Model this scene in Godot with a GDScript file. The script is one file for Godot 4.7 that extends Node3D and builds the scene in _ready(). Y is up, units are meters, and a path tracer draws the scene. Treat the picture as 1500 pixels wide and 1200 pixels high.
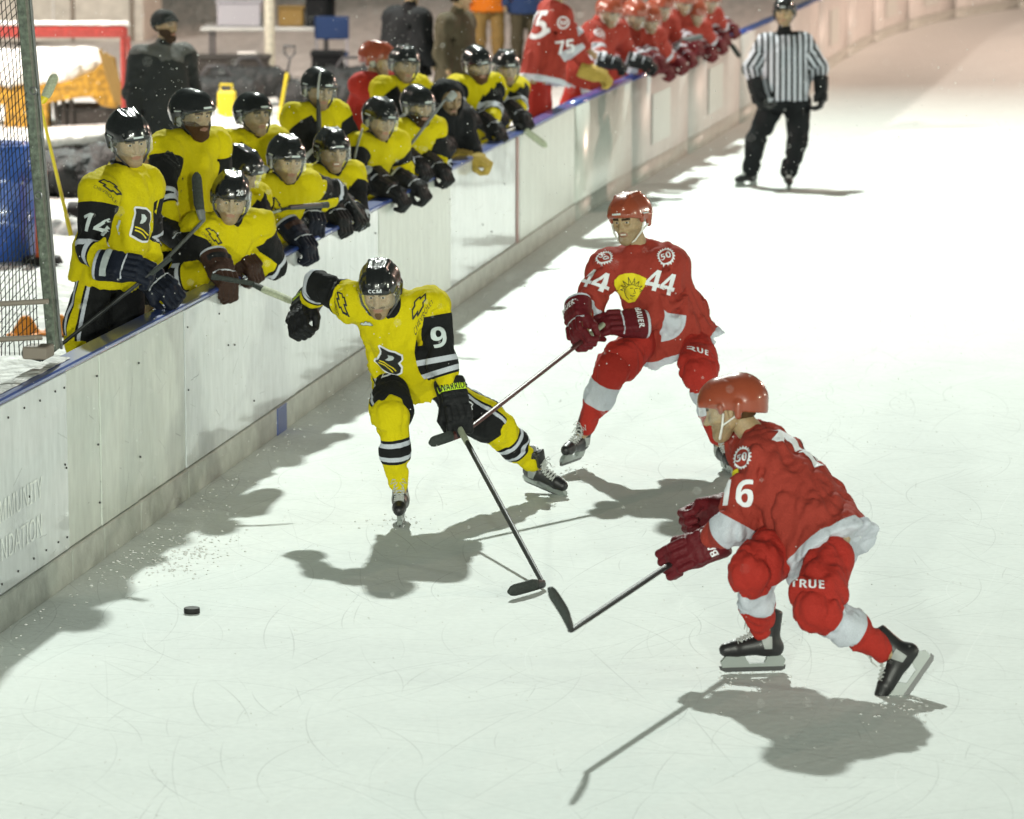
extends Node3D
# An outdoor ice rink at night: players on the ice, two benches along the boards, floodlights on poles, light snowfall.

var M := {}
var KIT := {}

func _ready() -> void:
	camera_and_sky()
	make_materials()
	floodlights()
	rink()
	surroundings()
	kit()
	people()
	sticks()
	small_things()

func lin(r: float, g: float, b: float) -> Color:
	return Color(r, g, b).linear_to_srgb()

func camera_and_sky() -> void:
	var cam := Camera3D.new()
	cam.name = "camera"
	add_child(cam)
	cam.transform = Transform3D(Basis(Vector3(0.985266, 0.000000, -0.171032), Vector3(-0.027783, 0.986718, -0.160049), Vector3(0.168760, 0.162443, 0.972179)), Vector3(0, 3.8, 0))
	cam.fov = 12.6804
	cam.near = 0.5
	cam.far = 400.0
	var ca := CameraAttributesPhysical.new()
	ca.frustum_focal_length = 108.0
	ca.frustum_focus_distance = 18.6
	ca.exposure_aperture = 2.8
	cam.attributes = ca
	cam.current = true
	var env := Environment.new()
	env.tonemap_mode = Environment.TONE_MAPPER_LINEAR
	env.tonemap_exposure = 1.0
	env.background_mode = Environment.BG_SKY
	var sm := ProceduralSkyMaterial.new()
	sm.sky_top_color = lin(0.07, 0.088, 0.074)
	sm.sky_horizon_color = lin(0.08, 0.093, 0.08)
	sm.sky_curve = 0.2
	sm.ground_horizon_color = lin(0.15, 0.16, 0.15)
	sm.ground_bottom_color = lin(0.1, 0.1, 0.1)
	sm.sun_angle_max = 0.0
	var sky := Sky.new()
	sky.sky_material = sm
	env.sky = sky
	env.background_energy_multiplier = 1.0
	env.fog_enabled = false
	env.fog_density = 0.0008
	env.fog_light_color = Color(0.93, 0.95, 0.9)
	env.sdfgi_enabled = true
	env.ssao_enabled = true
	env.ssil_enabled = true
	var we := WorldEnvironment.new()
	we.name = "environment"
	we.environment = env
	add_child(we)

# ---------------------------------------------------------------- materials
var noise_cache := {}
func noise_image(size: int, freq: float, seed: int, ridged := false, octaves := 4) -> Image:
	var n := FastNoiseLite.new()
	n.seed = seed
	n.frequency = freq
	n.fractal_octaves = octaves
	if ridged: n.fractal_type = FastNoiseLite.FRACTAL_RIDGED
	return n.get_seamless_image(size, size)

func bump(size: int, freq: float, seed: int, depth: float, ridged := false) -> ImageTexture:
	var key := "b%d_%f_%d_%f_%s" % [size, freq, seed, depth, ridged]
	if not noise_cache.has(key):
		var im := noise_image(size, freq, seed, ridged)
		im.convert(Image.FORMAT_RGBA8)
		im.bump_map_to_normal_map(depth)
		noise_cache[key] = ImageTexture.create_from_image(im)
	return noise_cache[key]

# a mottle between two greys, to multiply a colour with
func mottle(size: int, freq: float, seed: int, low: float, octaves := 5) -> ImageTexture:
	var key := "m%d_%f_%d_%f" % [size, freq, seed, low]
	if not noise_cache.has(key):
		var im := noise_image(size, freq, seed, false, octaves)
		im.convert(Image.FORMAT_L8)
		var out := Image.create(size, size, false, Image.FORMAT_RGB8)
		for y in size:
			for x in size:
				var g := low + (1.0 - low) * im.get_pixel(x, y).r
				out.set_pixel(x, y, Color(g, g, g))
		noise_cache[key] = ImageTexture.create_from_image(out)
	return noise_cache[key]

func mat(col: Color, rough := 0.6, metal := 0.0) -> StandardMaterial3D:
	var m := StandardMaterial3D.new()
	m.albedo_color = col
	m.roughness = rough
	m.metallic = metal
	return m

func cloth(col: Color, rough := 0.85) -> StandardMaterial3D:
	var m := mat(col, rough)
	m.uv1_triplanar = true
	m.uv1_scale = Vector3.ONE * 2.3
	m.albedo_texture = mottle(512, 0.17, 5, 0.74, 3)
	m.normal_enabled = true
	m.normal_texture = bump(512, 0.014, 3, 14.0, true)
	m.normal_scale = 0.4
	m.metallic_specular = 0.3
	m.rim_enabled = true
	m.rim = 0.06
	m.rim_tint = 0.6
	return m

func gloss(col: Color, rough := 0.2) -> StandardMaterial3D:
	var m := mat(col, rough)
	m.clearcoat_enabled = true
	m.clearcoat = 0.6
	m.clearcoat_roughness = 0.12
	return m

func rough_mat(col: Color, rough: float, scale: float, low := 0.7, nscale := 0.6, depth := 6.0) -> StandardMaterial3D:
	var m := mat(col, rough)
	m.uv1_triplanar = true
	m.uv1_world_triplanar = true
	m.uv1_scale = Vector3.ONE * scale
	m.albedo_texture = mottle(256, 0.02, 9, low)
	m.normal_enabled = true
	m.normal_texture = bump(512, 0.02, 4, depth)
	m.normal_scale = nscale
	return m

func make_materials() -> void:
	M.yellow = cloth(lin(0.76, 0.64, 0.004))
	M.black = cloth(lin(0.014, 0.015, 0.016))
	M.white = cloth(lin(0.66, 0.70, 0.78))
	M.red = cloth(lin(0.40, 0.052, 0.036))
	M.pants_red = cloth(lin(0.46, 0.034, 0.024), 0.8)
	M.shell_black = gloss(lin(0.012, 0.013, 0.014), 0.22)
	M.shell_red = gloss(lin(0.27, 0.055, 0.025), 0.3)
	M.glove_black = cloth(lin(0.015, 0.016, 0.018), 0.6)
	M.glove_navy = cloth(lin(0.012, 0.016, 0.03), 0.6)
	M.glove_brown = cloth(lin(0.05, 0.025, 0.018), 0.6)
	M.glove_maroon = cloth(lin(0.14, 0.012, 0.018), 0.55)
	M.palm = cloth(lin(0.42, 0.36, 0.16), 0.8)
	M.tan = cloth(lin(0.50, 0.36, 0.08), 0.8)
	M.lime = mat(lin(0.52, 0.75, 0.01), 0.5)
	M.boot = mat(lin(0.012, 0.012, 0.013), 0.45)
	M.boot_grey = mat(lin(0.28, 0.30, 0.29), 0.5)
	M.holder = mat(lin(0.25, 0.28, 0.265), 0.4)
	M.runner = mat(lin(0.05, 0.052, 0.052), 0.4)
	M.steel = mat(lin(0.16, 0.165, 0.165), 0.35, 0.6)
	M.lace = cloth(lin(0.6, 0.62, 0.6))
	M.skin = [skin(0.42, 0.30, 0.165), skin(0.36, 0.255, 0.14), skin(0.46, 0.33, 0.19)]
	M.stubble = [skin(0.33, 0.235, 0.13), skin(0.28, 0.195, 0.11), skin(0.37, 0.265, 0.15)]
	M.hair = [cloth(lin(0.05, 0.03, 0.018)), cloth(lin(0.10, 0.05, 0.02)), cloth(lin(0.16, 0.10, 0.05))]
	M.eye = mat(lin(0.42, 0.38, 0.34), 0.3)
	M.iris = mat(lin(0.02, 0.02, 0.02), 0.15)
	M.lips = mat(lin(0.28, 0.14, 0.09), 0.5)
	M.teeth = mat(lin(0.6, 0.57, 0.5), 0.3)
	var v := mat(Color(0.9, 0.95, 0.92, 0.03), 0.03)
	v.transparency = BaseMaterial3D.TRANSPARENCY_ALPHA
	v.cull_mode = BaseMaterial3D.CULL_DISABLED
	v.metallic_specular = 0.35
	M.visor = v
	var ep := mat(Color(0.85, 0.88, 0.84, 0.4), 0.15)
	ep.transparency = BaseMaterial3D.TRANSPARENCY_ALPHA
	M.clear_plastic = ep
	M.strap_white = mat(lin(0.75, 0.75, 0.72), 0.6)
	M.strap_black = mat(lin(0.03, 0.03, 0.03), 0.6)
	M.shaft_black = mat(lin(0.02, 0.022, 0.022), 0.55)
	M.shaft_grey = mat(lin(0.11, 0.12, 0.12), 0.5)
	M.shaft_red = mat(lin(0.075, 0.02, 0.018), 0.5)
	M.tape_dark = rough_mat(lin(0.05, 0.06, 0.055), 0.9, 12.0)
	M.tape_white = rough_mat(lin(0.55, 0.60, 0.44), 0.9, 12.0)
	M.rubber = rough_mat(lin(0.012, 0.012, 0.012), 0.75, 14.0)
	M.print_grey = mat(lin(0.52, 0.58, 0.58), 0.7)
	M.print_white = mat(lin(0.72, 0.74, 0.78), 0.7)
	M.print_black = mat(lin(0.014, 0.015, 0.015), 0.75)
	M.print_yellow = mat(lin(0.74, 0.62, 0.01), 0.75)
	M.coat_dark = cloth(lin(0.03, 0.034, 0.034))
	M.coat_grey = cloth(lin(0.14, 0.145, 0.14))
	M.coat_black = cloth(lin(0.014, 0.016, 0.018))
	M.jeans = cloth(lin(0.06, 0.075, 0.14))
	M.khaki = cloth(lin(0.30, 0.2, 0.07))
	M.olive = cloth(lin(0.09, 0.08, 0.05))
	M.orange = cloth(lin(0.75, 0.2, 0.015))
	M.blue_cloth = cloth(lin(0.03, 0.06, 0.16))
	M.snow = snow_mat()
	M.ice = ice_mat()
	M.board = board_mat(lin(0.66, 0.70, 0.645), 0.3, 21)
	M.board_clear = board_mat(lin(0.72, 0.76, 0.77), 0.09, 22)
	M.board_back = board_mat(lin(0.62, 0.615, 0.59), 0.5, 23)
	M.kick = rough_mat(lin(0.50, 0.525, 0.48), 0.5, 0.9, 0.82, 0.3)
	M.cap_blue = gloss(lin(0.03, 0.07, 0.30), 0.3)
	M.ghost = mat(lin(0.84, 0.87, 0.84), 0.07)
	M.ghost_grey = mat(lin(0.5, 0.53, 0.5), 0.4)
	M.screw = mat(lin(0.03, 0.03, 0.03), 0.5)
	M.post_green = rough_mat(lin(0.15, 0.19, 0.14), 0.5, 5.0, 0.5)
	M.cord = mat(lin(0.012, 0.014, 0.012), 0.8)
	M.machine_yellow = rough_mat(lin(0.62, 0.33, 0.015), 0.5, 2.0, 0.5)
	M.machine_dark = rough_mat(lin(0.04, 0.035, 0.03), 0.7, 3.0)
	M.goal_red = rough_mat(lin(0.42, 0.04, 0.03), 0.5, 3.0)
	M.tarp = rough_mat(lin(0.02, 0.023, 0.024), 0.6, 2.0, 0.5, 1.0, 16.0)
	M.barrel_blue = gloss(lin(0.03, 0.10, 0.42), 0.35)
	M.cone_orange = mat(lin(0.75, 0.12, 0.02), 0.5)
	M.cone_amber = mat(lin(0.78, 0.27, 0.03), 0.5)
	M.line_red = mat(lin(0.26, 0.12, 0.10), 0.4)
	M.wall = rough_mat(lin(0.62, 0.60, 0.54), 0.8, 0.8, 0.85)
	M.trim = mat(lin(0.2, 0.17, 0.14), 0.7)
	M.plastic_grey = mat(lin(0.32, 0.32, 0.36), 0.5)
	M.plastic_white = mat(lin(0.7, 0.7, 0.68), 0.5)
	M.table_top = mat(lin(0.45, 0.46, 0.45), 0.5)
	M.metal_dark = mat(lin(0.05, 0.05, 0.055), 0.5)
	M.pole_white = rough_mat(lin(0.68, 0.66, 0.54), 0.5, 3.0, 0.7)
	M.handle_yellow = mat(lin(0.75, 0.6, 0.02), 0.45)
	M.lamp_body = mat(lin(0.1, 0.1, 0.1), 0.5)

func skin(r: float, g: float, b: float) -> StandardMaterial3D:
	var m := mat(lin(r, g, b), 0.55)
	m.subsurf_scatter_enabled = true
	m.subsurf_scatter_strength = 0.12
	m.uv1_triplanar = true
	m.uv1_scale = Vector3.ONE * 9.0
	m.albedo_texture = mottle(256, 0.03, 6, 0.82)
	return m

func snow_mat() -> StandardMaterial3D:
	var m := mat(lin(0.80, 0.80, 0.78), 0.9)
	m.uv1_triplanar = true
	m.uv1_world_triplanar = true
	m.uv1_scale = Vector3.ONE * 0.5
	m.albedo_texture = mottle(512, 0.012, 12, 0.86)
	m.normal_enabled = true
	m.normal_texture = bump(512, 0.02, 13, 14.0)
	m.normal_scale = 1.0
	return m

# skated ice: clouding, hairline cuts in long arcs, frost where it is scraped
func ice_mat() -> StandardMaterial3D:
	var size := 1024
	var rng := RandomNumberGenerator.new()
	rng.seed = 77
	var base := noise_image(1024, 0.006, 31, false, 6)
	base.convert(Image.FORMAT_L8)
	var fine := noise_image(512, 0.06, 32, false, 3)
	fine.convert(Image.FORMAT_L8)
	var im := Image.create(size, size, false, Image.FORMAT_RGB8)
	for y in size:
		for x in size:
			var g := 0.955 + 0.025 * base.get_pixel(x, y).r + 0.03 * (fine.get_pixel(x & 511, y & 511).r - 0.5)
			im.set_pixel(x, y, Color(g * 0.99, g, g * 0.995))
	for k in 460:
		var p := Vector2(rng.randf() * size, rng.randf() * size)
		var an := rng.randf() * TAU
		var bend := rng.randf_range(-0.004, 0.004)
		var n := rng.randi_range(40, 400)
		var tone := rng.randf_range(-0.16, 0.05)
		for s in n:
			p += Vector2(cos(an), sin(an))
			an += bend
			var x := posmod(int(p.x), size)
			var y := posmod(int(p.y), size)
			var c := im.get_pixel(x, y)
			var f := 1.0 + tone * sin(PI * s / n)
			im.set_pixel(x, y, Color(minf(c.r * f, 1.0), minf(c.g * f, 1.0), minf(c.b * f, 1.0)))
	for k in 60:
		var x0 := rng.randi_range(0, size - 4)
		var y0 := rng.randi_range(0, size - 4)
		var g := rng.randf_range(0.62, 0.85)
		im.set_pixel(x0, y0, Color(g, g, g))
		im.set_pixel(x0 + 1, y0, Color(g, g, g))
	var m := mat(lin(0.80, 0.825, 0.815), 0.7)
	m.albedo_texture = ImageTexture.create_from_image(im)
	m.uv1_triplanar = true
	m.uv1_world_triplanar = true
	m.uv1_scale = Vector3.ONE * 0.28
	m.normal_enabled = true
	m.normal_texture = bump(1024, 0.05, 33, 5.0)
	m.normal_scale = 0.1
	m.metallic_specular = 0.2
	return m

# worn plastic facing: rubbed streaks that run down, puck marks
func board_mat(col: Color, rough: float, seed: int) -> StandardMaterial3D:
	var size := 512
	var rng := RandomNumberGenerator.new()
	rng.seed = seed
	var a := noise_image(size, 0.02, seed, false, 4)
	a.convert(Image.FORMAT_L8)
	var im := Image.create(size, size, false, Image.FORMAT_RGB8)
	for y in size:
		for x in size:
			var g := 0.84 + 0.16 * (0.5 * a.get_pixel(x, y / 9).r + 0.5 * a.get_pixel((x * 3) & 511, y).r)
			im.set_pixel(x, y, Color(g, g, g))
	for k in 60:
		var p := Vector2(rng.randf() * size, rng.randf() * size)
		var an := rng.randf_range(-0.6, 0.6) + (PI * 0.5 if rng.randf() < 0.3 else 0.0)
		var tone := rng.randf_range(0.72, 0.96)
		for s in rng.randi_range(3, 40):
			p += Vector2(cos(an), sin(an))
			var x := posmod(int(p.x), size)
			var y := posmod(int(p.y), size)
			im.set_pixel(x, y, im.get_pixel(x, y) * tone)
	var m := mat(col, rough)
	m.albedo_texture = ImageTexture.create_from_image(im)
	m.uv1_triplanar = true
	m.uv1_world_triplanar = true
	m.uv1_scale = Vector3.ONE * 0.45
	m.normal_enabled = true
	m.normal_texture = bump(512, 0.008, 40, 4.0)
	m.normal_scale = 0.12
	return m

# ---------------------------------------------------------------- floodlights
func floodlight(label: String, base: Vector3, head: Vector3, target: Vector3, size: Vector2, energy: float, color: Color) -> void:
	var t := thing("floodlight_pole", label, "floodlight", base)
	var st := tool()
	tube(st, [Vector3.ZERO, Vector3(0, head.y - base.y + 0.3, 0)], [0.07, 0.05], 14)
	part("pole", done(st, M.pole_white), t)
	var top := Vector3(0, head.y - base.y, 0)
	var hl := head - base
	var bs := Basis.looking_at(target - head, Vector3.UP)
	st = tool()
	tube(st, [top, hl - bs * Vector3(0, 0, -0.18)], [0.03, 0.03], 8)
	part("arm", done(st, M.pole_white), t)
	st = tool()
	box(st, hl + bs * Vector3(0, 0, 0.11), Vector3(size.x + 0.12, size.y + 0.12, 0.16), bs, 0.02)
	part("housing", done(st, M.lamp_body), t)
	st = tool()
	box(st, hl + bs * Vector3(0, 0, 0.02), Vector3(size.x, size.y, 0.012), bs, 0.003)
	var g := mat(Color.WHITE, 0.4)
	g.emission_enabled = true
	g.emission = color
	g.emission_energy_multiplier = 6.0
	part("lens", done(st, g), t)
	var al := AreaLight3D.new()
	al.name = "lamp"
	al.area_size = size
	al.light_color = color
	al.light_energy = energy
	al.set("area_range", 150.0)
	al.set("area_attenuation", 2.0)
	al.area_normalize_energy = true
	al.shadow_enabled = true
	t.add_child(al)
	al.transform = Transform3D(bs, hl)

func floodlights() -> void:
	floodlight("tall white floodlight pole standing behind the players bench", Vector3(-11.2, 0.15, -46.3), Vector3(-10.0, 20.5, -44.5), Vector3(0.0, 10.0, 0.0), Vector2(0.7, 0.5), 1600.0, Color(0.968, 1.0, 0.965))
	floodlight("floodlight pole at the near end of the rink on the bench side", Vector3(-3.0, 0.0, 15.0), Vector3(-3.0, 5.4, 14.0), Vector3(-4.0, 0.8, -22.0), Vector2(0.7, 0.5), 430.0, Color(0.98, 1.0, 0.94))
	floodlight("floodlight pole at the near end of the rink on the far side", Vector3(6.0, 0.0, 15.0), Vector3(6.0, 5.4, 14.0), Vector3(-4.0, 0.8, -24.0), Vector2(0.7, 0.5), 430.0, Color(0.98, 1.0, 0.94))
	floodlight("added fill floodlight pole across the ice opposite the yellow bench", Vector3(27.0, 0.0, -14.0), Vector3(26.0, 6.5, -14.0), Vector3(-5.2, 0.6, -20.0), Vector2(0.7, 0.5), 155.0, Color(0.97, 1.0, 0.9))  # unseen fill lamp, added to brighten the face of the boards
	floodlight("added fill floodlight pole across the ice opposite the red bench", Vector3(27.0, 0.0, -36.0), Vector3(26.0, 6.5, -36.0), Vector3(-5.2, 0.6, -32.0), Vector2(0.7, 0.5), 155.0, Color(1.0, 0.97, 0.9))  # second added fill lamp, out of view, lifts the boards further along
	floodlight("floodlight pole with warm light at the far end of the ice", Vector3(13.0, 0.0, -58.0), Vector3(12.0, 10.0, -58.0), Vector3(-4.0, 0.0, -56.0), Vector2(0.7, 0.5), 450.0, Color(1.0, 0.84, 0.76))
	floodlight("floodlight pole lighting the snowy yard behind the bench", Vector3(-18.6, 0.15, -33.2), Vector3(-18.0, 9.0, -34.0), Vector3(-14.0, 0.3, -46.0), Vector2(0.7, 0.5), 430.0, Color(1.0, 0.93, 0.88))

# ---------------------------------------------------------------- sculpting: smooth unions of tapered capsules, meshed as surface nets
# an op is [0, a, b, ra, rb, blend, (side, stretch)] to add, [1, a, b, ra, rb, blend] to carve, [2, point, normal] to cut off
static func sculpt(ops: Array, cell: float, fold: float = 0.0, freq: float = 7.0, seed: int = 1) -> Array:
	var lo := Vector3(1e9, 1e9, 1e9)
	var hi := -lo
	for op in ops:
		if op[0] == 0:
			var r: float = maxf(op[3], op[4])
			if op.size() > 6:
				r *= maxf(op[7], 1.0)
			var rr := Vector3(r, r, r)
			lo = lo.min(op[1] - rr).min(op[2] - rr)
			hi = hi.max(op[1] + rr).max(op[2] + rr)
	var pad := Vector3.ONE * (cell * 4.0 + fold)
	lo -= pad
	hi += pad
	var nx := int((hi.x - lo.x) / cell) + 2
	var ny := int((hi.y - lo.y) / cell) + 2
	var nz := int((hi.z - lo.z) / cell) + 2
	var v := PackedFloat32Array()
	v.resize(nx * ny * nz)
	v.fill(9.0)
	for op in ops:
		if op[0] == 2:
			var pt: Vector3 = op[1]
			var nn: Vector3 = op[2]
			for iz in nz:
				for iy in ny:
					var i := nx * (iy + ny * iz)
					var w := (lo + Vector3(0, iy, iz) * cell - pt).dot(nn)
					var dw := nn.x * cell
					for ix in nx:
						if v[i] < w:
							v[i] = w
						w += dw
						i += 1
			continue
		var a: Vector3 = op[1]
		var b: Vector3 = op[2]
		var ra: float = op[3]
		var rb: float = op[4]
		var k: float = op[5]
		var side := Vector3.ZERO
		var sq := 0.0
		var reach := maxf(ra, rb)
		if op.size() > 6:
			side = op[6]
			sq = 1.0 / op[7] - 1.0
			reach *= maxf(op[7], 1.0)
		reach += k * 0.6 + cell * 3.0
		var ba := b - a
		ba += side * (side.dot(ba) * sq)
		var inv := 1.0 / maxf(ba.length_squared(), 1e-9)
		var dr := rb - ra
		var l0 := ((a.min(b) - Vector3.ONE * reach - lo) / cell).floor()
		var h0 := ((a.max(b) + Vector3.ONE * reach - lo) / cell).ceil()
		var x0 := maxi(int(l0.x), 0)
		var x1 := mini(int(h0.x), nx - 1)
		var add: bool = op[0] == 0
		var squashed := sq != 0.0
		for iz in range(maxi(int(l0.z), 0), mini(int(h0.z), nz - 1) + 1):
			for iy in range(maxi(int(l0.y), 0), mini(int(h0.y), ny - 1) + 1):
				var i := x0 + nx * (iy + ny * iz)
				var pa := lo + Vector3(x0, iy, iz) * cell - a
				for ix in range(x0, x1 + 1):
					var q := pa
					if squashed:
						q += side * (side.dot(pa) * sq)
					var h := clampf(q.dot(ba) * inv, 0.0, 1.0)
					var d := (q - ba * h).length() - ra - dr * h
					var o := v[i]
					if add:
						var e := k - absf(d - o)
						d = minf(d, o)
						if e > 0.0:
							d -= e * e / (4.0 * k)
						v[i] = d
					else:
						d = -d
						var e := k - absf(d - o)
						d = maxf(d, o)
						if e > 0.0:
							d += e * e / (4.0 * k)
						v[i] = d
					pa.x += cell
					i += 1
	var near := cell * 3.2 + fold
	if fold > 0.0:
		var ns := FastNoiseLite.new()
		ns.seed = seed
		ns.frequency = freq
		ns.noise_type = FastNoiseLite.TYPE_SIMPLEX_SMOOTH
		ns.fractal_type = FastNoiseLite.FRACTAL_RIDGED
		ns.fractal_octaves = 2
		var i := 0
		for iz in nz:
			for iy in ny:
				for ix in nx:
					if absf(v[i]) < near:
						v[i] += fold * ns.get_noise_3d(lo.x + ix * cell, (lo.y + iy * cell) * 0.42, lo.z + iz * cell)
					i += 1
	var at := PackedInt32Array()
	at.resize(nx * ny * nz)
	at.fill(-1)
	var verts := PackedVector3Array()
	var idx := PackedInt32Array()
	var sy := nx
	var sz := nx * ny
	for iz in range(1, nz - 1):
		for iy in range(1, ny - 1):
			var i := 1 + nx * (iy + ny * iz)
			for ix in range(1, nx - 1):
				var c0 := v[i]
				if absf(c0) < near:
					var c1 := v[i + 1]
					var c2 := v[i + sy]
					var c3 := v[i + sy + 1]
					var c4 := v[i + sz]
					var c5 := v[i + sz + 1]
					var c6 := v[i + sz + sy]
					var c7 := v[i + sz + sy + 1]
					var m := int(c0 < 0) + int(c1 < 0) + int(c2 < 0) + int(c3 < 0) + int(c4 < 0) + int(c5 < 0) + int(c6 < 0) + int(c7 < 0)
					if m > 0 and m < 8:
						var s := Vector3.ZERO
						var n := 0
						if (c0 < 0) != (c1 < 0): s += Vector3(c0 / (c0 - c1), 0, 0); n += 1
						if (c2 < 0) != (c3 < 0): s += Vector3(c2 / (c2 - c3), 1, 0); n += 1
						if (c4 < 0) != (c5 < 0): s += Vector3(c4 / (c4 - c5), 0, 1); n += 1
						if (c6 < 0) != (c7 < 0): s += Vector3(c6 / (c6 - c7), 1, 1); n += 1
						if (c0 < 0) != (c2 < 0): s += Vector3(0, c0 / (c0 - c2), 0); n += 1
						if (c1 < 0) != (c3 < 0): s += Vector3(1, c1 / (c1 - c3), 0); n += 1
						if (c4 < 0) != (c6 < 0): s += Vector3(0, c4 / (c4 - c6), 1); n += 1
						if (c5 < 0) != (c7 < 0): s += Vector3(1, c5 / (c5 - c7), 1); n += 1
						if (c0 < 0) != (c4 < 0): s += Vector3(0, 0, c0 / (c0 - c4)); n += 1
						if (c1 < 0) != (c5 < 0): s += Vector3(1, 0, c1 / (c1 - c5)); n += 1
						if (c2 < 0) != (c6 < 0): s += Vector3(0, 1, c2 / (c2 - c6)); n += 1
						if (c3 < 0) != (c7 < 0): s += Vector3(1, 1, c3 / (c3 - c7)); n += 1
						at[i] = verts.size()
						verts.append(lo + (Vector3(ix, iy, iz) + s / n) * cell)
						var f := c0 < 0
						var q := at[i]
						if f != (c1 < 0):
							quad(idx, q, at[i - sy], at[i - sy - sz], at[i - sz], f)
						if f != (c2 < 0):
							quad(idx, q, at[i - sz], at[i - sz - 1], at[i - 1], f)
						if f != (c4 < 0):
							quad(idx, q, at[i - 1], at[i - 1 - sy], at[i - sy], f)
				i += 1
	return [verts, smooth_normals(verts, idx), idx]

static func quad(idx: PackedInt32Array, a: int, b: int, c: int, d: int, f: bool) -> void:
	if b < 0 or c < 0 or d < 0:
		return
	if f:
		idx.append_array([a, c, b, a, d, c])
	else:
		idx.append_array([a, b, c, a, c, d])

static func smooth_normals(verts: PackedVector3Array, idx: PackedInt32Array) -> PackedVector3Array:
	var ns := PackedVector3Array()
	ns.resize(verts.size())
	for t in range(0, idx.size(), 3):
		var a := idx[t]
		var b := idx[t + 1]
		var c := idx[t + 2]
		var n := (verts[c] - verts[a]).cross(verts[b] - verts[a])
		ns[a] += n
		ns[b] += n
		ns[c] += n
	for i in ns.size():
		ns[i] = ns[i].normalized()
	return ns

# splits a mesh into the dyed areas that fn(point, normal) tells apart; triangles on a border are divided so that its line is clean
static func dye(m: Array, fn: Callable, depth: int) -> Dictionary:
	var verts: PackedVector3Array = m[0]
	var ns: PackedVector3Array = m[1]
	var idx: PackedInt32Array = m[2]
	var reg := PackedInt32Array()
	reg.resize(verts.size())
	for i in verts.size():
		reg[i] = fn.call(verts[i], ns[i])
	var out := {}
	var maps := {}
	for t in range(0, idx.size(), 3):
		var a := idx[t]
		var b := idx[t + 1]
		var c := idx[t + 2]
		var r := reg[a]
		if r == reg[b] and r == reg[c]:
			if not out.has(r):
				out[r] = [PackedVector3Array(), PackedVector3Array(), PackedInt32Array()]
				maps[r] = {}
			var o: Array = out[r]
			var mp: Dictionary = maps[r]
			for k: int in [a, b, c]:
				var j: int = mp.get(k, -1)
				if j < 0:
					j = o[0].size()
					mp[k] = j
					o[0].append(verts[k])
					o[1].append(ns[k])
				o[2].append(j)
		else:
			split(out, maps, fn, depth, verts[a], verts[b], verts[c], ns[a], ns[b], ns[c], r, reg[b], reg[c])
	return out

static func split(out: Dictionary, maps: Dictionary, fn: Callable, depth: int, a: Vector3, b: Vector3, c: Vector3, na: Vector3, nb: Vector3, nc: Vector3, ra: int, rb: int, rc: int) -> void:
	if depth == 0 or (ra == rb and rb == rc):
		var r := ra
		if ra != rb or rb != rc:
			r = fn.call((a + b + c) / 3.0, (na + nb + nc).normalized())
		if not out.has(r):
			out[r] = [PackedVector3Array(), PackedVector3Array(), PackedInt32Array()]
			maps[r] = {}
		var o: Array = out[r]
		var j: int = o[0].size()
		o[0].append_array([a, b, c])
		o[1].append_array([na, nb, nc])
		o[2].append_array([j, j + 1, j + 2])
		return
	var ab := (a + b) * 0.5
	var bc := (b + c) * 0.5
	var ca := (c + a) * 0.5
	var nab := (na + nb).normalized()
	var nbc := (nb + nc).normalized()
	var nca := (nc + na).normalized()
	var r0: int = fn.call(ab, nab)
	var r1: int = fn.call(bc, nbc)
	var r2: int = fn.call(ca, nca)
	split(out, maps, fn, depth - 1, a, ab, ca, na, nab, nca, ra, r0, r2)
	split(out, maps, fn, depth - 1, ab, b, bc, nab, nb, nbc, r0, rb, r1)
	split(out, maps, fn, depth - 1, ca, bc, c, nca, nbc, nc, r2, r1, rc)
	split(out, maps, fn, depth - 1, ab, bc, ca, nab, nbc, nca, r0, r1, r2)

static func mirrored(reg: Dictionary) -> Dictionary:
	var out := {}
	for r in reg:
		var v: PackedVector3Array = reg[r][0].duplicate()
		var n: PackedVector3Array = reg[r][1].duplicate()
		var x: PackedInt32Array = reg[r][2].duplicate()
		for i in v.size():
			v[i].x = -v[i].x
			n[i].x = -n[i].x
		for t in range(0, x.size(), 3):
			var s := x[t]
			x[t] = x[t + 1]
			x[t + 1] = s
		out[r] = [v, n, x]
	return out

func to_mesh(reg: Dictionary, paints: Array) -> ArrayMesh:
	var am := ArrayMesh.new()
	var keys := reg.keys()
	keys.sort()
	for r in keys:
		var arr := []
		arr.resize(Mesh.ARRAY_MAX)
		arr[Mesh.ARRAY_VERTEX] = reg[r][0]
		arr[Mesh.ARRAY_NORMAL] = reg[r][1]
		arr[Mesh.ARRAY_INDEX] = reg[r][2]
		am.add_surface_from_arrays(Mesh.PRIMITIVE_TRIANGLES, arr)
		am.surface_set_material(am.get_surface_count() - 1, paints[r])
	return am

# runs the callables on all cores and returns what they return, in order
func in_parallel(jobs: Array) -> Array:
	var results := []
	results.resize(jobs.size())
	var lock := Mutex.new()
	var work := func(i: int) -> void:
		var got = jobs[i].call()
		lock.lock()
		results[i] = got
		lock.unlock()
	var id := WorkerThreadPool.add_group_task(work, jobs.size())
	WorkerThreadPool.wait_for_group_task_completion(id)
	return results

# ---------------------------------------------------------------- things and parts
var taken := {}
func numbered(called: String) -> String:
	var n: int = taken.get(called, -1) + 1
	taken[called] = n
	return called if n == 0 else "%s_%03d" % [called, n]

func tag(o: Node, label: String, category: String, group := "", kind := "") -> void:
	if label: o.set_meta("label", label)
	if category: o.set_meta("category", category)
	if group: o.set_meta("group", group)
	if kind: o.set_meta("kind", kind)

func thing(called: String, label: String, category: String, at := Vector3.ZERO, group := "") -> Node3D:
	var o := Node3D.new()
	o.name = numbered(called)
	add_child(o)
	o.position = at
	tag(o, label, category, group)
	return o

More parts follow.
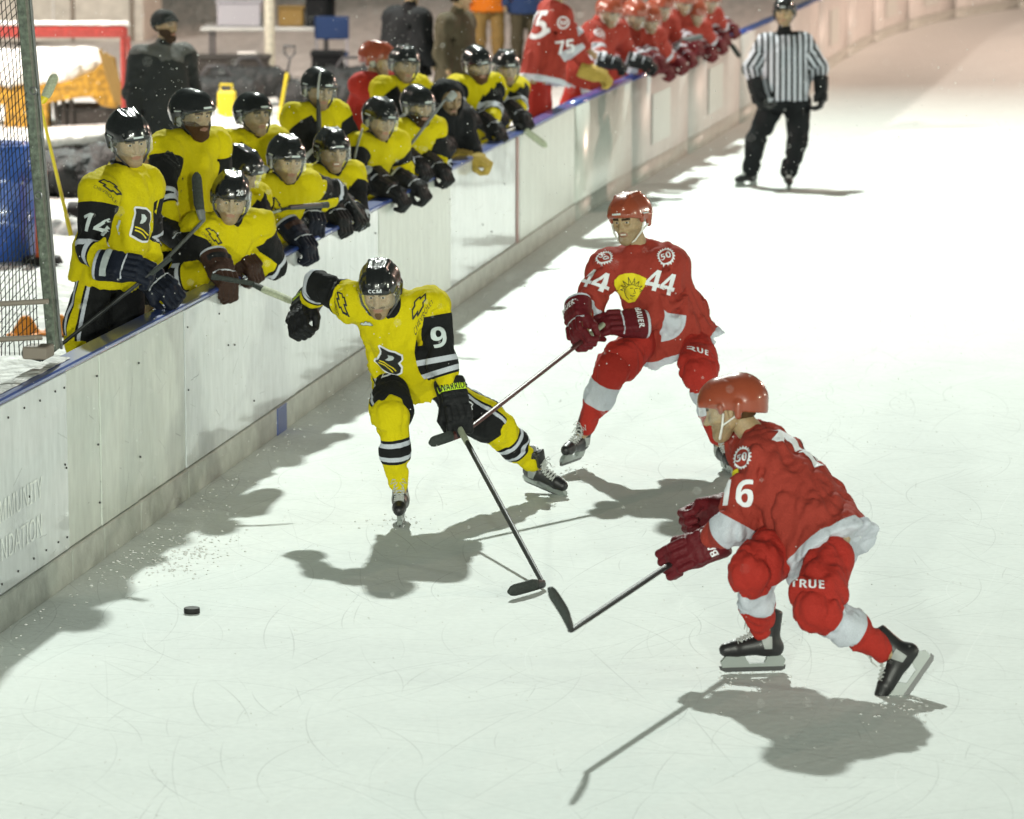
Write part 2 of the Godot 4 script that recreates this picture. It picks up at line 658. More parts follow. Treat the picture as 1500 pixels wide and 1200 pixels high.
func part(called: String, mesh: Mesh, parent: Node, xf := Transform3D.IDENTITY, mat: Material = null) -> MeshInstance3D:
	var o := MeshInstance3D.new()
	o.name = numbered(called) if parent == self else called
	o.mesh = mesh
	if mat: o.material_override = mat
	o.transform = xf
	o.cast_shadow = GeometryInstance3D.SHADOW_CASTING_SETTING_ON
	parent.add_child(o, true)
	return o

func structure(called: String, mesh: Mesh, mat: Material, xf := Transform3D.IDENTITY) -> MeshInstance3D:
	var o := part(called, mesh, self, xf, mat)
	o.set_meta("kind", "structure")
	return o

# ---------------------------------------------------------------- plain shapes, collected in a SurfaceTool
func tool() -> SurfaceTool:
	var st := SurfaceTool.new()
	st.begin(Mesh.PRIMITIVE_TRIANGLES)
	return st

func done(st: SurfaceTool, mat: Material = null) -> ArrayMesh:
	st.generate_normals()
	var m := st.commit()
	if mat: m.surface_set_material(0, mat)
	return m

func face(st: SurfaceTool, pts: Array) -> void:
	for i in range(1, pts.size() - 1):
		st.add_vertex(pts[0])
		st.add_vertex(pts[i])
		st.add_vertex(pts[i + 1])

# a box with chamfered edges; basis columns are its half axes' directions
func box(st: SurfaceTool, c: Vector3, size: Vector3, bs := Basis.IDENTITY, ch := -1.0) -> void:
	var h := size * 0.5
	var e := minf(0.006, minf(h.x, minf(h.y, h.z)) * 0.35) if ch < 0 else ch
	st.set_smooth_group(-1)
	var P := func(x: float, y: float, z: float) -> Vector3: return c + bs * Vector3(x, y, z)
	var axes := [Vector3(1, 0, 0), Vector3(0, 1, 0), Vector3(0, 0, 1)]
	for ai in 3:
		var u: Vector3 = axes[ai]
		var v: Vector3 = axes[(ai + 1) % 3]
		var w: Vector3 = axes[(ai + 2) % 3]
		var hu := u.dot(h)
		var hv := v.dot(h)
		var hw := w.dot(h)
		for s: float in [1.0, -1.0]:
			var q := []
			for k: Array in [[-1, -1], [-1, 1], [1, 1], [1, -1]]:
				q.append(c + bs * (u * hu * s + v * (hv - e) * k[0] + w * (hw - e) * k[1]))
			if s < 0: q.reverse()
			face(st, q)
			for t: float in [1.0, -1.0]:
				var ed := [c + bs * (u * hu * s + v * (hv - e) * t - w * (hw - e)), c + bs * (u * (hu - e) * s + v * hv * t - w * (hw - e)), c + bs * (u * (hu - e) * s + v * hv * t + w * (hw - e)), c + bs * (u * hu * s + v * (hv - e) * t + w * (hw - e))]
				if s * t > 0: ed.reverse()
				face(st, ed)
	for sx: float in [1.0, -1.0]:
		for sy: float in [1.0, -1.0]:
			for sz: float in [1.0, -1.0]:
				var co := [P.call(sx * h.x, sy * (h.y - e), sz * (h.z - e)), P.call(sx * (h.x - e), sy * h.y, sz * (h.z - e)), P.call(sx * (h.x - e), sy * (h.y - e), sz * h.z)]
				if sx * sy * sz > 0: co.reverse()
				face(st, co)

func a_box(size: Vector3, mat: Material, ch := -1.0) -> ArrayMesh:
	var st := tool()
	box(st, Vector3.ZERO, size, Basis.IDENTITY, ch)
	return done(st, mat)

# a round tube through points with a radius at each
func tube(st: SurfaceTool, pts: Array, radii: Array, sides := 8, caps := true, flat := Vector2.ONE, hint := Vector3.ZERO) -> void:
	var rings := []
	var ref := hint if hint != Vector3.ZERO else Vector3(0.13, 1, 0.21)
	for i in pts.size():
		var d: Vector3 = (pts[mini(i + 1, pts.size() - 1)] - pts[maxi(i - 1, 0)]).normalized()
		var s := d.cross(ref)
		if s.length() < 0.05: s = d.cross(Vector3(1, 0.1, 0))
		s = s.normalized()
		var t := s.cross(d)
		var ring := []
		for k in sides:
			var an := TAU * k / sides
			ring.append(pts[i] + (s * cos(an) * flat.x + t * sin(an) * flat.y) * float(radii[i]))
		rings.append(ring)
	st.set_smooth_group(0 if sides > 6 else -1)
	for i in rings.size() - 1:
		for k in sides:
			var k2 := (k + 1) % sides
			face(st, [rings[i][k], rings[i][k2], rings[i + 1][k2], rings[i + 1][k]])
	if caps:
		st.set_smooth_group(-1)
		face(st, rings[0].duplicate().map(func(x): return x) if false else reversed(rings[0]))
		face(st, rings[-1])

func reversed(a: Array) -> Array:
	var b := a.duplicate()
	b.reverse()
	return b

# a flat outline (2-D points, counter-clockwise) pulled to a thickness along z of bs
func slab(st: SurfaceTool, outline: PackedVector2Array, thick: float, c: Vector3, bs: Basis) -> void:
	var tri := Geometry2D.triangulate_polygon(outline)
	st.set_smooth_group(-1)
	var z := Vector3(0, 0, thick * 0.5)
	var q := func(i: int, s: float) -> Vector3: return c + bs * (Vector3(outline[i].x, outline[i].y, 0) + z * s)
	for t in range(0, tri.size(), 3):
		var a := tri[t]
		var b := tri[t + 1]
		var d := tri[t + 2]
		face(st, [q.call(a, 1.0), q.call(d, 1.0), q.call(b, 1.0)])
		face(st, [q.call(a, -1.0), q.call(b, -1.0), q.call(d, -1.0)])
	for i in outline.size():
		var j := (i + 1) % outline.size()
		face(st, [q.call(i, 1.0), q.call(j, 1.0), q.call(j, -1.0), q.call(i, -1.0)])

# ---------------------------------------------------------------- print laid on a surface: flat shapes draped over the mesh they lie on
# shapes: 2-D triangles (x right, y up) round the origin; they land on m seen along -out, lifted by lift
static func drape(m: Array, tris: PackedVector2Array, o: Vector3, out: Vector3, up: Vector3, lift: float, fine: float, reach: float) -> Array:
	var w := out.normalized()
	var x := up.cross(w).normalized()
	var y := w.cross(x)
	var ext := 0.0
	for p in tris:
		ext = maxf(ext, p.length())
	ext += 0.03
	var verts: PackedVector3Array = m[0]
	var ns: PackedVector3Array = m[1]
	var idx: PackedInt32Array = m[2]
	var bin := 0.02
	var nb := int(2.0 * ext / bin) + 1
	var bins := []
	bins.resize(nb * nb)
	for t in range(0, idx.size(), 3):
		var pa := verts[idx[t]] - o
		if absf(pa.dot(x)) > ext or absf(pa.dot(y)) > ext or absf(pa.dot(w)) > reach or ns[idx[t]].dot(w) < 0.05:
			continue
		var pb := verts[idx[t + 1]] - o
		var pc := verts[idx[t + 2]] - o
		var a := Vector2(pa.dot(x), pa.dot(y))
		var b := Vector2(pb.dot(x), pb.dot(y))
		var c := Vector2(pc.dot(x), pc.dot(y))
		var mn := ((a.min(b).min(c) + Vector2(ext, ext)) / bin).floor()
		var mx := ((a.max(b).max(c) + Vector2(ext, ext)) / bin).floor()
		for by in range(maxi(int(mn.y), 0), mini(int(mx.y), nb - 1) + 1):
			for bx in range(maxi(int(mn.x), 0), mini(int(mx.x), nb - 1) + 1):
				if bins[bx + nb * by] == null:
					bins[bx + nb * by] = []
				bins[bx + nb * by].append([a, b, c, pa.dot(w), pb.dot(w), pc.dot(w), ns[idx[t]], ns[idx[t + 1]], ns[idx[t + 2]]])
	var small := PackedVector2Array()
	var stack := []
	for t in range(0, tris.size(), 3):
		stack.append([tris[t], tris[t + 1], tris[t + 2]])
	while stack.size() > 0:
		var tr: Array = stack.pop_back()
		var l := [tr[0].distance_to(tr[1]), tr[1].distance_to(tr[2]), tr[2].distance_to(tr[0])]
		var k := 0 if l[0] >= l[1] and l[0] >= l[2] else (1 if l[1] >= l[2] else 2)
		if l[k] > fine:
			var p: Vector2 = tr[k]
			var q: Vector2 = tr[(k + 1) % 3]
			var r: Vector2 = tr[(k + 2) % 3]
			var mid := (p + q) * 0.5
			stack.append([p, mid, r])
			stack.append([mid, q, r])
		else:
			small.append_array([tr[0], tr[1], tr[2]])
	var ov := PackedVector3Array()
	var on := PackedVector3Array()
	var oi := PackedInt32Array()
	var known := {}
	for t in range(0, small.size(), 3):
		var got := []
		for k in 3:
			var p := small[t + k]
			var key := Vector2i(int(round(p.x * 20000)), int(round(p.y * 20000)))
			if not known.has(key):
				var best := -9.0
				var bn := Vector3.ZERO
				var bx := int((p.x + ext) / bin)
				var by := int((p.y + ext) / bin)
				if bx >= 0 and by >= 0 and bx < nb and by < nb and bins[bx + nb * by] != null:
					for c: Array in bins[bx + nb * by]:
						var v0: Vector2 = c[1] - c[0]
						var v1: Vector2 = c[2] - c[0]
						var v2: Vector2 = p - c[0]
						var den := v0.cross(v1)
						if absf(den) < 1e-12: continue
						var s := v2.cross(v1) / den
						var r := v0.cross(v2) / den
						if s > -0.02 and r > -0.02 and s + r < 1.02:
							var z: float = c[3] + (c[4] - c[3]) * s + (c[5] - c[3]) * r
							if z > best:
								best = z
								bn = (c[6] * (1.0 - s - r) + c[7] * s + c[8] * r).normalized()
				known[key] = -1
				if best > -8.0:
					known[key] = ov.size()
					ov.append(o + x * p.x + y * p.y + w * best + bn * lift)
					on.append(bn)
			got.append(known[key])
		if got[0] >= 0 and got[1] >= 0 and got[2] >= 0 and maxf(ov[got[0]].distance_to(ov[got[1]]), maxf(ov[got[1]].distance_to(ov[got[2]]), ov[got[2]].distance_to(ov[got[0]]))) < fine * 2.6:
			if (ov[got[2]] - ov[got[0]]).cross(ov[got[1]] - ov[got[0]]).dot(w) > 0:
				oi.append_array(got)
			else:
				oi.append_array([got[0], got[2], got[1]])
	return [ov, on, oi]

var fonts := {}
func lettering(text: String, height: float, bold := true, serif := false, slant := 0.0, widen := 1.0) -> PackedVector2Array:
	var key := ("Droid Serif" if serif else "Droid Sans") + str(bold)
	if not fonts.has(key):
		var f := SystemFont.new()
		f.font_names = PackedStringArray(["Droid Serif" if serif else "Droid Sans"])
		f.font_weight = 700 if bold else 400
		fonts[key] = f
	var tm := TextMesh.new()
	tm.font = fonts[key]
	tm.text = text
	tm.font_size = 64
	tm.pixel_size = 0.01
	tm.depth = 0.0
	tm.curve_step = 2.0
	var arr := tm.get_mesh_arrays()
	var v: PackedVector3Array = arr[Mesh.ARRAY_VERTEX]
	var out := PackedVector2Array()
	var lo := Vector2(1e9, 1e9)
	var hi := -lo
	for p in v:
		lo = lo.min(Vector2(p.x, p.y))
		hi = hi.max(Vector2(p.x, p.y))
	var s := height / maxf(hi.y - lo.y, 1e-6)
	var mid := (lo + hi) * 0.5
	var ix = arr[Mesh.ARRAY_INDEX]
	var n: int = ix.size() if ix != null and ix.size() > 0 else v.size()
	for i in n:
		var p: Vector3 = v[ix[i]] if ix != null and ix.size() > 0 else v[i]
		var q := (Vector2(p.x, p.y) - mid) * s
		out.append(Vector2(q.x * widen + q.y * slant, q.y))
	return out

func filled(poly: PackedVector2Array) -> PackedVector2Array:
	var out := PackedVector2Array()
	for i in Geometry2D.triangulate_polygon(poly):
		out.append(poly[i])
	return out

func stroke(pts: Array, width: float, closed := false) -> PackedVector2Array:
	var out := PackedVector2Array()
	var n := pts.size()
	for i in (n if closed else n - 1):
		var a: Vector2 = pts[i]
		var b: Vector2 = pts[(i + 1) % n]
		var d := (b - a).normalized() * width * 0.5
		var s := Vector2(-d.y, d.x)
		a -= d * 0.7
		b += d * 0.7
		out.append_array([a + s, b + s, b - s, a + s, b - s, a - s])
	return out

func moved(t: PackedVector2Array, by: Vector2, turn := 0.0, scale := 1.0) -> PackedVector2Array:
	var out := PackedVector2Array()
	for p in t:
		out.append((p * scale).rotated(turn) + by)
	return out

# ---------------------------------------------------------------- heads, helmets, gloves and skates, each sculpted once per kind and shared
# a head looks along +z, its left is +x; the origin lies between the ears
static func head_ops(beard: float, grin: float) -> Array:
	var ops := [
		[0, Vector3(0, 0.035, -0.035), Vector3(0, 0.03, 0.022), 0.088, 0.08, 0.04, Vector3.RIGHT, 0.9],
		[0, Vector3(0, -0.01, 0.025), Vector3(0, -0.075, 0.05), 0.066, 0.036, 0.04, Vector3.RIGHT, 0.92],
		[0, Vector3(0, 0.03, 0.055), Vector3(0, 0.0, 0.06), 0.042, 0.036, 0.03, Vector3.RIGHT, 1.3],
		[0, Vector3(0, -0.093, 0.074), Vector3(0, -0.09, 0.07), 0.019, 0.02, 0.03, Vector3.RIGHT, 1.4],
	]
	for s: float in [1.0, -1.0]:
		ops.append([0, Vector3(0.05 * s, -0.045, 0.012), Vector3(0.012 * s, -0.09, 0.064), 0.026, 0.02, 0.03])
		ops.append([0, Vector3(0.04 * s, -0.018, 0.066), Vector3(0.034 * s, -0.022, 0.07), 0.022, 0.02, 0.025])
		ops.append([0, Vector3(0.081 * s, 0.022, -0.012), Vector3(0.078 * s, -0.014, -0.006), 0.015, 0.011, 0.008, Vector3.RIGHT, 0.6])
		ops.append([0, Vector3(0.012 * s, 0.027, 0.092), Vector3(0.043 * s, 0.026, 0.08), 0.008, 0.008, 0.014])
		ops.append([1, Vector3(0.029 * s, 0.008, 0.104), Vector3(0.036 * s, 0.007, 0.099), 0.0185, 0.0175, 0.009])
		ops.append([0, Vector3(0.031 * s, 0.009, 0.079), Vector3(0.031 * s, 0.009, 0.08), 0.0125, 0.0125, 0.002])
		ops.append([0, Vector3(0.019 * s, 0.0185, 0.087), Vector3(0.043 * s, 0.017, 0.08), 0.005, 0.005, 0.004])
	ops.append([0, Vector3(0, 0.016, 0.091), Vector3(0, -0.029, 0.117), 0.0085, 0.0135, 0.012])
	for s: float in [1.0, -1.0]:
		ops.append([0, Vector3(0.011 * s, -0.032, 0.1), Vector3(0.009 * s, -0.032, 0.104), 0.0095, 0.008, 0.008])
	ops.append([0, Vector3(-0.02, -0.054 + grin * 0.004, 0.088), Vector3(0.02, -0.054 + grin * 0.004, 0.088), 0.008, 0.008, 0.01])
	ops.append([0, Vector3(-0.016, -0.068 - grin * 0.006, 0.086), Vector3(0.016, -0.068 - grin * 0.006, 0.086), 0.008, 0.008, 0.01])
	ops.append([1, Vector3(-0.022 - grin * 0.006, -0.0605 + grin * 0.003, 0.098), Vector3(0.022 + grin * 0.006, -0.0605 + grin * 0.003, 0.098), 0.003 + grin * 0.006, 0.003 + grin * 0.006, 0.003])
	if beard > 0.0:
		ops.append([0, Vector3(0, -0.085, 0.07), Vector3(0, -0.085 - beard, 0.066), 0.034, 0.022, 0.02])
		for s: float in [1.0, -1.0]:
			ops.append([0, Vector3(0.062 * s, -0.02, 0.02), Vector3(0.03 * s, -0.085 - beard * 0.5, 0.062), 0.02, 0.024, 0.02])
	return ops

# 0 skin, 1 hair, 2 white of the eye, 3 iris, 4 lips, 5 teeth
static func head_dye(p: Vector3, n: Vector3, beard: int, grin: float) -> int:
	var ax := absf(p.x)
	var e := Vector2(ax - 0.031, p.y - 0.009)
	if p.z > 0.083 and p.z < 0.0935 and absf(e.x) < 0.0105 and absf(e.y) < 0.0058 - absf(e.x) * 0.25:
		return 3 if absf(e.x) < 0.005 else 2
	if p.z > 0.055 and p.y > 0.02 + ax * 0.05 and p.y < 0.0345 + ax * 0.02 and ax > 0.01 and ax < 0.054:
		return 1
	var m := p.y + 0.0605 - grin * 0.003
	if p.z > 0.07:
		if grin > 0.0 and absf(m) < 0.0045 and ax < 0.017:
			return 5
		if ax < 0.026 and absf(m) < 0.012 + grin * 0.004 - ax * 0.3:
			return 4
	if beard > 0:
		var mo := p.z > 0.07 and ax < 0.036 and p.y > -0.052 and p.y < -0.036 - ax * 0.15
		var go := p.z > 0.06 and ax < 0.02 - absf(p.y + 0.088) * 0.5 and p.y < -0.074
		if mo or go:
			return 1
		if beard > 1 and p.z > -0.015 and p.y < -0.012 - maxf(0.0, 0.055 - ax) * 0.75 and p.y < 0.01:
			return 1
	if n.dot(Vector3(0, 0, 1)) > -0.2 and p.z > 0.0 and p.y < -0.036 - maxf(0.0, 0.05 - ax) * 0.5:
		return 6
	if p.y > 0.055 + maxf(p.z, 0.0) * 0.4 or (p.z < -0.03 and p.y > -0.035):
		return 1
	return 0

static func helmet_ops(kind: int) -> Array:
	var ops := [
		[0, Vector3(0, 0.046, -0.042), Vector3(0, 0.046, 0.03), 0.12, 0.113, 0.03, Vector3.RIGHT, 0.9],
		[0, Vector3(0, 0.03, -0.06), Vector3(0, 0.0, -0.064), 0.1, 0.088, 0.03, Vector3.RIGHT, 0.96],
		[2, Vector3(0, 0.036, 0.1), Vector3(0, -1, 0.26).normalized()],
		[2, Vector3(0, -0.04, -0.1), Vector3(0, -1, 0)],
	]
	for s: float in [1.0, -1.0]:
		ops.append([0, Vector3(0.1 * s, 0.03, -0.05), Vector3(0.097 * s, -0.022, -0.04), 0.018, 0.015, 0.012])
		ops.append([0, Vector3(0.098 * s, 0.03, 0.03), Vector3(0.094 * s, 0.008, 0.03), 0.014, 0.012, 0.01])
		ops.append([1, Vector3(0.108 * s, 0.072, 0.05), Vector3(0.117 * s, 0.07, -0.03), 0.0075, 0.0075, 0.004])
		if kind == 0:
			ops.append([0, Vector3(0.04 * s, 0.146, 0.045), Vector3(0.044 * s, 0.15, -0.05), 0.012, 0.012, 0.01])
			ops.append([0, Vector3(0.044 * s, 0.15, -0.05), Vector3(0.04 * s, 0.115, -0.118), 0.012, 0.012, 0.01])
			ops.append([0, Vector3(0.04 * s, 0.146, 0.045), Vector3(0.034 * s, 0.1, 0.118), 0.012, 0.01, 0.01])
			ops.append([1, Vector3(0.072 * s, 0.143, 0.03), Vector3(0.078 * s, 0.142, -0.03), 0.006, 0.006, 0.004])
			ops.append([1, Vector3(0.077 * s, 0.138, -0.055), Vector3(0.073 * s, 0.118, -0.1), 0.006, 0.006, 0.004])
		else:
			ops.append([1, Vector3(0.062 * s, 0.15, -0.005), Vector3(0.088 * s, 0.128, -0.035), 0.009, 0.005, 0.005])
			ops.append([1, Vector3(0.055 * s, 0.135, 0.075), Vector3(0.075 * s, 0.118, 0.07), 0.006, 0.005, 0.004])
	ops.append([1, Vector3(0, 0.165, 0.05), Vector3(0, 0.171, 0.0), 0.009, 0.009, 0.006])
	ops.append([1, Vector3(0, 0.171, -0.03), Vector3(0, 0.16, -0.08), 0.009, 0.009, 0.006])
	ops.append([1, Vector3(-0.028, 0.108, 0.139), Vector3(0.028, 0.108, 0.139), 0.0045, 0.0045, 0.003])
	ops.append([0, Vector3(-0.06, 0.055, 0.118), Vector3(0.06, 0.055, 0.118), 0.009, 0.009, 0.02])
	return ops

# gloves: wrist at the origin, fingers towards +y, the back of the hand towards +z, the thumb on the +x side; a shaft runs along x through the fist
static func glove_ops(curl: float) -> Array:
	var ops := [
		[0, Vector3(0, -0.1, 0), Vector3(0, -0.012, 0.002), 0.07, 0.061, 0.01, Vector3.RIGHT, 1.14],
		[2, Vector3(0, -0.128, 0), Vector3(0, -1, 0)],
		[0, Vector3(0, 0.02, 0.006), Vector3(0, 0.085, 0.012), 0.046, 0.043, 0.03, Vector3.RIGHT, 1.42],
	]
	for i in 3:
		var y := -0.072 + 0.03 * i
		ops.append([0, Vector3(-0.048, y, 0.044), Vector3(0.048, y, 0.044), 0.021, 0.021, 0.008])
	for i in 4:
		var x := -0.051 + 0.034 * i
		ops.append([0, Vector3(x, 0.028, 0.046), Vector3(x, 0.082, 0.046), 0.0165, 0.0165, 0.006])
		var ln: float = [0.9, 1.05, 1.1, 0.98][i]
		var a := Vector3(x, 0.1, 0.02)
		var d1 := Vector3(0, cos(0.5 * curl), -sin(0.5 * curl)) * 0.05 * ln
		var d2 := Vector3(0, cos(1.75 * curl), -sin(1.75 * curl)) * 0.044 * ln
		var d3 := Vector3(0, cos(2.75 * curl), -sin(2.75 * curl)) * 0.03 * ln
		ops.append([0, a, a + d1, 0.0195, 0.018, 0.005])
		ops.append([0, a + d1 + Vector3(0, 0.002, 0.002), a + d1 + d2, 0.0185, 0.0165, 0.004])
		ops.append([0, a + d1 + d2, a + d1 + d2 + d3, 0.0165, 0.014, 0.004])
	ops.append([0, Vector3(0.055, 0.02, -0.008), Vector3(0.072, 0.066, -0.03), 0.026, 0.022, 0.014])
	ops.append([0, Vector3(0.072, 0.066, -0.03), Vector3(0.052, 0.104, -0.058 * minf(curl, 1.0)), 0.021, 0.017, 0.006])
	return ops

# 0 shell, 1 palm, 2 cuff band, 3 trim
static func glove_dye(p: Vector3, n: Vector3) -> int:
	if p.y < 0.12 and n.z < -0.45 and p.y > -0.02 and absf(p.x) < 0.062:
		return 1
	if p.y > -0.088 and p.y < -0.055 and p.z > 0.02:
		return 2
	if p.y < -0.112 or (absf(p.y - 0.018) < 0.004 and p.z > 0.02):
		return 3
	return 0

# skates: ankle at the origin, toe towards +z, the runner touches the ice at y = -0.165
static func boot_ops() -> Array:
	return [
		[0, Vector3(0, 0.1, -0.03), Vector3(0, -0.03, -0.022), 0.054, 0.047, 0.02, Vector3.RIGHT, 0.84],
		[0, Vector3(0, -0.06, -0.05), Vector3(0, -0.055, -0.02), 0.042, 0.046, 0.02, Vector3.RIGHT, 0.86],
		[0, Vector3(0, -0.04, -0.02), Vector3(0, -0.06, 0.12), 0.047, 0.037, 0.03, Vector3.RIGHT, 0.92],
		[0, Vector3(0, -0.058, 0.13), Vector3(0, -0.064, 0.168), 0.038, 0.031, 0.012],
		[0, Vector3(0, 0.13, 0.035), Vector3(0, 0.04, 0.036), 0.018, 0.02, 0.012, Vector3.RIGHT, 1.7],
		[2, Vector3(0, -0.094, 0), Vector3(0, -1, 0)],
		[2, Vector3(0, 0.12, -0.03), Vector3(0, 1, -0.35).normalized()],
	]

# 0 boot, 1 toe cap, 2 side panel, 3 lining and tongue
static func boot_dye(p: Vector3, n: Vector3) -> int:
	if p.z > 0.128:
		return 1
	if p.y > 0.085 or (p.y > 0.02 and p.z > 0.036 and absf(p.x) < 0.03):
		return 3
	if p.z > -0.03 and p.z < 0.02 + p.y * 0.3 and p.y > -0.055 and p.y < 0.0 and absf(n.x) > 0.6:
		return 2
	return 0

# ---------------------------------------------------------------- the clothes of one person, from the joints of the pose
static func arm_at(p: Vector3, sh: Vector3, el: Vector3, wr: Vector3) -> Vector2:
	var u := el - sh
	var h := clampf((p - sh).dot(u) / u.length_squared(), 0.0, 1.0)
	var du := (p - sh - u * h).length()
	var f := wr - el
	var g := clampf((p - el).dot(f) / f.length_squared(), 0.0, 1.15)
	var df := (p - el - f * g).length()
	if du < df:
		return Vector2(du, h * u.length() if h > 0.0 else (p - sh).dot(u) / u.length())
	return Vector2(df, u.length() + g * f.length())

static func top_ops(j: Dictionary, w: Dictionary) -> Array:
	var side: Vector3 = (j.shL - j.shR).normalized()
	var up: Vector3 = (j.nk - j.pv).normalized()
	var fw := side.cross(up).normalized()
	var chest: Vector3 = j.nk.lerp(j.pv, 0.3) + fw * 0.015
	var waist: Vector3 = j.nk.lerp(j.pv, 0.74)
	var hem: Vector3 = j.pv - up * w.hem
	var b: float = w.bulk
	var ops := [
		[0, chest, waist, 0.166 * b, 0.178 * b, 0.07, side, 1.27],
		[0, waist, hem - up * 0.12, 0.178 * b, 0.216 * b * w.flare, 0.08, side, 1.18],
		[0, j.shL.lerp(j.nk, 0.2) - up * 0.02, j.shR.lerp(j.nk, 0.2) - up * 0.02, 0.108 * b, 0.108 * b, 0.06],
		[0, j.nk - up * 0.03, j.shL, 0.074 * b, 0.095 * b, 0.05],
		[0, j.nk - up * 0.03, j.shR, 0.074 * b, 0.095 * b, 0.05],
		[2, hem, -up],
	]
	ops.append_array(trunk_folds(j, w, w.seed))
	for s: String in ["L", "R"]:
		ops.append([0, j["sh" + s], j["el" + s], 0.1 * b, 0.088 * b, 0.06])
		var fl: float = (j["wr" + s] - j["el" + s]).length()
		ops.append([0, j["el" + s], j["el" + s].lerp(j["wr" + s], clampf((fl - 0.14) / fl, 0.3, 0.9)), 0.088 * b, 0.068 * b, 0.04])
		ops.append_array(limb_folds(j["sh" + s], j["el" + s], 0.1 * b, 0.088 * b, 5, w.seed + 3))
		ops.append_array(limb_folds(j["el" + s], j["wr" + s], 0.088 * b, 0.068 * b, 5, w.seed + 4))
	if w.get("collar", 0.0) > 0.0:
		ops.append([0, j.nk - up * 0.03, j.nk.lerp(j.hd, w.collar), 0.075, 0.07, 0.03])
	if w.get("hood", false):
		ops.append([0, j.hd + Vector3(0, 0.03, 0) - w.face * 0.03, j.hd + Vector3(0, -0.06, 0) - w.face * 0.02, 0.135, 0.13, 0.04])
		ops.append([1, j.hd + w.face * 0.06, j.hd + w.face * 0.25, 0.088, 0.1, 0.015])
	return ops

# how far out of the trunk and which dye: 0 main, 1 dark panel, 2 light stripe, 3 second stripe
static func top_dye(p: Vector3, n: Vector3, j: Dictionary, w: Dictionary) -> int:
	var side: Vector3 = w.side
	var a := arm_at(p, j.shL, j.elL, j.wrL)
	var which := 1.0
	var c := arm_at(p, j.shR, j.elR, j.wrR)
	if c.x < a.x:
		a = c
		which = -1.0
	var tr: Vector3 = j.pv - j.nk
	var h := clampf((p - j.nk).dot(tr) / tr.length_squared(), 0.0, 1.2)
	var off: Vector3 = p - j.nk - tr * h
	var dt := off.length() * (0.80 if absf(off.normalized().dot(side)) > 0.6 else 1.0)
	var on_arm := a.x < 0.135 and (a.x + 0.05 < dt or a.y > 0.2)
	match w.team:
		"yellow":
			if (p - j.nk).dot(w.up) > 0.012 and off.length() < 0.098: return 1
			if on_arm:
				var s := a.y
				var ue: float = (j.elL - j.shL).length()
				var out := off.dot(side) * which
				if s > 0.055 + maxf(0.0, 0.12 - out) * 0.25 and s < ue - 0.045: return 1
				if s >= ue - 0.045 and s < ue - 0.015: return 2
				if s >= ue - 0.015 and s < ue + 0.02: return 1
				if s >= ue + 0.02 and s < ue + 0.047: return 2
				if s >= ue + 0.047 and s < ue + 0.06: return 1
			return 0
		"red":
			if on_arm:
				var ue: float = (j.elL - j.shL).length()
				if a.y > ue - 0.03 and a.y < ue + 0.045: return 2
				return 0
			if (p - (j.pv - w.up * w.hem)).dot(w.up) < 0.05: return 2
			return 0
		"stripes":
			if (p - j.nk).dot(w.up) > 0.0 and a.y < 0.06 and off.length() < 0.115: return 1
			if on_arm and a.y > 0.09:
				var e: Vector3 = (j.elL if which > 0 else j.elR)
				var s0: Vector3 = (j.shL if which > 0 else j.shR)
				var w0: Vector3 = (j.wrL if which > 0 else j.wrR)
				var ax := (e - s0).normalized() if a.y < (e - s0).length() else (w0 - e).normalized()
				var q := (p - e) - ax * (p - e).dot(ax)
				return 1 if fposmod(q.dot(side) / 0.052 + 0.1, 1.0) < 0.45 else 0
			return 1 if fposmod((p - j.nk).dot(side) / 0.058 + 0.25, 1.0) < 0.45 else 0
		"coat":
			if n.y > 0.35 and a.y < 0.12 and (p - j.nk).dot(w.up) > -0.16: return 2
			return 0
	return 0

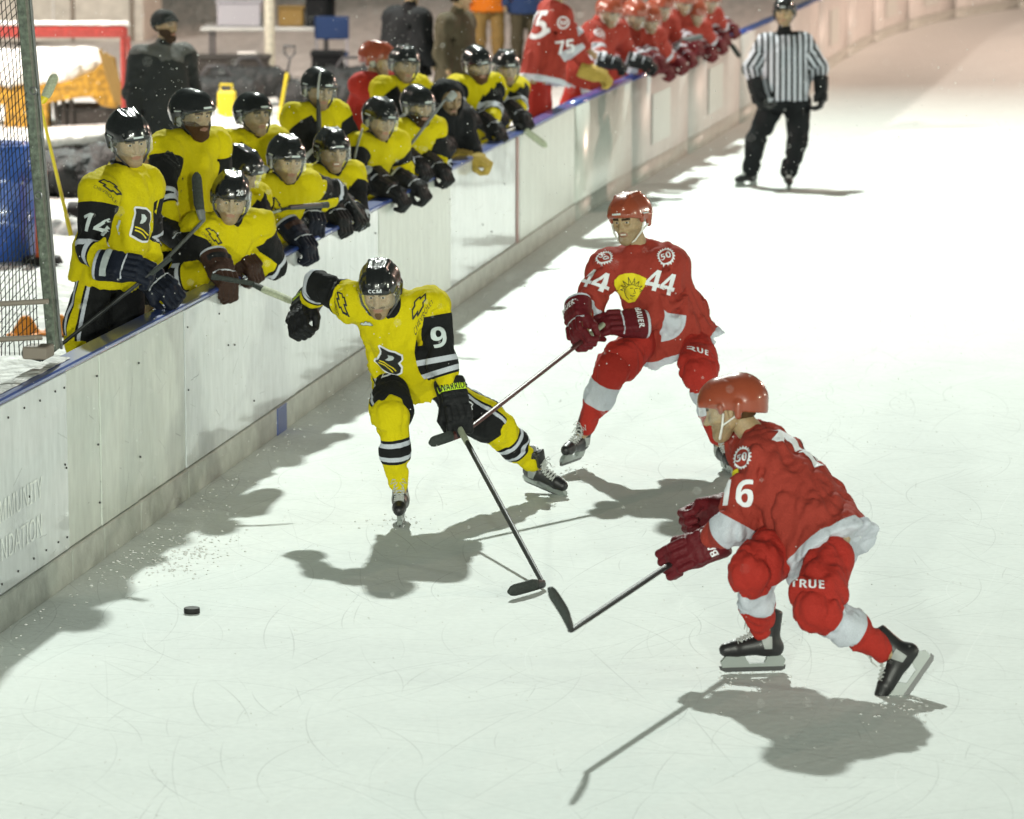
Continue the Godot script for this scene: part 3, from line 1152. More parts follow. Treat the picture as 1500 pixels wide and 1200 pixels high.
# creases of loose cloth: shallow grooves that run down the trunk and round the sleeves
static func trunk_folds(j: Dictionary, w: Dictionary, seed: int) -> Array:
	var rng := RandomNumberGenerator.new()
	rng.seed = seed
	var ops := []
	var side: Vector3 = w.side
	var up: Vector3 = w.up
	var fw := side.cross(up)
	var b: float = w.bulk
	for k in (24 if w.get("pulls", true) else 0):
		var th := TAU * (k + rng.randf_range(-0.4, 0.4)) / 24.0
		var t0 := rng.randf_range(0.3, 0.6)
		if sin(th) > 0.55: t0 = rng.randf_range(0.95, 1.05)
		var t1 := rng.randf_range(1.0, 1.4)
		var turn := rng.randf_range(-0.4, 0.4)
		var pts := []
		for e: Array in [[t0, th], [lerpf(t0, t1, 0.5), th + turn * 0.35], [t1, th + turn]]:
			var t: float = e[0]
			var r := lerpf(0.158, 0.2, clampf((t - 0.3) / 0.9, 0.0, 1.0)) * b
			pts.append(j.nk - up * (t * 0.5) + side * (cos(e[1]) * r * 1.34) + fw * (sin(e[1]) * r * 1.13 + 0.012 * (1.0 - t)))
		var g := rng.randf_range(0.010, 0.017)
		ops.append([1, pts[0], pts[1], g * 0.5, g, 0.02])
		ops.append([1, pts[1], pts[2], g, g * 1.1, 0.02])
	# pulls from the armpits towards the belly
	for s: float in ([1.0, -1.0] if w.get("pulls", true) else []):
		for k in 4:
			var th := PI * 0.5 - s * (1.0 - 0.05 * k)
			var te := PI * 0.5 - s * rng.randf_range(0.15, 0.75)
			var t0 := 0.42 + 0.11 * k
			var t1 := t0 + rng.randf_range(0.16, 0.42)
			var pts := []
			for e: Array in [[t0, th], [lerpf(t0, t1, 0.55), lerpf(th, te, 0.45)], [t1, te]]:
				var r := lerpf(0.158, 0.2, clampf((e[0] - 0.3) / 0.9, 0.0, 1.0)) * b
				pts.append(j.nk - up * (e[0] * 0.5) + side * (cos(e[1]) * r * 1.34) + fw * (sin(e[1]) * r * 1.13 + 0.013 * (1.0 - e[0])))
			ops.append([1, pts[0], pts[1], 0.013, 0.011, 0.014])
			ops.append([1, pts[1], pts[2], 0.011, 0.003, 0.014])
	return ops

static func limb_folds(a: Vector3, b: Vector3, ra: float, rb: float, n: int, seed: int) -> Array:
	var rng := RandomNumberGenerator.new()
	rng.seed = seed
	var ops := []
	var ax := (b - a).normalized()
	var s := ax.cross(Vector3(0.3, 0.2, 0.9)).normalized()
	var t := ax.cross(s)
	var ln := (b - a).length()
	for k in n:
		var f := (k + rng.randf_range(0.1, 0.9)) / n
		var an := rng.randf() * TAU
		var sweep := rng.randf_range(0.7, 1.7) * (1.0 if rng.randf() < 0.5 else -1.0)
		var slide := rng.randf_range(-0.09, 0.09)
		var r := lerpf(ra, rb, f) * 1.02
		var p := []
		for m in 3:
			var q := an + sweep * m * 0.5
			p.append(a + ax * clampf(f * ln + slide * m * 0.5, 0.0, ln) + (s * cos(q) + t * sin(q)) * r)
		var g := rng.randf_range(0.008, 0.015) * minf(1.0, ra / 0.1)
		ops.append([1, p[0], p[1], g * 0.5, g, 0.022])
		ops.append([1, p[1], p[2], g, g * 0.5, 0.022])
	return ops

static func pants_ops(j: Dictionary, w: Dictionary) -> Array:
	var up: Vector3 = w.up
	var ops := [[0, j.hipL + up * 0.02, j.hipR + up * 0.02, 0.095, 0.095, 0.04], [0, j.pv, j.pv + up * 0.03, 0.095, 0.09, 0.04, w.side, 1.2]]
	for s: String in ["L", "R"]:
		var hp: Vector3 = j["hip" + s]
		var kn: Vector3 = j["kn" + s]
		if w.long_legs:
			var an: Vector3 = j["an" + s]
			var lw: float = w.get("leg", 1.0)
			ops.append([0, hp, kn, 0.118 * lw, 0.09 * lw, 0.05])
			ops.append([0, kn, an.lerp(kn, 0.1), 0.09 * lw, 0.08 * lw, 0.04])
			ops.append_array(limb_folds(hp, kn, 0.118, 0.09, 6, w.seed + 5))
			ops.append_array(limb_folds(kn, an, 0.09, 0.078, 7, w.seed + 6))
		else:
			var th := kn - hp
			ops.append([0, hp + th * 0.3, hp + th * 0.82, 0.104, 0.128, 0.05])
			ops.append_array(limb_folds(hp, kn, 0.12, 0.128, 7, w.seed + 5))
	return ops

# 0 main, 1 light stripe, 2 second stripe
static func pants_dye(p: Vector3, n: Vector3, j: Dictionary, w: Dictionary) -> int:
	if w.team != "yellow":
		return 0
	var left: bool = (p - j.pv).dot(w.side) > 0.0
	var hp: Vector3 = j.hipL if left else j.hipR
	var kn: Vector3 = j.knL if left else j.knR
	var ax := (kn - hp).normalized()
	var q := (p - hp) - ax * (p - hp).dot(ax)
	var out: Vector3 = w.side * (1.0 if left else -1.0)
	out = (out - ax * out.dot(ax)).normalized()
	var an := absf(q.angle_to(out))
	if an < 0.22: return 2
	if an > 0.34 and an < 0.52: return 1
	return 0

static func sock_ops(j: Dictionary, s: String) -> Array:
	var hp: Vector3 = j["hip" + s]
	var kn: Vector3 = j["kn" + s]
	var an: Vector3 = j["an" + s]
	var mid := kn.lerp(an, 0.45)
	var ops := [[0, hp.lerp(kn, 0.7), kn, 0.1, 0.104, 0.03], [0, kn, mid, 0.1, 0.086, 0.03], [0, mid, an.lerp(kn, 0.12), 0.084, 0.058, 0.03]]
	ops.append_array(limb_folds(hp.lerp(kn, 0.8), kn, 0.1, 0.104, 3, int(kn.x * 1000.0)))
	ops.append_array(limb_folds(kn, an, 0.1, 0.06, 9, int(kn.z * 1000.0)))
	return ops

static func sock_dye(p: Vector3, n: Vector3, kn: Vector3, an: Vector3, team: String) -> int:
	var t := (p - kn).dot(an - kn) / (an - kn).length_squared()
	if team == "red":
		return 1 if t > 0.2 and t < 0.52 else 0
	if (t > 0.27 and t < 0.31) or (t > 0.37 and t < 0.49) or (t > 0.55 and t < 0.59): return 2
	if t >= 0.31 and t <= 0.37 or t >= 0.49 and t <= 0.55: return 1
	return 0

static func body_ops(j: Dictionary) -> Array:
	var up: Vector3 = (j.nk - j.pv).normalized()
	var side: Vector3 = (j.shL - j.shR).normalized()
	var ops := [[0, j.hd - (j.hd - j.nk).normalized() * 0.05, j.nk - up * 0.05, 0.056, 0.064, 0.03], [0, j.nk - up * 0.1, j.pv, 0.085, 0.08, 0.05, side, 1.4]]
	for s: String in ["L", "R"]:
		ops.append([0, j.nk - up * 0.06, j["sh" + s], 0.05, 0.05, 0.04])
		ops.append([0, j["sh" + s], j["el" + s], 0.034, 0.03, 0.03])
		ops.append([0, j["el" + s], j["wr" + s], 0.03, 0.028, 0.03])
		ops.append([0, j["hip" + s], j["kn" + s], 0.075, 0.055, 0.04])
		ops.append([0, j["kn" + s], j["an" + s], 0.05, 0.038, 0.03])
	return ops

# everything of one person that has to be computed; runs on a worker thread
static func dress(d: Dictionary) -> Dictionary:
	var j: Dictionary = d.j
	var w: Dictionary = d.w
	w.side = (j.shL - j.shR).normalized()
	w.up = (j.nk - j.pv).normalized()
	w.face = d.face
	w.seed = d.seed
	var c: float = d.cell
	var out := {}
	var top := sculpt(top_ops(j, w), c, w.fold, 6.5, d.seed)
	out.top_raw = top
	out.top = dye(top, func(p, n): return top_dye(p, n, j, w), 3)
	var pants := sculpt(pants_ops(j, w), c * (2.0 if d.hidden_legs else 1.15), w.fold, 6.0, d.seed + 7)
	out.pants_raw = pants
	out.pants = dye(pants, func(p, n): return pants_dye(p, n, j, w), 2)
	if not w.long_legs and not d.hidden_legs:
		for s: String in ["L", "R"]:
			var m := sculpt(sock_ops(j, s), c, w.fold * 0.7, 8.0, d.seed + 11)
			var kn: Vector3 = j["kn" + s]
			var an: Vector3 = j["an" + s]
			out["sock" + s] = dye(m, func(p, n): return sock_dye(p, n, kn, an, w.team), 3)
	out.body = sculpt(body_ops(j), 0.022 if d.cell < 0.0125 else 0.032)
	return out

# ---------------------------------------------------------------- the rink
const BX := -5.2        # the boards' face
func rink() -> void:
	var st := tool()
	st.set_smooth_group(-1)
	face(st, [Vector3(-5.3, 0, 30), Vector3(-5.3, 0, -110), Vector3(40, 0, -110), Vector3(40, 0, 30)])
	structure("ice", done(st), M.ice)
	st = tool()
	var nx := 60
	var nz := 90
	var ns := FastNoiseLite.new()
	ns.seed = 5
	ns.frequency = 0.16
	var hgt := func(x: float, z: float) -> float:
		var lump := 0.13 * ns.get_noise_2d(x * 1.6, z * 1.6) + 0.05 * ns.get_noise_2d(x * 7.0, z * 7.0)
		return 0.13 + lump * clampf((-5.9 - x) / 2.0, 0.0, 1.0)
	st.set_smooth_group(0)
	for ix in nx:
		for iz in nz:
			var q := []
			for c: Array in [[0, 0], [0, 1], [1, 1], [1, 0]]:
				var x: float = -5.34 - 0.35 * (ix + c[0])
				var z: float = 6.0 - 0.95 * (iz + c[1])
				if ix + c[0] == nx: x = -200.0
				q.append(Vector3(x, hgt.call(x, z), z))
			q.reverse()
			face(st, q)
	structure("snow_ground", done(st), M.snow)
	# boards along the benches: panels with open joints, a capping rail and a kick strip
	var t := thing("rink_boards", "long white rink boards with a blue capping rail along the benches", "boards", Vector3(BX, 0, -30))
	var seams := [8.0, 5.5, 3.0, 0.5, -2.0, -4.5, -7.0, -9.5, -12.0, -14.6, -17.2, -17.77, -18.46, -19.44, -22.07, -24.62, -27.25, -30.36, -33.3]
	var kinds := {9: "clear", 13: "clear", 14: "clear", 16: "clear"}
	for i in seams.size() - 1:
		var z0: float = seams[i]
		var z1: float = seams[i + 1]
		var m: Material = M.board
		if kinds.has(i): m = M.board_clear if kinds[i] == "clear" else M.board_back
		var inset := 0.004 if i % 2 == 0 else 0.0
		part("panel", a_box(Vector3(0.06, 0.882, absf(z1 - z0) - 0.008), m, 0.004), t, Transform3D(Basis.IDENTITY, Vector3(-0.03 - inset, 0.17 + 0.441, (z0 + z1) * 0.5 + 30.0)))
		part("kick_strip", a_box(Vector3(0.07, 0.168, absf(z1 - z0) - 0.002), M.kick, 0.006), t, Transform3D(Basis.IDENTITY, Vector3(-0.023, 0.084, (z0 + z1) * 0.5 + 30.0)))
	# a second strip of backing closes the joints
	part("frame", a_box(Vector3(0.05, 1.04, 41.3), M.metal_dark, 0.002), t, Transform3D(Basis.IDENTITY, Vector3(-0.095, 0.52, 17.35)))
	part("capping_rail", a_box(Vector3(0.13, 0.028, 41.3), M.cap_blue, 0.008), t, Transform3D(Basis.IDENTITY, Vector3(-0.06, 1.069, 17.35)))
	var sc := CylinderMesh.new()
	sc.top_radius = 0.0055
	sc.bottom_radius = 0.0055
	sc.height = 0.008
	sc.radial_segments = 10
	sc.rings = 1
	sc.material = M.screw
	var turn := Basis(Vector3(0, 0, 1), PI * 0.5)
	for k: Array in [[-14.8, 0.98], [-15.1, 0.98], [-15.5, 0.99], [-15.75, 0.985], [-16.0, 0.985], [-16.25, 0.98], [-16.5, 0.985], [-16.75, 0.98], [-17.0, 0.985], [-17.15, 0.98], [-17.14, 0.6], [-17.16, 0.58], [-16.55, 0.55], [-16.6, 0.24], [-16.8, 0.24], [-17.0, 0.24], [-16.35, 0.23], [-16.1, 0.22], [-15.85, 0.22], [-17.15, 0.235], [-17.72, 0.95], [-17.72, 0.6], [-17.73, 0.3], [-18.5, 0.9], [-18.5, 0.4], [-19.5, 0.95], [-19.5, 0.6], [-20.2, 0.93], [-20.4, 0.72], [-20.55, 0.7], [-21.5, 0.98], [-21.7, 0.95], [-21.0, 0.3], [-24.5, 0.9], [-27.2, 0.85], [-28.6, 0.5], [-29.0, 0.4], [-29.6, 0.72]]:
		part("screw", sc, t, Transform3D(turn, Vector3(0.002, k[1], k[0] + 30.0)))
	part("snow_cap", lump([[0, Vector3(-0.08, 1.083, 12.6), Vector3(-0.085, 1.083, 14.6), 0.05, 0.055, 0.02, Vector3.UP, 0.2], [0, Vector3(-0.09, 1.085, 13.4), Vector3(-0.09, 1.085, 17.0), 0.05, 0.05, 0.02, Vector3.UP, 0.2], [2, Vector3(0, 1.0835, 0), Vector3.DOWN]], 0.008, 0.004, 9), t, Transform3D.IDENTITY, M.snow)
	board_writing("MMUNITY", 0.105, -16.42, 0.56, t)
	board_writing("NDATION", 0.105, -16.42, 0.38, t)
	# the rink's blue and red lines carried up the boards
	part("blue_line", a_box(Vector3(0.006, 0.165, 0.24), M.cap_blue, 0.001), t, Transform3D(Basis.IDENTITY, Vector3(0.0145, 0.0835, 30.0 - 21.65)))
	part("red_line", a_box(Vector3(0.006, 0.88, 0.11), M.line_red, 0.001), t, Transform3D(Basis.IDENTITY, Vector3(0.001, 0.611, 30.0 - 30.22)))
	# boards past the red bench and round the far corner
	var c := thing("corner_boards", "pale rink boards running past the red bench and curving round the far corner", "boards", Vector3(BX, 0, -33.3))
	var path := [Vector2(-5.2, -33.3), Vector2(-5.12, -36.5), Vector2(-4.99, -40.0), Vector2(-4.87, -44.0), Vector2(-4.75, -48.0), Vector2(-4.65, -52.0), Vector2(-4.56, -56.0), Vector2(-4.42, -59.5), Vector2(-4.1, -63.0), Vector2(-3.5, -66.5), Vector2(-2.5, -70.0), Vector2(-1.0, -73.0), Vector2(1.0, -75.6), Vector2(4.0, -78.0), Vector2(8.0, -79.5), Vector2(14.0, -80.0), Vector2(22.0, -80.0)]
	var P := []
	for q: Vector2 in path: P.append(Vector3(q.x - BX, 0, q.y + 33.3))
	for i in P.size() - 1:
		var pts := []
		for k in 4:
			pts.append((P[i] as Vector3).cubic_interpolate(P[i + 1], P[maxi(i - 1, 0)], P[mini(i + 2, P.size() - 1)], k / 3.0))
		part("panel", bent_wall(pts, 0.17, 1.053, 0.06, 0.004), c, Transform3D.IDENTITY, M.board if i == 0 else M.board_back)
		part("kick_strip", bent_wall(pts, 0.0, 0.168, 0.055, 0.0), c, Transform3D.IDENTITY, M.kick)
		part("capping_rail", bent_wall(pts, 1.055, 1.083, 0.12, 0.0), c, Transform3D.IDENTITY, M.cap_blue)
		if i in [1, 2, 5, 7, 8]:   # worn advertising films
			var d: Vector3 = (pts[2] - pts[1]).normalized()
			var n := Vector3(-d.z, 0, d.x)
			var mid: Vector3 = (pts[1] + pts[2]) * 0.5
			part("advert", a_box(Vector3(d.length() * 1.1, 0.52, 0.004), M.ghost_grey, 0.001), c, Transform3D(Basis(d, Vector3.UP, d.cross(Vector3.UP)), mid + n * 0.012 + Vector3(0, 0.58, 0)))

func bent_wall(pts: Array, y0: float, y1: float, thick: float, gap: float) -> ArrayMesh:
	var st := tool()
	st.set_smooth_group(0)
	var front := []
	var back := []
	for i in pts.size():
		var d: Vector3 = (pts[mini(i + 1, pts.size() - 1)] - pts[maxi(i - 1, 0)]).normalized()
		var n := Vector3.UP.cross(d) * -1.0
		var p: Vector3 = pts[i]
		if i == 0: p += d * gap
		if i == pts.size() - 1: p -= d * gap
		front.append(p)
		back.append(p - n * thick if n.dot(Vector3(1, 0, 1)) > 0 else p + n * thick)
	for i in pts.size() - 1:
		var u := Vector3(0, y0, 0)
		var w := Vector3(0, y1, 0)
		face(st, [front[i] + u, front[i] + w, front[i + 1] + w, front[i + 1] + u])
		face(st, [back[i] + u, back[i + 1] + u, back[i + 1] + w, back[i] + w])
		face(st, [front[i] + w, back[i] + w, back[i + 1] + w, front[i + 1] + w])
	var l := pts.size() - 1
	face(st, [front[0] + Vector3(0, y0, 0), back[0] + Vector3(0, y0, 0), back[0] + Vector3(0, y1, 0), front[0] + Vector3(0, y1, 0)])
	face(st, [front[l] + Vector3(0, y0, 0), front[l] + Vector3(0, y1, 0), back[l] + Vector3(0, y1, 0), back[l] + Vector3(0, y0, 0)])
	return done(st)

# worn white lettering on the facing of the boards, running away from the camera
func board_writing(text: String, h: float, z: float, y: float, t: Node3D) -> void:
	var tris := lettering(text, h, false)
	var st := tool()
	st.set_smooth_group(-1)
	for p in tris:
		st.add_vertex(Vector3(0.003, y + p.y, z - p.x * 1.05 + 30.0))
	part("lettering", done(st, M.ghost), t)

# ---------------------------------------------------------------- what stands behind the bench
func lump(ops: Array, cell: float, fold := 0.0, seed := 1, freq := 4.0) -> ArrayMesh:
	return to_mesh({0: sculpt(ops, cell, fold, freq, seed)}, [null])

func surroundings() -> void:
	# netting on a steel post fixed to the boards
	var t := thing("safety_net", "black diamond mesh safety net hung from a green steel post on the boards", "safety net", Vector3(-5.27, 1.143, -17.037))
	var lean := Vector3(-0.078, 1, -0.154)
	var st := tool()
	box(st, lean * 1.5, Vector3(0.045, 3.0, 0.085), Basis(Vector3(0, 0, 1), 0.07))
	part("post", done(st, M.post_green), t)
	st = tool()
	box(st, lean * 1.5 + Vector3(0.028, 0, -0.036), Vector3(0.012, 3.0, 0.012), Basis(Vector3(0, 0, 1), 0.07))
	part("post_edge", done(st, M.steel), t)
	for y: float in [0.78, 1.28, 1.85]:
		st = tool()
		var ring := []
		for k in 9: ring.append(lean * y + Vector3(0.03 + 0.018 * cos(TAU * k / 8), 0.018 * sin(TAU * k / 8), 0.03))
		tube(st, ring, [0.004, 0.004, 0.004, 0.004, 0.004, 0.004, 0.004, 0.004, 0.004], 6, false)
		part("ring", done(st, M.steel), t)
	st = tool()
	box(st, Vector3(-0.02, 0.03, 0), Vector3(0.12, 0.06, 0.14))
	part("foot_plate", done(st, M.trim), t)
	st = tool()
	var away := Vector3(-0.86, 0.0, 0.5)
	var wide := 0.7
	var high := 2.3
	var at_net := func(a: float, b: float) -> Vector3:
		return lean * b + away * a + Vector3(0.03 * sin(a * 6.0) * sin(b * 2.1), 0.02 * sin(a * 9.0), 0)
	for i in 34:
		var pts := []
		for s in 26:
			var b := 0.0 + high * s / 25.0
			var a := i * 0.021 + 0.012 + 0.02 * b + 0.004 * sin(b * 11.0 + i)
			if a < wide: pts.append(at_net.call(a, b))
		if pts.size() > 2:
			var rr := []
			rr.resize(pts.size())
			rr.fill(0.0024)
			tube(st, pts, rr, 4, false)
	for i in 62:
		var pts := []
		for s in 14:
			var a := 0.012 + wide * s / 13.0
			var b := i * 0.043 - a * 1.05 + 0.01 * sin(a * 14.0 + i)
			if b > 0.0 and b < high: pts.append(at_net.call(a, b))
		if pts.size() > 2:
			var rr := []
			rr.resize(pts.size())
			rr.fill(0.0024)
			tube(st, pts, rr, 4, false)
	tag(part("netting", done(st, M.cord), t), "", "", "", "stuff")
	st = tool()
	tube(st, [Vector3(0.02, 0.27, -0.05), away * 0.7 + Vector3(0, 0.27, 0)], [0.014, 0.014], 8)
	tube(st, [Vector3(0, 0.1, 0), away * 0.7 + Vector3(0, 0.1, 0)], [0.014, 0.014], 8)
	part("lower_bar", done(st, M.trim), t)
	# blue barrel
	var p := Vector3(-9.193, 0.13, -28.765)
	t = thing("barrel", "blue plastic barrel standing in the snow behind the net", "barrel", p)
	st = tool()
	var prof := [[0.26, 0.0], [0.29, 0.03], [0.30, 0.28], [0.315, 0.31], [0.30, 0.34], [0.305, 0.62], [0.32, 0.65], [0.305, 0.68], [0.29, 0.9], [0.27, 0.94], [0.25, 0.93]]
	var pp := []
	var rr := []
	for k in prof:
		pp.append(Vector3(0, k[1], 0))
		rr.append(k[0])
	tube(st, pp, rr, 28)
	part("drum", done(st, M.barrel_blue), t)
	st = tool()
	tube(st, [Vector3(0, 0.925, 0), Vector3(0, 0.95, 0)], [0.2, 0.19], 24)
	part("lid", done(st, M.barrel_blue), t)
	# orange safety post beside it
	p = Vector3(-8.803, 0.13, -28.511)
	t = thing("marker_post", "orange plastic marker post beside the blue barrel", "marker", p)
	st = tool()
	tube(st, [Vector3.ZERO, Vector3(0, 0.05, 0)], [0.17, 0.15], 16)
	part("foot", done(st, M.rubber), t)
	st = tool()
	tube(st, [Vector3(0, 0.05, 0), Vector3(0, 0.74, 0), Vector3(0, 0.78, 0)], [0.055, 0.05, 0.03], 16)
	part("tube", done(st, M.cone_orange), t)
	# orange pylons lying low behind the net
	for k: Array in [[Vector3(-7.715, 0.13, -24.568), 0.3, "squat orange cone lying behind the safety net", 0.15], [Vector3(-7.509, 0.13, -24.672), 0.12, "small orange cone lying beside the squat one", 0.2]]:
		t = thing("training_cone", k[2], "cone", k[0])
		st = tool()
		tube(st, [Vector3(0, 0.0, 0), Vector3(0, 0.02, 0), Vector3(0, 0.11, 0), Vector3(0, 0.13, 0)], [0.11, 0.1, 0.045, 0.03], 18)
		part("cone", done(st, M.cone_amber), t)
		st = tool()
		box(st, Vector3(0, 0.008, 0), Vector3(0.22, 0.016, 0.22))
		part("foot", done(st, M.cone_amber), t)
	# red goal frame with snow on its bar
	p = Vector3(-11.15, 0.13, -39.272)
	t = thing("goal_frame", "red goal frame standing behind the yellow plough with snow on its crossbar", "goal", p)
	var g := Vector3(0.985, 0, -0.171) * -1.0
	var gb := Vector3(0.171, 0, 0.985) * -1.0
	st = tool()
	tube(st, [Vector3.ZERO, Vector3(0, 1.16, 0)], [0.035, 0.035], 10)
	part("post", done(st, M.goal_red), t)
	st = tool()
	tube(st, [g * 1.83, g * 1.83 + Vector3(0, 1.16, 0)], [0.035, 0.035], 10)
	part("post", done(st, M.goal_red), t)
	st = tool()
	box(st, g * 0.9 + Vector3(0, 1.19, 0), Vector3(1.9, 0.13, 0.1), Basis(g, Vector3.UP, g.cross(Vector3.UP)), 0.03)
	part("crossbar", done(st, M.goal_red), t)
	part("snow_cap", lump([[0, g * -0.02 + Vector3(0, 1.26, 0), g * 1.85 + Vector3(0, 1.26, 0), 0.055, 0.06, 0.02, Vector3.UP, 0.9], [2, Vector3(0, 1.256, 0), Vector3.DOWN]], 0.016, 0.008), t, Transform3D.IDENTITY, M.snow)
	st = tool()
	tube(st, [Vector3(0, 1.15, 0), gb * 0.5 + Vector3(0, 1.1, 0), gb * 0.95 + Vector3(0, 0.4, 0), gb * 1.0], [0.025, 0.025, 0.025, 0.025], 8)
	part("net_hoop", done(st, M.goal_red), t)
	# yellow plough heaped with snow
	p = Vector3(-11.855, 0.13, -40.823)
	t = thing("snow_plough", "yellow steel snow plough heaped with snow behind the bench", "plough", p)
	var bs := Basis(Vector3(0.985, 0, -0.171), Vector3.UP, Vector3(0.171, 0, 0.985))
	# local x to the right, z towards the bench
	st = tool()
	slab(st, PackedVector2Array([Vector2(-1.9, 0.46), Vector2(-0.6, 0.5), Vector2(-0.05, 0.72), Vector2(0.12, 0.9), Vector2(0.2, 0.86), Vector2(0.28, 0.4), Vector2(0.2, 0.3), Vector2(0.05, 0.32), Vector2(-0.1, 0.44), Vector2(-0.55, 0.36), Vector2(-1.9, 0.30)]), 0.08, bs * Vector3(0, -0.05, 0.36), bs)
	part("side_plate", done(st, M.machine_yellow), t)
	st = tool()
	box(st, bs * Vector3(-1.0, 0.42, 0.0), Vector3(2.0, 0.2, 0.7), bs * Basis(Vector3(0, 0, 1), 0.06), 0.02)
	part("trough", done(st, M.machine_yellow), t)
	st = tool()
	box(st, bs * Vector3(-0.82, 0.16, 0.2), Vector3(0.5, 0.34, 0.4), bs, 0.02)
	part("tank", done(st, M.machine_yellow), t)
	st = tool()
	for k in 3:
		tube(st, [bs * Vector3(-0.5 + 0.09 * k, 0.34, 0.3), bs * Vector3(-0.48 + 0.09 * k, 0.02, 0.3)], [0.03, 0.03], 8)
	part("strut", done(st, M.machine_dark), t)
	st = tool()
	box(st, bs * Vector3(-0.1, 0.14, 0.05), Vector3(0.8, 0.26, 0.5), bs, 0.03)
	part("axle", done(st, M.machine_dark), t)
	for k in 3:
		st = tool()
		box(st, bs * Vector3(0.12 + 0.06 * k, 0.62 - 0.04 * k, 0.43), Vector3(0.05, 0.62, 0.03), bs * Basis(Vector3(0, 0, 1), 0.28))
		part("slat", done(st, M.khaki), t)
	part("snow_heap", lump([[0, bs * Vector3(-1.9, 0.62, 0.0), bs * Vector3(-0.15, 0.72, 0.05), 0.32, 0.26, 0.1, Vector3.UP, 0.8], [0, bs * Vector3(-1.2, 0.6, 0.1), bs * Vector3(-0.4, 0.66, 0.1), 0.32, 0.3, 0.1, Vector3.UP, 0.8], [2, bs * Vector3(0, 0.5, 0), Vector3.DOWN]], 0.03, 0.03, 3), t, Transform3D.IDENTITY, M.snow)
	# black tarpaulin pile with snow on it
	p = Vector3(-9.741, 0.13, -33.501)
	t = thing("tarpaulin_pile", "black tarpaulin heaped in the snow behind player fourteen", "tarpaulin", p)
	part("tarpaulin", lump([[0, bs * Vector3(-0.55, 0.2, 0), bs * Vector3(0.55, 0.3, 0), 0.3, 0.34, 0.1, Vector3.UP, 0.8], [0, bs * Vector3(0.2, 0.3, 0.2), bs * Vector3(0.75, 0.24, 0.2), 0.28, 0.2, 0.1], [0, bs * Vector3(-0.3, 0.2, 0.25), bs * Vector3(0.2, 0.12, 0.35), 0.2, 0.2, 0.1]], 0.025, 0.05, 4, 3.0), t, Transform3D.IDENTITY, M.tarp)
	part("snow_cover", lump([[0, bs * Vector3(-0.6, 0.49, -0.12), bs * Vector3(0.3, 0.58, -0.1), 0.13, 0.12, 0.1, Vector3.UP, 0.6], [0, bs * Vector3(0.2, 0.62, -0.1), bs * Vector3(0.75, 0.68, -0.1), 0.1, 0.13, 0.1, Vector3.UP, 0.7]], 0.025, 0.03, 5), t, Transform3D.IDENTITY, M.snow)
	p = Vector3(-9.014, 0.13, -31.198)
	t = thing("rubber_mat_roll", "rolled black rubber mat lying in the snow near the marker post", "mat", p)
	st = tool()
	tube(st, [bs * Vector3(-0.35, 0.1, 0), bs * Vector3(0.4, 0.1, 0.1)], [0.11, 0.11], 16)
	part("roll", done(st, M.rubber), t)
	st = tool()
	tube(st, [bs * Vector3(-0.352, 0.1, 0), bs * Vector3(-0.36, 0.1, 0)], [0.06, 0.05], 12)
	part("core", done(st, M.machine_dark), t)
	# snow banks
	for k: Array in [[Vector3(-9.902, 0.1, -38.989), 0.75, 0.4, "rounded snow bank behind the bearded captain"], [Vector3(-9.008, 0.1, -37.95), 0.5, 0.28, "low snow bank between bench players"], [Vector3(-9.103, 0.1, -30.654), 0.7, 0.2, "low snow bank in front of the black tarpaulin"], [Vector3(-8.736, 0.1, -40.459), 0.7, 0.3, "snow bank below the red helmet"]]:
		var o := part("snow_bank", lump([[0, Vector3(-k[1], 0, 0), Vector3(k[1] * 0.5, 0, 0.1), k[2], k[2] * 0.8, 0.1], [0, Vector3(0, 0.0, 0.2), Vector3(k[1], 0, -0.1), k[2] * 0.8, k[2] * 0.6, 0.1], [2, Vector3(0, -0.1, 0), Vector3.DOWN]], 0.04, 0.05, 7), self, Transform3D(bs, k[0]), M.snow)
		tag(o, k[3], "snow bank")
	# folding table with boxes
	p = Vector3(-11.476, 0.13, -47.418)
	t = thing("folding_table", "grey folding table under boxes behind the bench", "table", p)
	st = tool()
	box(st, bs * Vector3(0, 0.75, 0), Vector3(1.75, 0.045, 0.75), bs, 0.012)
	part("table_top", done(st, M.table_top), t)
	for k: Array in [[-0.75, 0.3], [-0.75, -0.3], [0.75, 0.3], [0.75, -0.3]]:
		st = tool()
		tube(st, [bs * Vector3(k[0], 0, k[1]), bs * Vector3(k[0], 0.73, k[1])], [0.02, 0.02], 8)
		part("leg", done(st, M.metal_dark), t)
	tote("storage_tote", "grey lidded plastic tote on the folding table", p + bs * Vector3(-0.38, 0.773, 0), Vector3(0.62, 0.34, 0.45), M.plastic_grey, bs)
	tote("cardboard_box", "brown cardboard box on the folding table", p + bs * Vector3(0.3, 0.773, 0.0), Vector3(0.36, 0.26, 0.36), M.khaki, bs)
	tote("equipment_case", "black equipment case on the folding table", p + bs * Vector3(0.68, 0.773, 0.0), Vector3(0.4, 0.4, 0.4), M.coat_black, bs)
	# things under and before the table
	tote("white_bucket", "white bucket under the folding table", p + bs * Vector3(-0.28, 0.0, 0.1), Vector3(0.26, 0.45, 0.26), M.plastic_white, bs)
	tote("black_crate", "low black crate in front of the folding table", p + bs * Vector3(-0.35, 0.0, 1.6), Vector3(0.95, 0.5, 0.4), M.machine_dark, bs)
	tote("storage_case", "tall black storage case standing behind a bench player", p + bs * Vector3(0.9, 0.0, 2.6), Vector3(0.42, 0.62, 0.4), M.coat_black, bs)
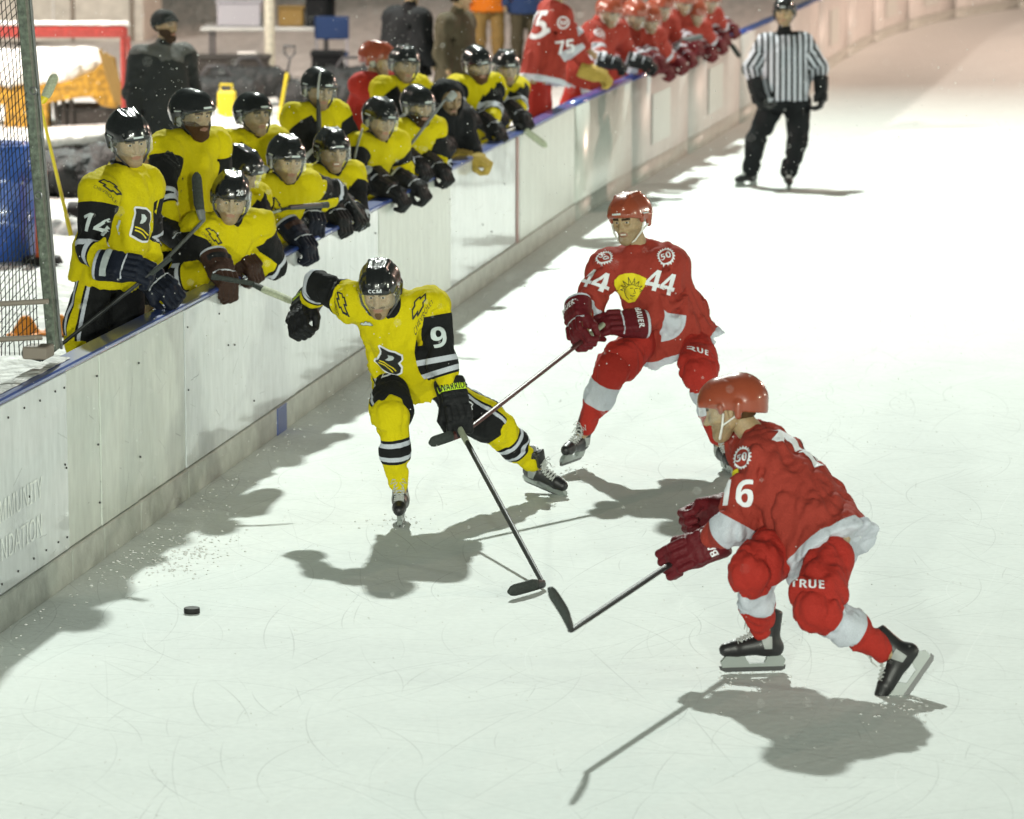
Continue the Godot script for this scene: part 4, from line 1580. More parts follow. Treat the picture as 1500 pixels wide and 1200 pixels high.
	for k: Array in [[Vector3(-11.052, 0.13, -42.974), 0.45, "bulging black gear bag in front of the folding table"], [Vector3(-11.041, 0.13, -44.531), 0.4, "dark gear bag beside the white floodlight pole"], [Vector3(-9.674, 0.13, -42.522), 0.35, "dark gear bag beside the storage case"], [Vector3(-9.789, 0.13, -44.748), 0.3, "small dark bag on the snow near the red helmet"]]:
		t = thing("gear_bag", k[2], "bag", k[0])
		part("bag", lump([[0, bs * Vector3(-k[1] * 0.8, 0.24, 0), bs * Vector3(k[1] * 0.8, 0.26, 0.05), 0.25, 0.22, 0.1, Vector3.UP, 0.9]], 0.03, 0.04, int(k[1] * 100.0), 3.5), t, Transform3D.IDENTITY, M.tarp)
		st = tool()
		tube(st, [bs * Vector3(-0.18, 0.44, 0.05), bs * Vector3(-0.1, 0.56, 0.08), bs * Vector3(0.1, 0.56, 0.08), bs * Vector3(0.18, 0.44, 0.05)], [0.02, 0.02, 0.02, 0.02], 8)
		part("handle", done(st, M.metal_dark), t)
	t = thing("folding_chair", "blue folding chair beside the table", "chair", p + bs * Vector3(0.85, 0.0, 0.75))
	st = tool()
	box(st, bs * Vector3(0, 0.45, 0), Vector3(0.45, 0.04, 0.42), bs, 0.015)
	part("seat", done(st, M.blue_cloth), t)
	st = tool()
	box(st, bs * Vector3(0, 0.78, -0.2), Vector3(0.45, 0.3, 0.03), bs, 0.012)
	part("backrest", done(st, M.blue_cloth), t)
	for k: Array in [[-0.2, 0.18, 0.44], [-0.2, -0.2, 0.9], [0.2, 0.18, 0.44], [0.2, -0.2, 0.9]]:
		st = tool()
		tube(st, [bs * Vector3(k[0], 0, k[1]), bs * Vector3(k[0], k[2], k[1])], [0.014, 0.014], 8)
		part("leg", done(st, M.plastic_grey), t)
	# snow shovel with a yellow shaft, stuck in the snow
	p = Vector3(-9.609, 0.13, -39.967)
	t = thing("snow_shovel", "snow shovel with a yellow shaft stuck upright in the snow", "shovel", p)
	st = tool()
	var top := bs * Vector3(0.16, 0.86, -0.05)
	tube(st, [Vector3.ZERO, top * 0.82], [0.02, 0.02], 10)
	part("shaft", done(st, M.handle_yellow), t)
	st = tool()
	tube(st, [top * 0.82, top], [0.016, 0.014], 8)
	var hx := bs * Vector3(1, 0, 0)
	tube(st, [top + Vector3(0, 0.14, 0) - hx * 0.06, top - hx * 0.055 + Vector3(0, 0.06, 0), top, top + hx * 0.055 + Vector3(0, 0.06, 0), top + Vector3(0, 0.14, 0) + hx * 0.06, top + Vector3(0, 0.14, 0) - hx * 0.06], [0.013, 0.013, 0.013, 0.013, 0.014, 0.014], 8)
	part("grip", done(st, M.metal_dark), t)
	st = tool()
	box(st, bs * Vector3(-0.02, -0.05, 0), Vector3(0.34, 0.22, 0.02), bs, 0.006)
	part("blade", done(st, M.handle_yellow), t)
	# yellow bucket handle behind the bench
	p = Vector3(-10.037, 0.13, -39.465)
	t = thing("yellow_jerrycan", "yellow jerrycan standing on the snow bank", "jerrycan", p + Vector3(0, 0.25, 0))
	st = tool()
	box(st, bs * Vector3(0, 0.14, 0), Vector3(0.2, 0.3, 0.13), bs, 0.02)
	part("can", done(st, M.handle_yellow), t)
	st = tool()
	tube(st, [bs * Vector3(-0.07, 0.29, 0), bs * Vector3(-0.07, 0.36, 0), bs * Vector3(0.06, 0.36, 0), bs * Vector3(0.06, 0.29, 0)], [0.014, 0.014, 0.014, 0.014], 8)
	part("handle", done(st, M.handle_yellow), t)
	# shed at the far side
	p = Vector3(-17.019, 0.13, -55.292)
	t = thing("shed", "pale shed wall with a closed door behind the goal frame", "building", p)
	st = tool()
	box(st, bs * Vector3(-3.0, 1.5, -1.5), Vector3(9.2, 3.0, 3.0), bs, 0.02)
	part("wall", done(st, M.wall), t)
	st = tool()
	box(st, bs * Vector3(0.96, 1.02, 0.02), Vector3(0.86, 2.0, 0.05), bs, 0.01)
	var dr := part("door", done(st, M.wall), t)
	st = tool()
	box(st, bs * Vector3(0.66, 0.95, 0.07), Vector3(0.16, 0.035, 0.05), bs, 0.008)
	part("handle", done(st, M.metal_dark), dr)
	for x: float in [0.5, 1.42]:
		st = tool()
		box(st, bs * Vector3(x, 1.02, 0.03), Vector3(0.05, 2.04, 0.07), bs, 0.008)
		part("door_frame", done(st, M.trim), t)
	for x: float in [-1.9, -0.7, 0.2]:
		st = tool()
		box(st, bs * Vector3(x, 1.5, 0.015), Vector3(0.03, 2.9, 0.03), bs, 0.006)
		part("batten", done(st, M.plastic_white), t)
	st = tool()
	box(st, bs * Vector3(-3.0, 3.08, -1.4), Vector3(9.8, 0.16, 3.6), bs, 0.04)
	part("roof", done(st, M.snow), t)

func tote(called: String, label: String, at: Vector3, s: Vector3, m: Material, bs: Basis) -> void:
	var t := thing(called, label, called.get_slice("_", called.get_slice_count("_") - 1), at)
	var st := tool()
	box(st, Vector3(0, s.y * 0.45, 0), Vector3(s.x * 0.93, s.y * 0.9, s.z * 0.93), bs, 0.02)
	part("case", done(st, m), t)
	st = tool()
	box(st, Vector3(0, s.y * 0.945, 0), Vector3(s.x, s.y * 0.11, s.z), bs, 0.012)
	part("lid", done(st, m), t)
	for k: float in [-1.0, 1.0]:
		st = tool()
		box(st, bs * Vector3(s.x * 0.47 * k, s.y * 0.7, 0), Vector3(s.x * 0.05, s.y * 0.07, s.z * 0.3), bs, 0.006)
		part("handle", done(st, m), t)

# ---------------------------------------------------------------- shared kit
func kit() -> void:
	var heads := [[0.0, 0, 0.0], [0.03, 2, 0.0], [0.0, 1, 0.0], [0.0, 0, 1.0], [0.0, 1, 0.7]]
	var jobs := []
	for h: Array in heads:
		jobs.append(func(): return dye(sculpt(head_ops(h[0], h[2]), 0.0046), func(p, n): return head_dye(p, n, h[1], h[2]), 2))
	for k in 2:
		jobs.append(func(): return {0: sculpt(helmet_ops(k), 0.0052)})
	for c: float in [1.0, 0.62]:
		jobs.append(func(): return dye(sculpt(glove_ops(c), 0.0058), glove_dye, 2))
	jobs.append(func(): return dye(sculpt(boot_ops(), 0.0058), boot_dye, 2))
	var got := in_parallel(jobs)
	KIT.head = got.slice(0, 5)
	KIT.helmet = got.slice(5, 7)
	KIT.glove = [[got[7], mirrored(got[7])], [got[8], mirrored(got[8])]]
	KIT.boot = got[9]
	# visor: a bent pane under the brim
	var st := tool()
	st.set_smooth_group(0)
	for lay in 2:
		var o := 0.0 if lay == 0 else 0.0025
		for i in 20:
			for k in 4:
				var q := []
				for c: Array in [[0, 0], [1, 0], [1, 1], [0, 1]]:
					var an := lerpf(-1.5, 1.5, (i + c[0]) / 20.0)
					var f: float = (k + c[1]) / 4.0
					var low := 0.088 - 0.034 * pow(absf(an) / 1.5, 3.0)
					var rx := 0.108 + o + 0.004 * f
					var rz := 0.126 + o + 0.006 * f
					q.append(Vector3(rx * sin(an), 0.052 - low * f - 0.012 * (1.0 - cos(an)), rz * cos(an) + 0.008))
				if lay == 1: q.reverse()
				face(st, q)
	KIT.visor = done(st, M.visor)
	st = tool()
	for sd: float in [1.0, -1.0]:
		st = tool()
		slab(st, PackedVector2Array([Vector2(-0.034, 0.02), Vector2(-0.03, -0.026), Vector2(-0.008, -0.044), Vector2(0.014, -0.04), Vector2(0.03, -0.012), Vector2(0.032, 0.018)]), 0.004, Vector3(0.097 * sd, 0.0, -0.004), Basis(Vector3(0, 0, 1), Vector3.UP, Vector3(-1, 0, 0)))
		KIT["ear_left" if sd > 0 else "ear_right"] = done(st, M.clear_plastic)
	for team: String in ["white", "black"]:
		st = tool()
		for s: float in [1.0, -1.0]:
			tube(st, [Vector3(0.1 * s, 0.0, 0.02), Vector3(0.088 * s, -0.05, 0.035), Vector3(0.05 * s, -0.098, 0.06), Vector3(0.0, -0.118, 0.07)], [0.007, 0.007, 0.007, 0.007], 6, true, Vector2(1, 0.6))
			tube(st, [Vector3(0.1 * s, -0.01, -0.05), Vector3(0.088 * s, -0.05, 0.035)], [0.007, 0.007], 6, true, Vector2(1, 0.6))
		KIT["strap_" + team] = done(st, M["strap_" + team])
	st = tool()
	var turn := Basis(Vector3(0, 0, 1), Vector3.UP, Vector3(-1, 0, 0))
	slab(st, PackedVector2Array([Vector2(-0.078, -0.09), Vector2(-0.098, -0.112), Vector2(-0.09, -0.142), Vector2(0.185, -0.142), Vector2(0.192, -0.118), Vector2(0.168, -0.09), Vector2(0.086, -0.09), Vector2(0.066, -0.126), Vector2(-0.004, -0.126), Vector2(-0.02, -0.09)]), 0.024, Vector3.ZERO, turn)
	KIT.holder = done(st, M.holder)
	st = tool()
	slab(st, PackedVector2Array([Vector2(-0.1, -0.138), Vector2(-0.098, -0.156), Vector2(-0.08, -0.165), Vector2(0.17, -0.165), Vector2(0.192, -0.156), Vector2(0.2, -0.138)]), 0.005, Vector3.ZERO, turn)
	KIT.runner = done(st, M.runner)
	st = tool()
	for k in 7:
		var y: float = [-0.026, -0.019, -0.012, -0.003, 0.012, 0.034, 0.056][k]
		var z: float = [0.116, 0.1, 0.083, 0.066, 0.056, 0.055, 0.055][k]
		for s: float in [1.0, -1.0]:
			tube(st, [Vector3(-0.026 * s, y - 0.006, z + 0.002), Vector3(0, y + 0.012, z + 0.004), Vector3(0.026 * s, y + 0.006, z - 0.008)], [0.0038, 0.0042, 0.0038], 5)
	for s: float in [1.0, -1.0]:
		tube(st, [Vector3(0, 0.078, 0.054), Vector3(0.03 * s, 0.086, 0.066), Vector3(0.042 * s, 0.062, 0.07), Vector3(0.012 * s, 0.072, 0.06)], [0.003, 0.003, 0.003, 0.003], 5)
		tube(st, [Vector3(0, 0.076, 0.056), Vector3(0.022 * s, 0.05, 0.078), Vector3(0.03 * s, 0.02, 0.082)], [0.003, 0.003, 0.003], 5)
	KIT.laces = done(st, M.lace)

func frame_of(fwd: Vector3, up: Vector3) -> Basis:
	var z := fwd.normalized()
	var x := up.cross(z).normalized()
	return Basis(x, z.cross(x), z)

func hand_frame(along: Vector3, back: Vector3) -> Basis:
	var y := along.normalized()
	var x := y.cross(back).normalized()
	return Basis(x, y, x.cross(y))

const LOOK := {
	"yellow": {"top": ["yellow", "black", "white", "white"], "pants": ["black", "white", "yellow"], "sock": ["yellow", "white", "black"], "helmet": "shell_black", "strap": "strap_black", "name": "jersey"},
	"red": {"top": ["red", "red", "white", "white"], "pants": ["pants_red", "white", "white"], "sock": ["pants_red", "white", "white"], "helmet": "shell_red", "strap": "strap_white", "name": "jersey"},
	"stripes": {"top": ["white", "black", "black", "black"], "pants": ["coat_black", "black", "black"], "sock": ["black"], "helmet": "shell_black", "strap": "strap_black", "name": "striped_shirt"},
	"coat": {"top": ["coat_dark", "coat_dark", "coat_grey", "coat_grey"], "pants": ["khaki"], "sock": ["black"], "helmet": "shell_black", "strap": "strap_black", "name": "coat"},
}

func person(d: Dictionary, got: Dictionary) -> void:
	var j: Dictionary = d.j
	var w: Dictionary = d.w
	var look: Dictionary = LOOK[w.team]
	var root := thing("person", d.label, "person", d.base, d.get("group", ""))
	# body: head, neck, trunk and limbs in one mesh
	var hx := Transform3D(frame_of(d.face, d.hup), j.hd).scaled_local(Vector3.ONE * d.get("head", 1.04))
	var hn := Transform3D(hx.basis.orthonormalized(), Vector3.ZERO)
	var reg := {}
	for r in KIT.head[d.get("kind", 0)]:
		var a: Array = KIT.head[d.get("kind", 0)][r]
		reg[r] = [hx * (a[0] as PackedVector3Array), hn * (a[1] as PackedVector3Array), (a[2] as PackedInt32Array).duplicate()]
	var n0: int = reg[0][0].size()
	reg[0][0].append_array(got.body[0])
	reg[0][1].append_array(got.body[1])
	for i: int in got.body[2]:
		reg[0][2].append(i + n0)
	var tone: int = d.get("tone", 0)
	part("body", to_mesh(reg, [M.skin[tone], M.hair[d.get("hair", 0)], M.eye, M.iris, M.lips, M.teeth, M.stubble[tone] if d.get("stubble", true) else M.skin[tone]]), root)
	var paints := []
	var tops: Array = d.get("top", look.top)
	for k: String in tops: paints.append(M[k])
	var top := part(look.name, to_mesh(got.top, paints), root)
	paints = []
	for k: String in d.get("pants", look.pants): paints.append(M[k])
	var pants := part("trousers" if w.long_legs else "pants", to_mesh(got.pants, paints), root)
	if got.has("sockL"):
		paints = []
		for k: String in look.sock: paints.append(M[k])
		part("sock", to_mesh(got.sockL, paints), root)
		part("sock", to_mesh(got.sockR, paints), root)
	# gloves
	if d.has("glove"):
		for s: String in ["L", "R"]:
			if not d.has("hand" + s): continue
			var gl: Array = d.get("glove" + s, d.glove)
			var gx := Transform3D(hand_frame(d["hand" + s], d["back" + s]).scaled(Vector3.ONE * 1.1), j["wr" + s])
			part("glove", to_mesh(KIT.glove[d.get("curl", 0)][0 if s == "L" else 1], [M[gl[0]], M[gl[1]], M[gl[2]], M[gl[3]]]), root, gx)
	# skates or boots
	if not d.hidden_legs:
		for s: String in ["L", "R"]:
			var fx := Transform3D(frame_of(d["toe" + s], d["shin" + s]), j["an" + s])
			if w.get("boots", false):
				part("boot", to_mesh(KIT.boot, [M.rubber, M.rubber, M.rubber, M.rubber]), root, fx)
			else:
				var sk := part("skate", to_mesh(KIT.boot, [M.boot, M.boot, M.boot_grey, M.boot]), root, fx)
				part("blade_holder", KIT.holder, sk)
				part("runner", KIT.runner, sk)
				part("laces", KIT.laces, sk)
	if d.has("helmet"):
		var he := part("helmet", to_mesh(KIT.helmet[d.helmet], [M[d.get("shell", look.helmet)]]), root, hx)
		if d.get("visor", true): part("visor", KIT.visor, he)
		part("chin_strap", KIT[look.strap], he)
		if look.helmet == "shell_black":
			part("ear_guard", KIT.ear_left, he)
			part("ear_guard", KIT.ear_right, he)
	if d.has("cap"):
		part("cap", lump([[0, Vector3(0, 0.05, -0.03), Vector3(0, 0.05, 0.02), 0.103, 0.097, 0.03, Vector3.RIGHT, 0.93], [0, Vector3(-0.04, 0.045, 0.1), Vector3(0.04, 0.045, 0.1), 0.02, 0.02, 0.03], [2, Vector3(0, 0.03, 0.06), Vector3(0, -1, 0.25).normalized()]], 0.008, 0.004), root, hx, M[d.cap])
	for p: Dictionary in d.get("prints", []):
		var on: Node3D = top if p.on == "top" else pants
		var raw: Array = got.top_raw if p.on == "top" else got.pants_raw
		var xf := Transform3D.IDENTITY
		if p.on == "gloveL" or p.on == "gloveR":
			var s: String = p.on.right(1)
			raw = whole(KIT.glove[d.get("curl", 0)][0 if s == "L" else 1])
			on = root
			xf = Transform3D(hand_frame(d["hand" + s], d["back" + s]).scaled(Vector3.ONE * 1.1), j["wr" + s])
		elif p.on == "helmet":
			raw = KIT.helmet[d.helmet][0]
			on = root
			xf = hx
		for lay: Array in emblem(p):
			var m := drape(raw, lay[0], p.o, p.out, p.up, lay[2], 0.012, p.get("reach", 0.3))
			if m[2].size() > 0:
				part(p.called, to_mesh({0: m}, [M[lay[1]]]), on, xf)

func whole(reg: Dictionary) -> Array:
	var v := PackedVector3Array()
	var n := PackedVector3Array()
	var x := PackedInt32Array()
	for r in reg:
		var o := v.size()
		v.append_array(reg[r][0])
		n.append_array(reg[r][1])
		for i: int in reg[r][2]: x.append(i + o)
	return [v, n, x]

# layers of flat shapes: [triangles, material, height above the cloth]
func emblem(p: Dictionary) -> Array:
	var h: float = p.h
	match p.shape:
		"text":
			return [[lettering(p.text, h, p.get("bold", true), false, p.get("slant", 0.0), p.get("widen", 1.0)), p.m, 0.004]]
		"bowtie":
			var o := [Vector2(-1, -0.22), Vector2(-0.72, 0.22), Vector2(-0.38, 0.22), Vector2(-0.27, 0.42), Vector2(0.45, 0.42), Vector2(0.34, 0.22), Vector2(1, 0.22), Vector2(0.72, -0.22), Vector2(0.38, -0.22), Vector2(0.27, -0.42), Vector2(-0.45, -0.42), Vector2(-0.34, -0.22)]
			var q := []
			for v: Vector2 in o: q.append(v * h)
			var t := stroke(q, h * 0.15, true)
			t.append_array(moved(lettering("CHEVROLET", h * 0.3, false, false, 0.0, 1.15), Vector2(0, -h * 0.82)))
			return [[t, p.m, 0.004]]
		"crest_b":
			var body := PackedVector2Array([Vector2(-0.5, 0.54), Vector2(-0.3, 0.56), Vector2(0.1, 0.56), Vector2(0.38, 0.44), Vector2(0.46, 0.24), Vector2(0.38, 0.06), Vector2(0.56, -0.12), Vector2(0.6, -0.34), Vector2(0.46, -0.52), Vector2(0.2, -0.56), Vector2(-0.1, -0.5), Vector2(-0.42, -0.42), Vector2(-0.36, -0.1), Vector2(-0.34, 0.2), Vector2(-0.38, 0.38)])
			var big: PackedVector2Array = Geometry2D.offset_polygon(body, 0.075)[0]
			var eye := PackedVector2Array([Vector2(-0.12, 0.38), Vector2(0.06, 0.38), Vector2(0.17, 0.28), Vector2(0.16, 0.14), Vector2(0.02, 0.04), Vector2(-0.12, 0.02), Vector2(-0.06, 0.2)])
			var sw := []
			for k in 2:
				var pts := []
				for i in 8:
					var f := i / 7.0
					pts.append(Vector2(lerpf(-0.3, 0.42 - 0.1 * k, f), -0.13 - 0.11 * k - 0.2 * f * f))
				sw.append(stroke(pts, 0.05))
			var lay := [[moved(filled(big), Vector2.ZERO, 0.0, h), "print_white", 0.003], [moved(filled(body), Vector2.ZERO, 0.0, h), "print_black", 0.0055], [moved(filled(eye), Vector2.ZERO, 0.0, h), "print_grey", 0.008]]
			for s: PackedVector2Array in sw: lay.append([moved(s, Vector2.ZERO, 0.0, h), "print_yellow", 0.008])
			return lay
		"flame_b":
			var o := PackedVector2Array([Vector2(-0.35, -0.6), Vector2(-0.2, 0.3), Vector2(-0.4, 0.62), Vector2(0.1, 0.5), Vector2(0.4, 0.3), Vector2(0.3, 0.05), Vector2(0.45, -0.2), Vector2(0.2, -0.42)])
			var i := PackedVector2Array([Vector2(-0.2, -0.36), Vector2(-0.08, 0.25), Vector2(0.08, 0.36), Vector2(0.24, 0.24), Vector2(0.15, 0.04), Vector2(0.27, -0.14), Vector2(0.1, -0.28)])
			return [[moved(filled(o), Vector2.ZERO, 0.0, h), "print_white", 0.004], [moved(filled(i), Vector2.ZERO, 0.0, h), "print_black", 0.006]]
		"gear":
			var t := PackedVector2Array()
			for k in 20:
				var a := TAU * k / 20.0
				var b := TAU * (k + 1) / 20.0
				var m := (a + b) * 0.5
				var f := func(an: float, r: float) -> Vector2: return Vector2(cos(an), sin(an)) * r * h
				t.append_array([f.call(a, 0.38), f.call(b, 0.38), f.call(b, 0.44), f.call(a, 0.38), f.call(b, 0.44), f.call(a, 0.44)])
				t.append_array([f.call(a, 0.44), f.call(b, 0.44), f.call(m, 0.54)])
			t.append_array(lettering("50", h * 0.36, true, false, 0.0, 1.15))
			return [[t, p.m, 0.004]]
		"sun":
			var fan := PackedVector2Array([Vector2(-0.56, 0.24), Vector2(-0.42, 0.38), Vector2(-0.2, 0.48), Vector2(0.05, 0.52), Vector2(0.3, 0.48), Vector2(0.56, 0.36), Vector2(0.52, 0.1), Vector2(0.38, -0.2), Vector2(0.22, -0.52), Vector2(0.02, -0.6), Vector2(-0.2, -0.48), Vector2(-0.42, -0.2), Vector2(-0.55, 0.06)])
			var ln := PackedVector2Array()
			for k in 8:
				var a := lerpf(0.15, PI * 1.02, k / 7.0)
				var c := Vector2(0.1, -0.12)
				var tip := c + Vector2(cos(a), sin(a)) * (0.52 - 0.04 * absf(k - 4))
				ln.append_array(stroke([c + Vector2(cos(a - 0.17), sin(a - 0.17)) * 0.27, tip, c + Vector2(cos(a + 0.17), sin(a + 0.17)) * 0.27], 0.022))
			ln.append_array(stroke([Vector2(-0.1, -0.02), Vector2(-0.02, 0.1), Vector2(0.12, 0.12), Vector2(0.25, 0.07)], 0.024))
			ln.append_array(stroke([Vector2(-0.12, -0.06), Vector2(-0.13, -0.2), Vector2(-0.07, -0.36), Vector2(0.02, -0.46)], 0.022))
			ln.append_array(stroke([Vector2(0.04, -0.02), Vector2(0.12, -0.01)], 0.026))
			ln.append_array(stroke([Vector2(0.2, -0.02), Vector2(0.28, 0.0)], 0.026))
			ln.append_array(stroke([Vector2(0.17, -0.05), Vector2(0.21, -0.18), Vector2(0.15, -0.2)], 0.02))
			ln.append_array(stroke([Vector2(0.07, -0.28), Vector2(0.14, -0.3), Vector2(0.21, -0.27)], 0.024))
			ln.append_array(stroke([Vector2(0.06, -0.4), Vector2(0.15, -0.42)], 0.02))
			return [[moved(filled(fan), Vector2.ZERO, 0.0, h), "print_yellow", 0.004], [moved(ln, Vector2.ZERO, 0.0, h), "print_black", 0.0065]]
		"peaks":
			var o := PackedVector2Array([Vector2(-1, -0.1), Vector2(-0.7, 0.25), Vector2(-0.45, 0.15), Vector2(-0.2, 0.5), Vector2(0.15, 0.2), Vector2(0.4, 0.35), Vector2(1, -0.1), Vector2(0.5, -0.35), Vector2(-0.5, -0.35)])
			return [[moved(filled(o), Vector2.ZERO, 0.0, h), "print_grey", 0.004], [moved(stroke(Array(o), 0.07, true), Vector2.ZERO, 0.0, h), "print_black", 0.006]]
		"lime_band":
			var t := PackedVector2Array()
			for k in 8:
				var x := -0.052 + 0.0132 * k
				t.append_array([Vector2(x, -0.013), Vector2(x + 0.0108, -0.013), Vector2(x + 0.0138, 0.013), Vector2(x, -0.013), Vector2(x + 0.0138, 0.013), Vector2(x + 0.003, 0.013)])
			return [[t, "lime", 0.004]]
		"disc":
			var t := PackedVector2Array()
			for k in 14:
				t.append_array([Vector2.ZERO, Vector2(h, 0).rotated(TAU * k / 14), Vector2(h, 0).rotated(TAU * (k + 1) / 14)])
			return [[t, p.m, 0.004]]
		"bar":
			return [[PackedVector2Array([Vector2(-p.w, -h), Vector2(p.w, -h), Vector2(p.w, h), Vector2(-p.w, -h), Vector2(p.w, h), Vector2(-p.w, h)]), p.m, 0.004]]
	return []

# ---------------------------------------------------------------- hockey sticks
# butt, heel and toe in metres; wrap: [butt tape, blade tape, shaft]
func hockey_stick(label: String, butt: Vector3, heel: Vector3, toe: Vector3, wrap: Array, upright := false) -> void:
	var base := Vector3(heel.x, minf(heel.y, toe.y), heel.z)
	var t := thing("hockey_stick", label, "hockey stick", base)
	var b := butt - base
	var h := heel - base
	var o := toe - base
	var ax := (h - b).normalized()
	var fl := ax.cross(o - h).normalized()
	var ln := (h - b).length()
	var st := tool()
	var side := [0.0, 0.30, 0.92, 1.0]
	tube(st, [b.lerp(h, 0.16), b.lerp(h, 0.5), b.lerp(h, 0.9), h + ax * 0.0], [0.0175, 0.0175, 0.0165, 0.015], 8, true, Vector2(0.62, 1.0), fl)
	part("shaft", done(st, M[wrap[2]]), t)
	st = tool()
	tube(st, [b, b + ax * 0.02, b.lerp(h, 0.16)], [0.022, 0.0205, 0.0195], 8, true, Vector2(0.7, 1.0), fl)
	part("grip_tape", done(st, M[wrap[0]]), t)
	# blade: a bent plate, rounded at the toe
	var dir := (o - h).normalized()
	var L := (o - h).length()
	var up := fl.cross(dir).normalized()
	if up.dot(-ax) < 0: up = -up
	if upright:
		up = (Vector3.UP - dir * dir.y).normalized()
		fl = dir.cross(up)
	var n := 12
	for lay in 2:
		st = tool()
		st.set_smooth_group(0)
		var f0 := 0.0 if lay == 0 else 0.22
		var f1 := 0.22 if lay == 0 else 1.0
		var ring := []
		for i in n + 1:
			var f := lerpf(f0, f1, i / float(n))
			var bend := fl * (0.03 * f * f * L / 0.3)
			var hh := lerpf(0.018, 0.029, minf(f * 3.0, 1.0))
			if f > 0.82: hh *= sqrt(maxf(1.0 - pow((f - 0.82) / 0.185, 2.0), 0.02))
			var c := h + dir * (L * f) + bend + up * (0.01 + 0.011 * minf(f * 3.0, 1.0))
			var th := lerpf(0.0095, 0.005, f) + (0.001 if lay == 1 else 0.0)
			ring.append([c + up * hh + fl * th * 0.6, c + up * hh - fl * th * 0.6, c - fl * th, c - up * hh - fl * th * 0.6, c - up * hh + fl * th * 0.6, c + fl * th])
		for i in n:
			for k in 6:
				var k2 := (k + 1) % 6
				face(st, [ring[i][k], ring[i][k2], ring[i + 1][k2], ring[i + 1][k]])
		face(st, reversed(ring[0]))
		face(st, ring[n])
		part("heel" if lay == 0 else "blade", done(st, M[wrap[2] if lay == 0 else wrap[1]]), t)

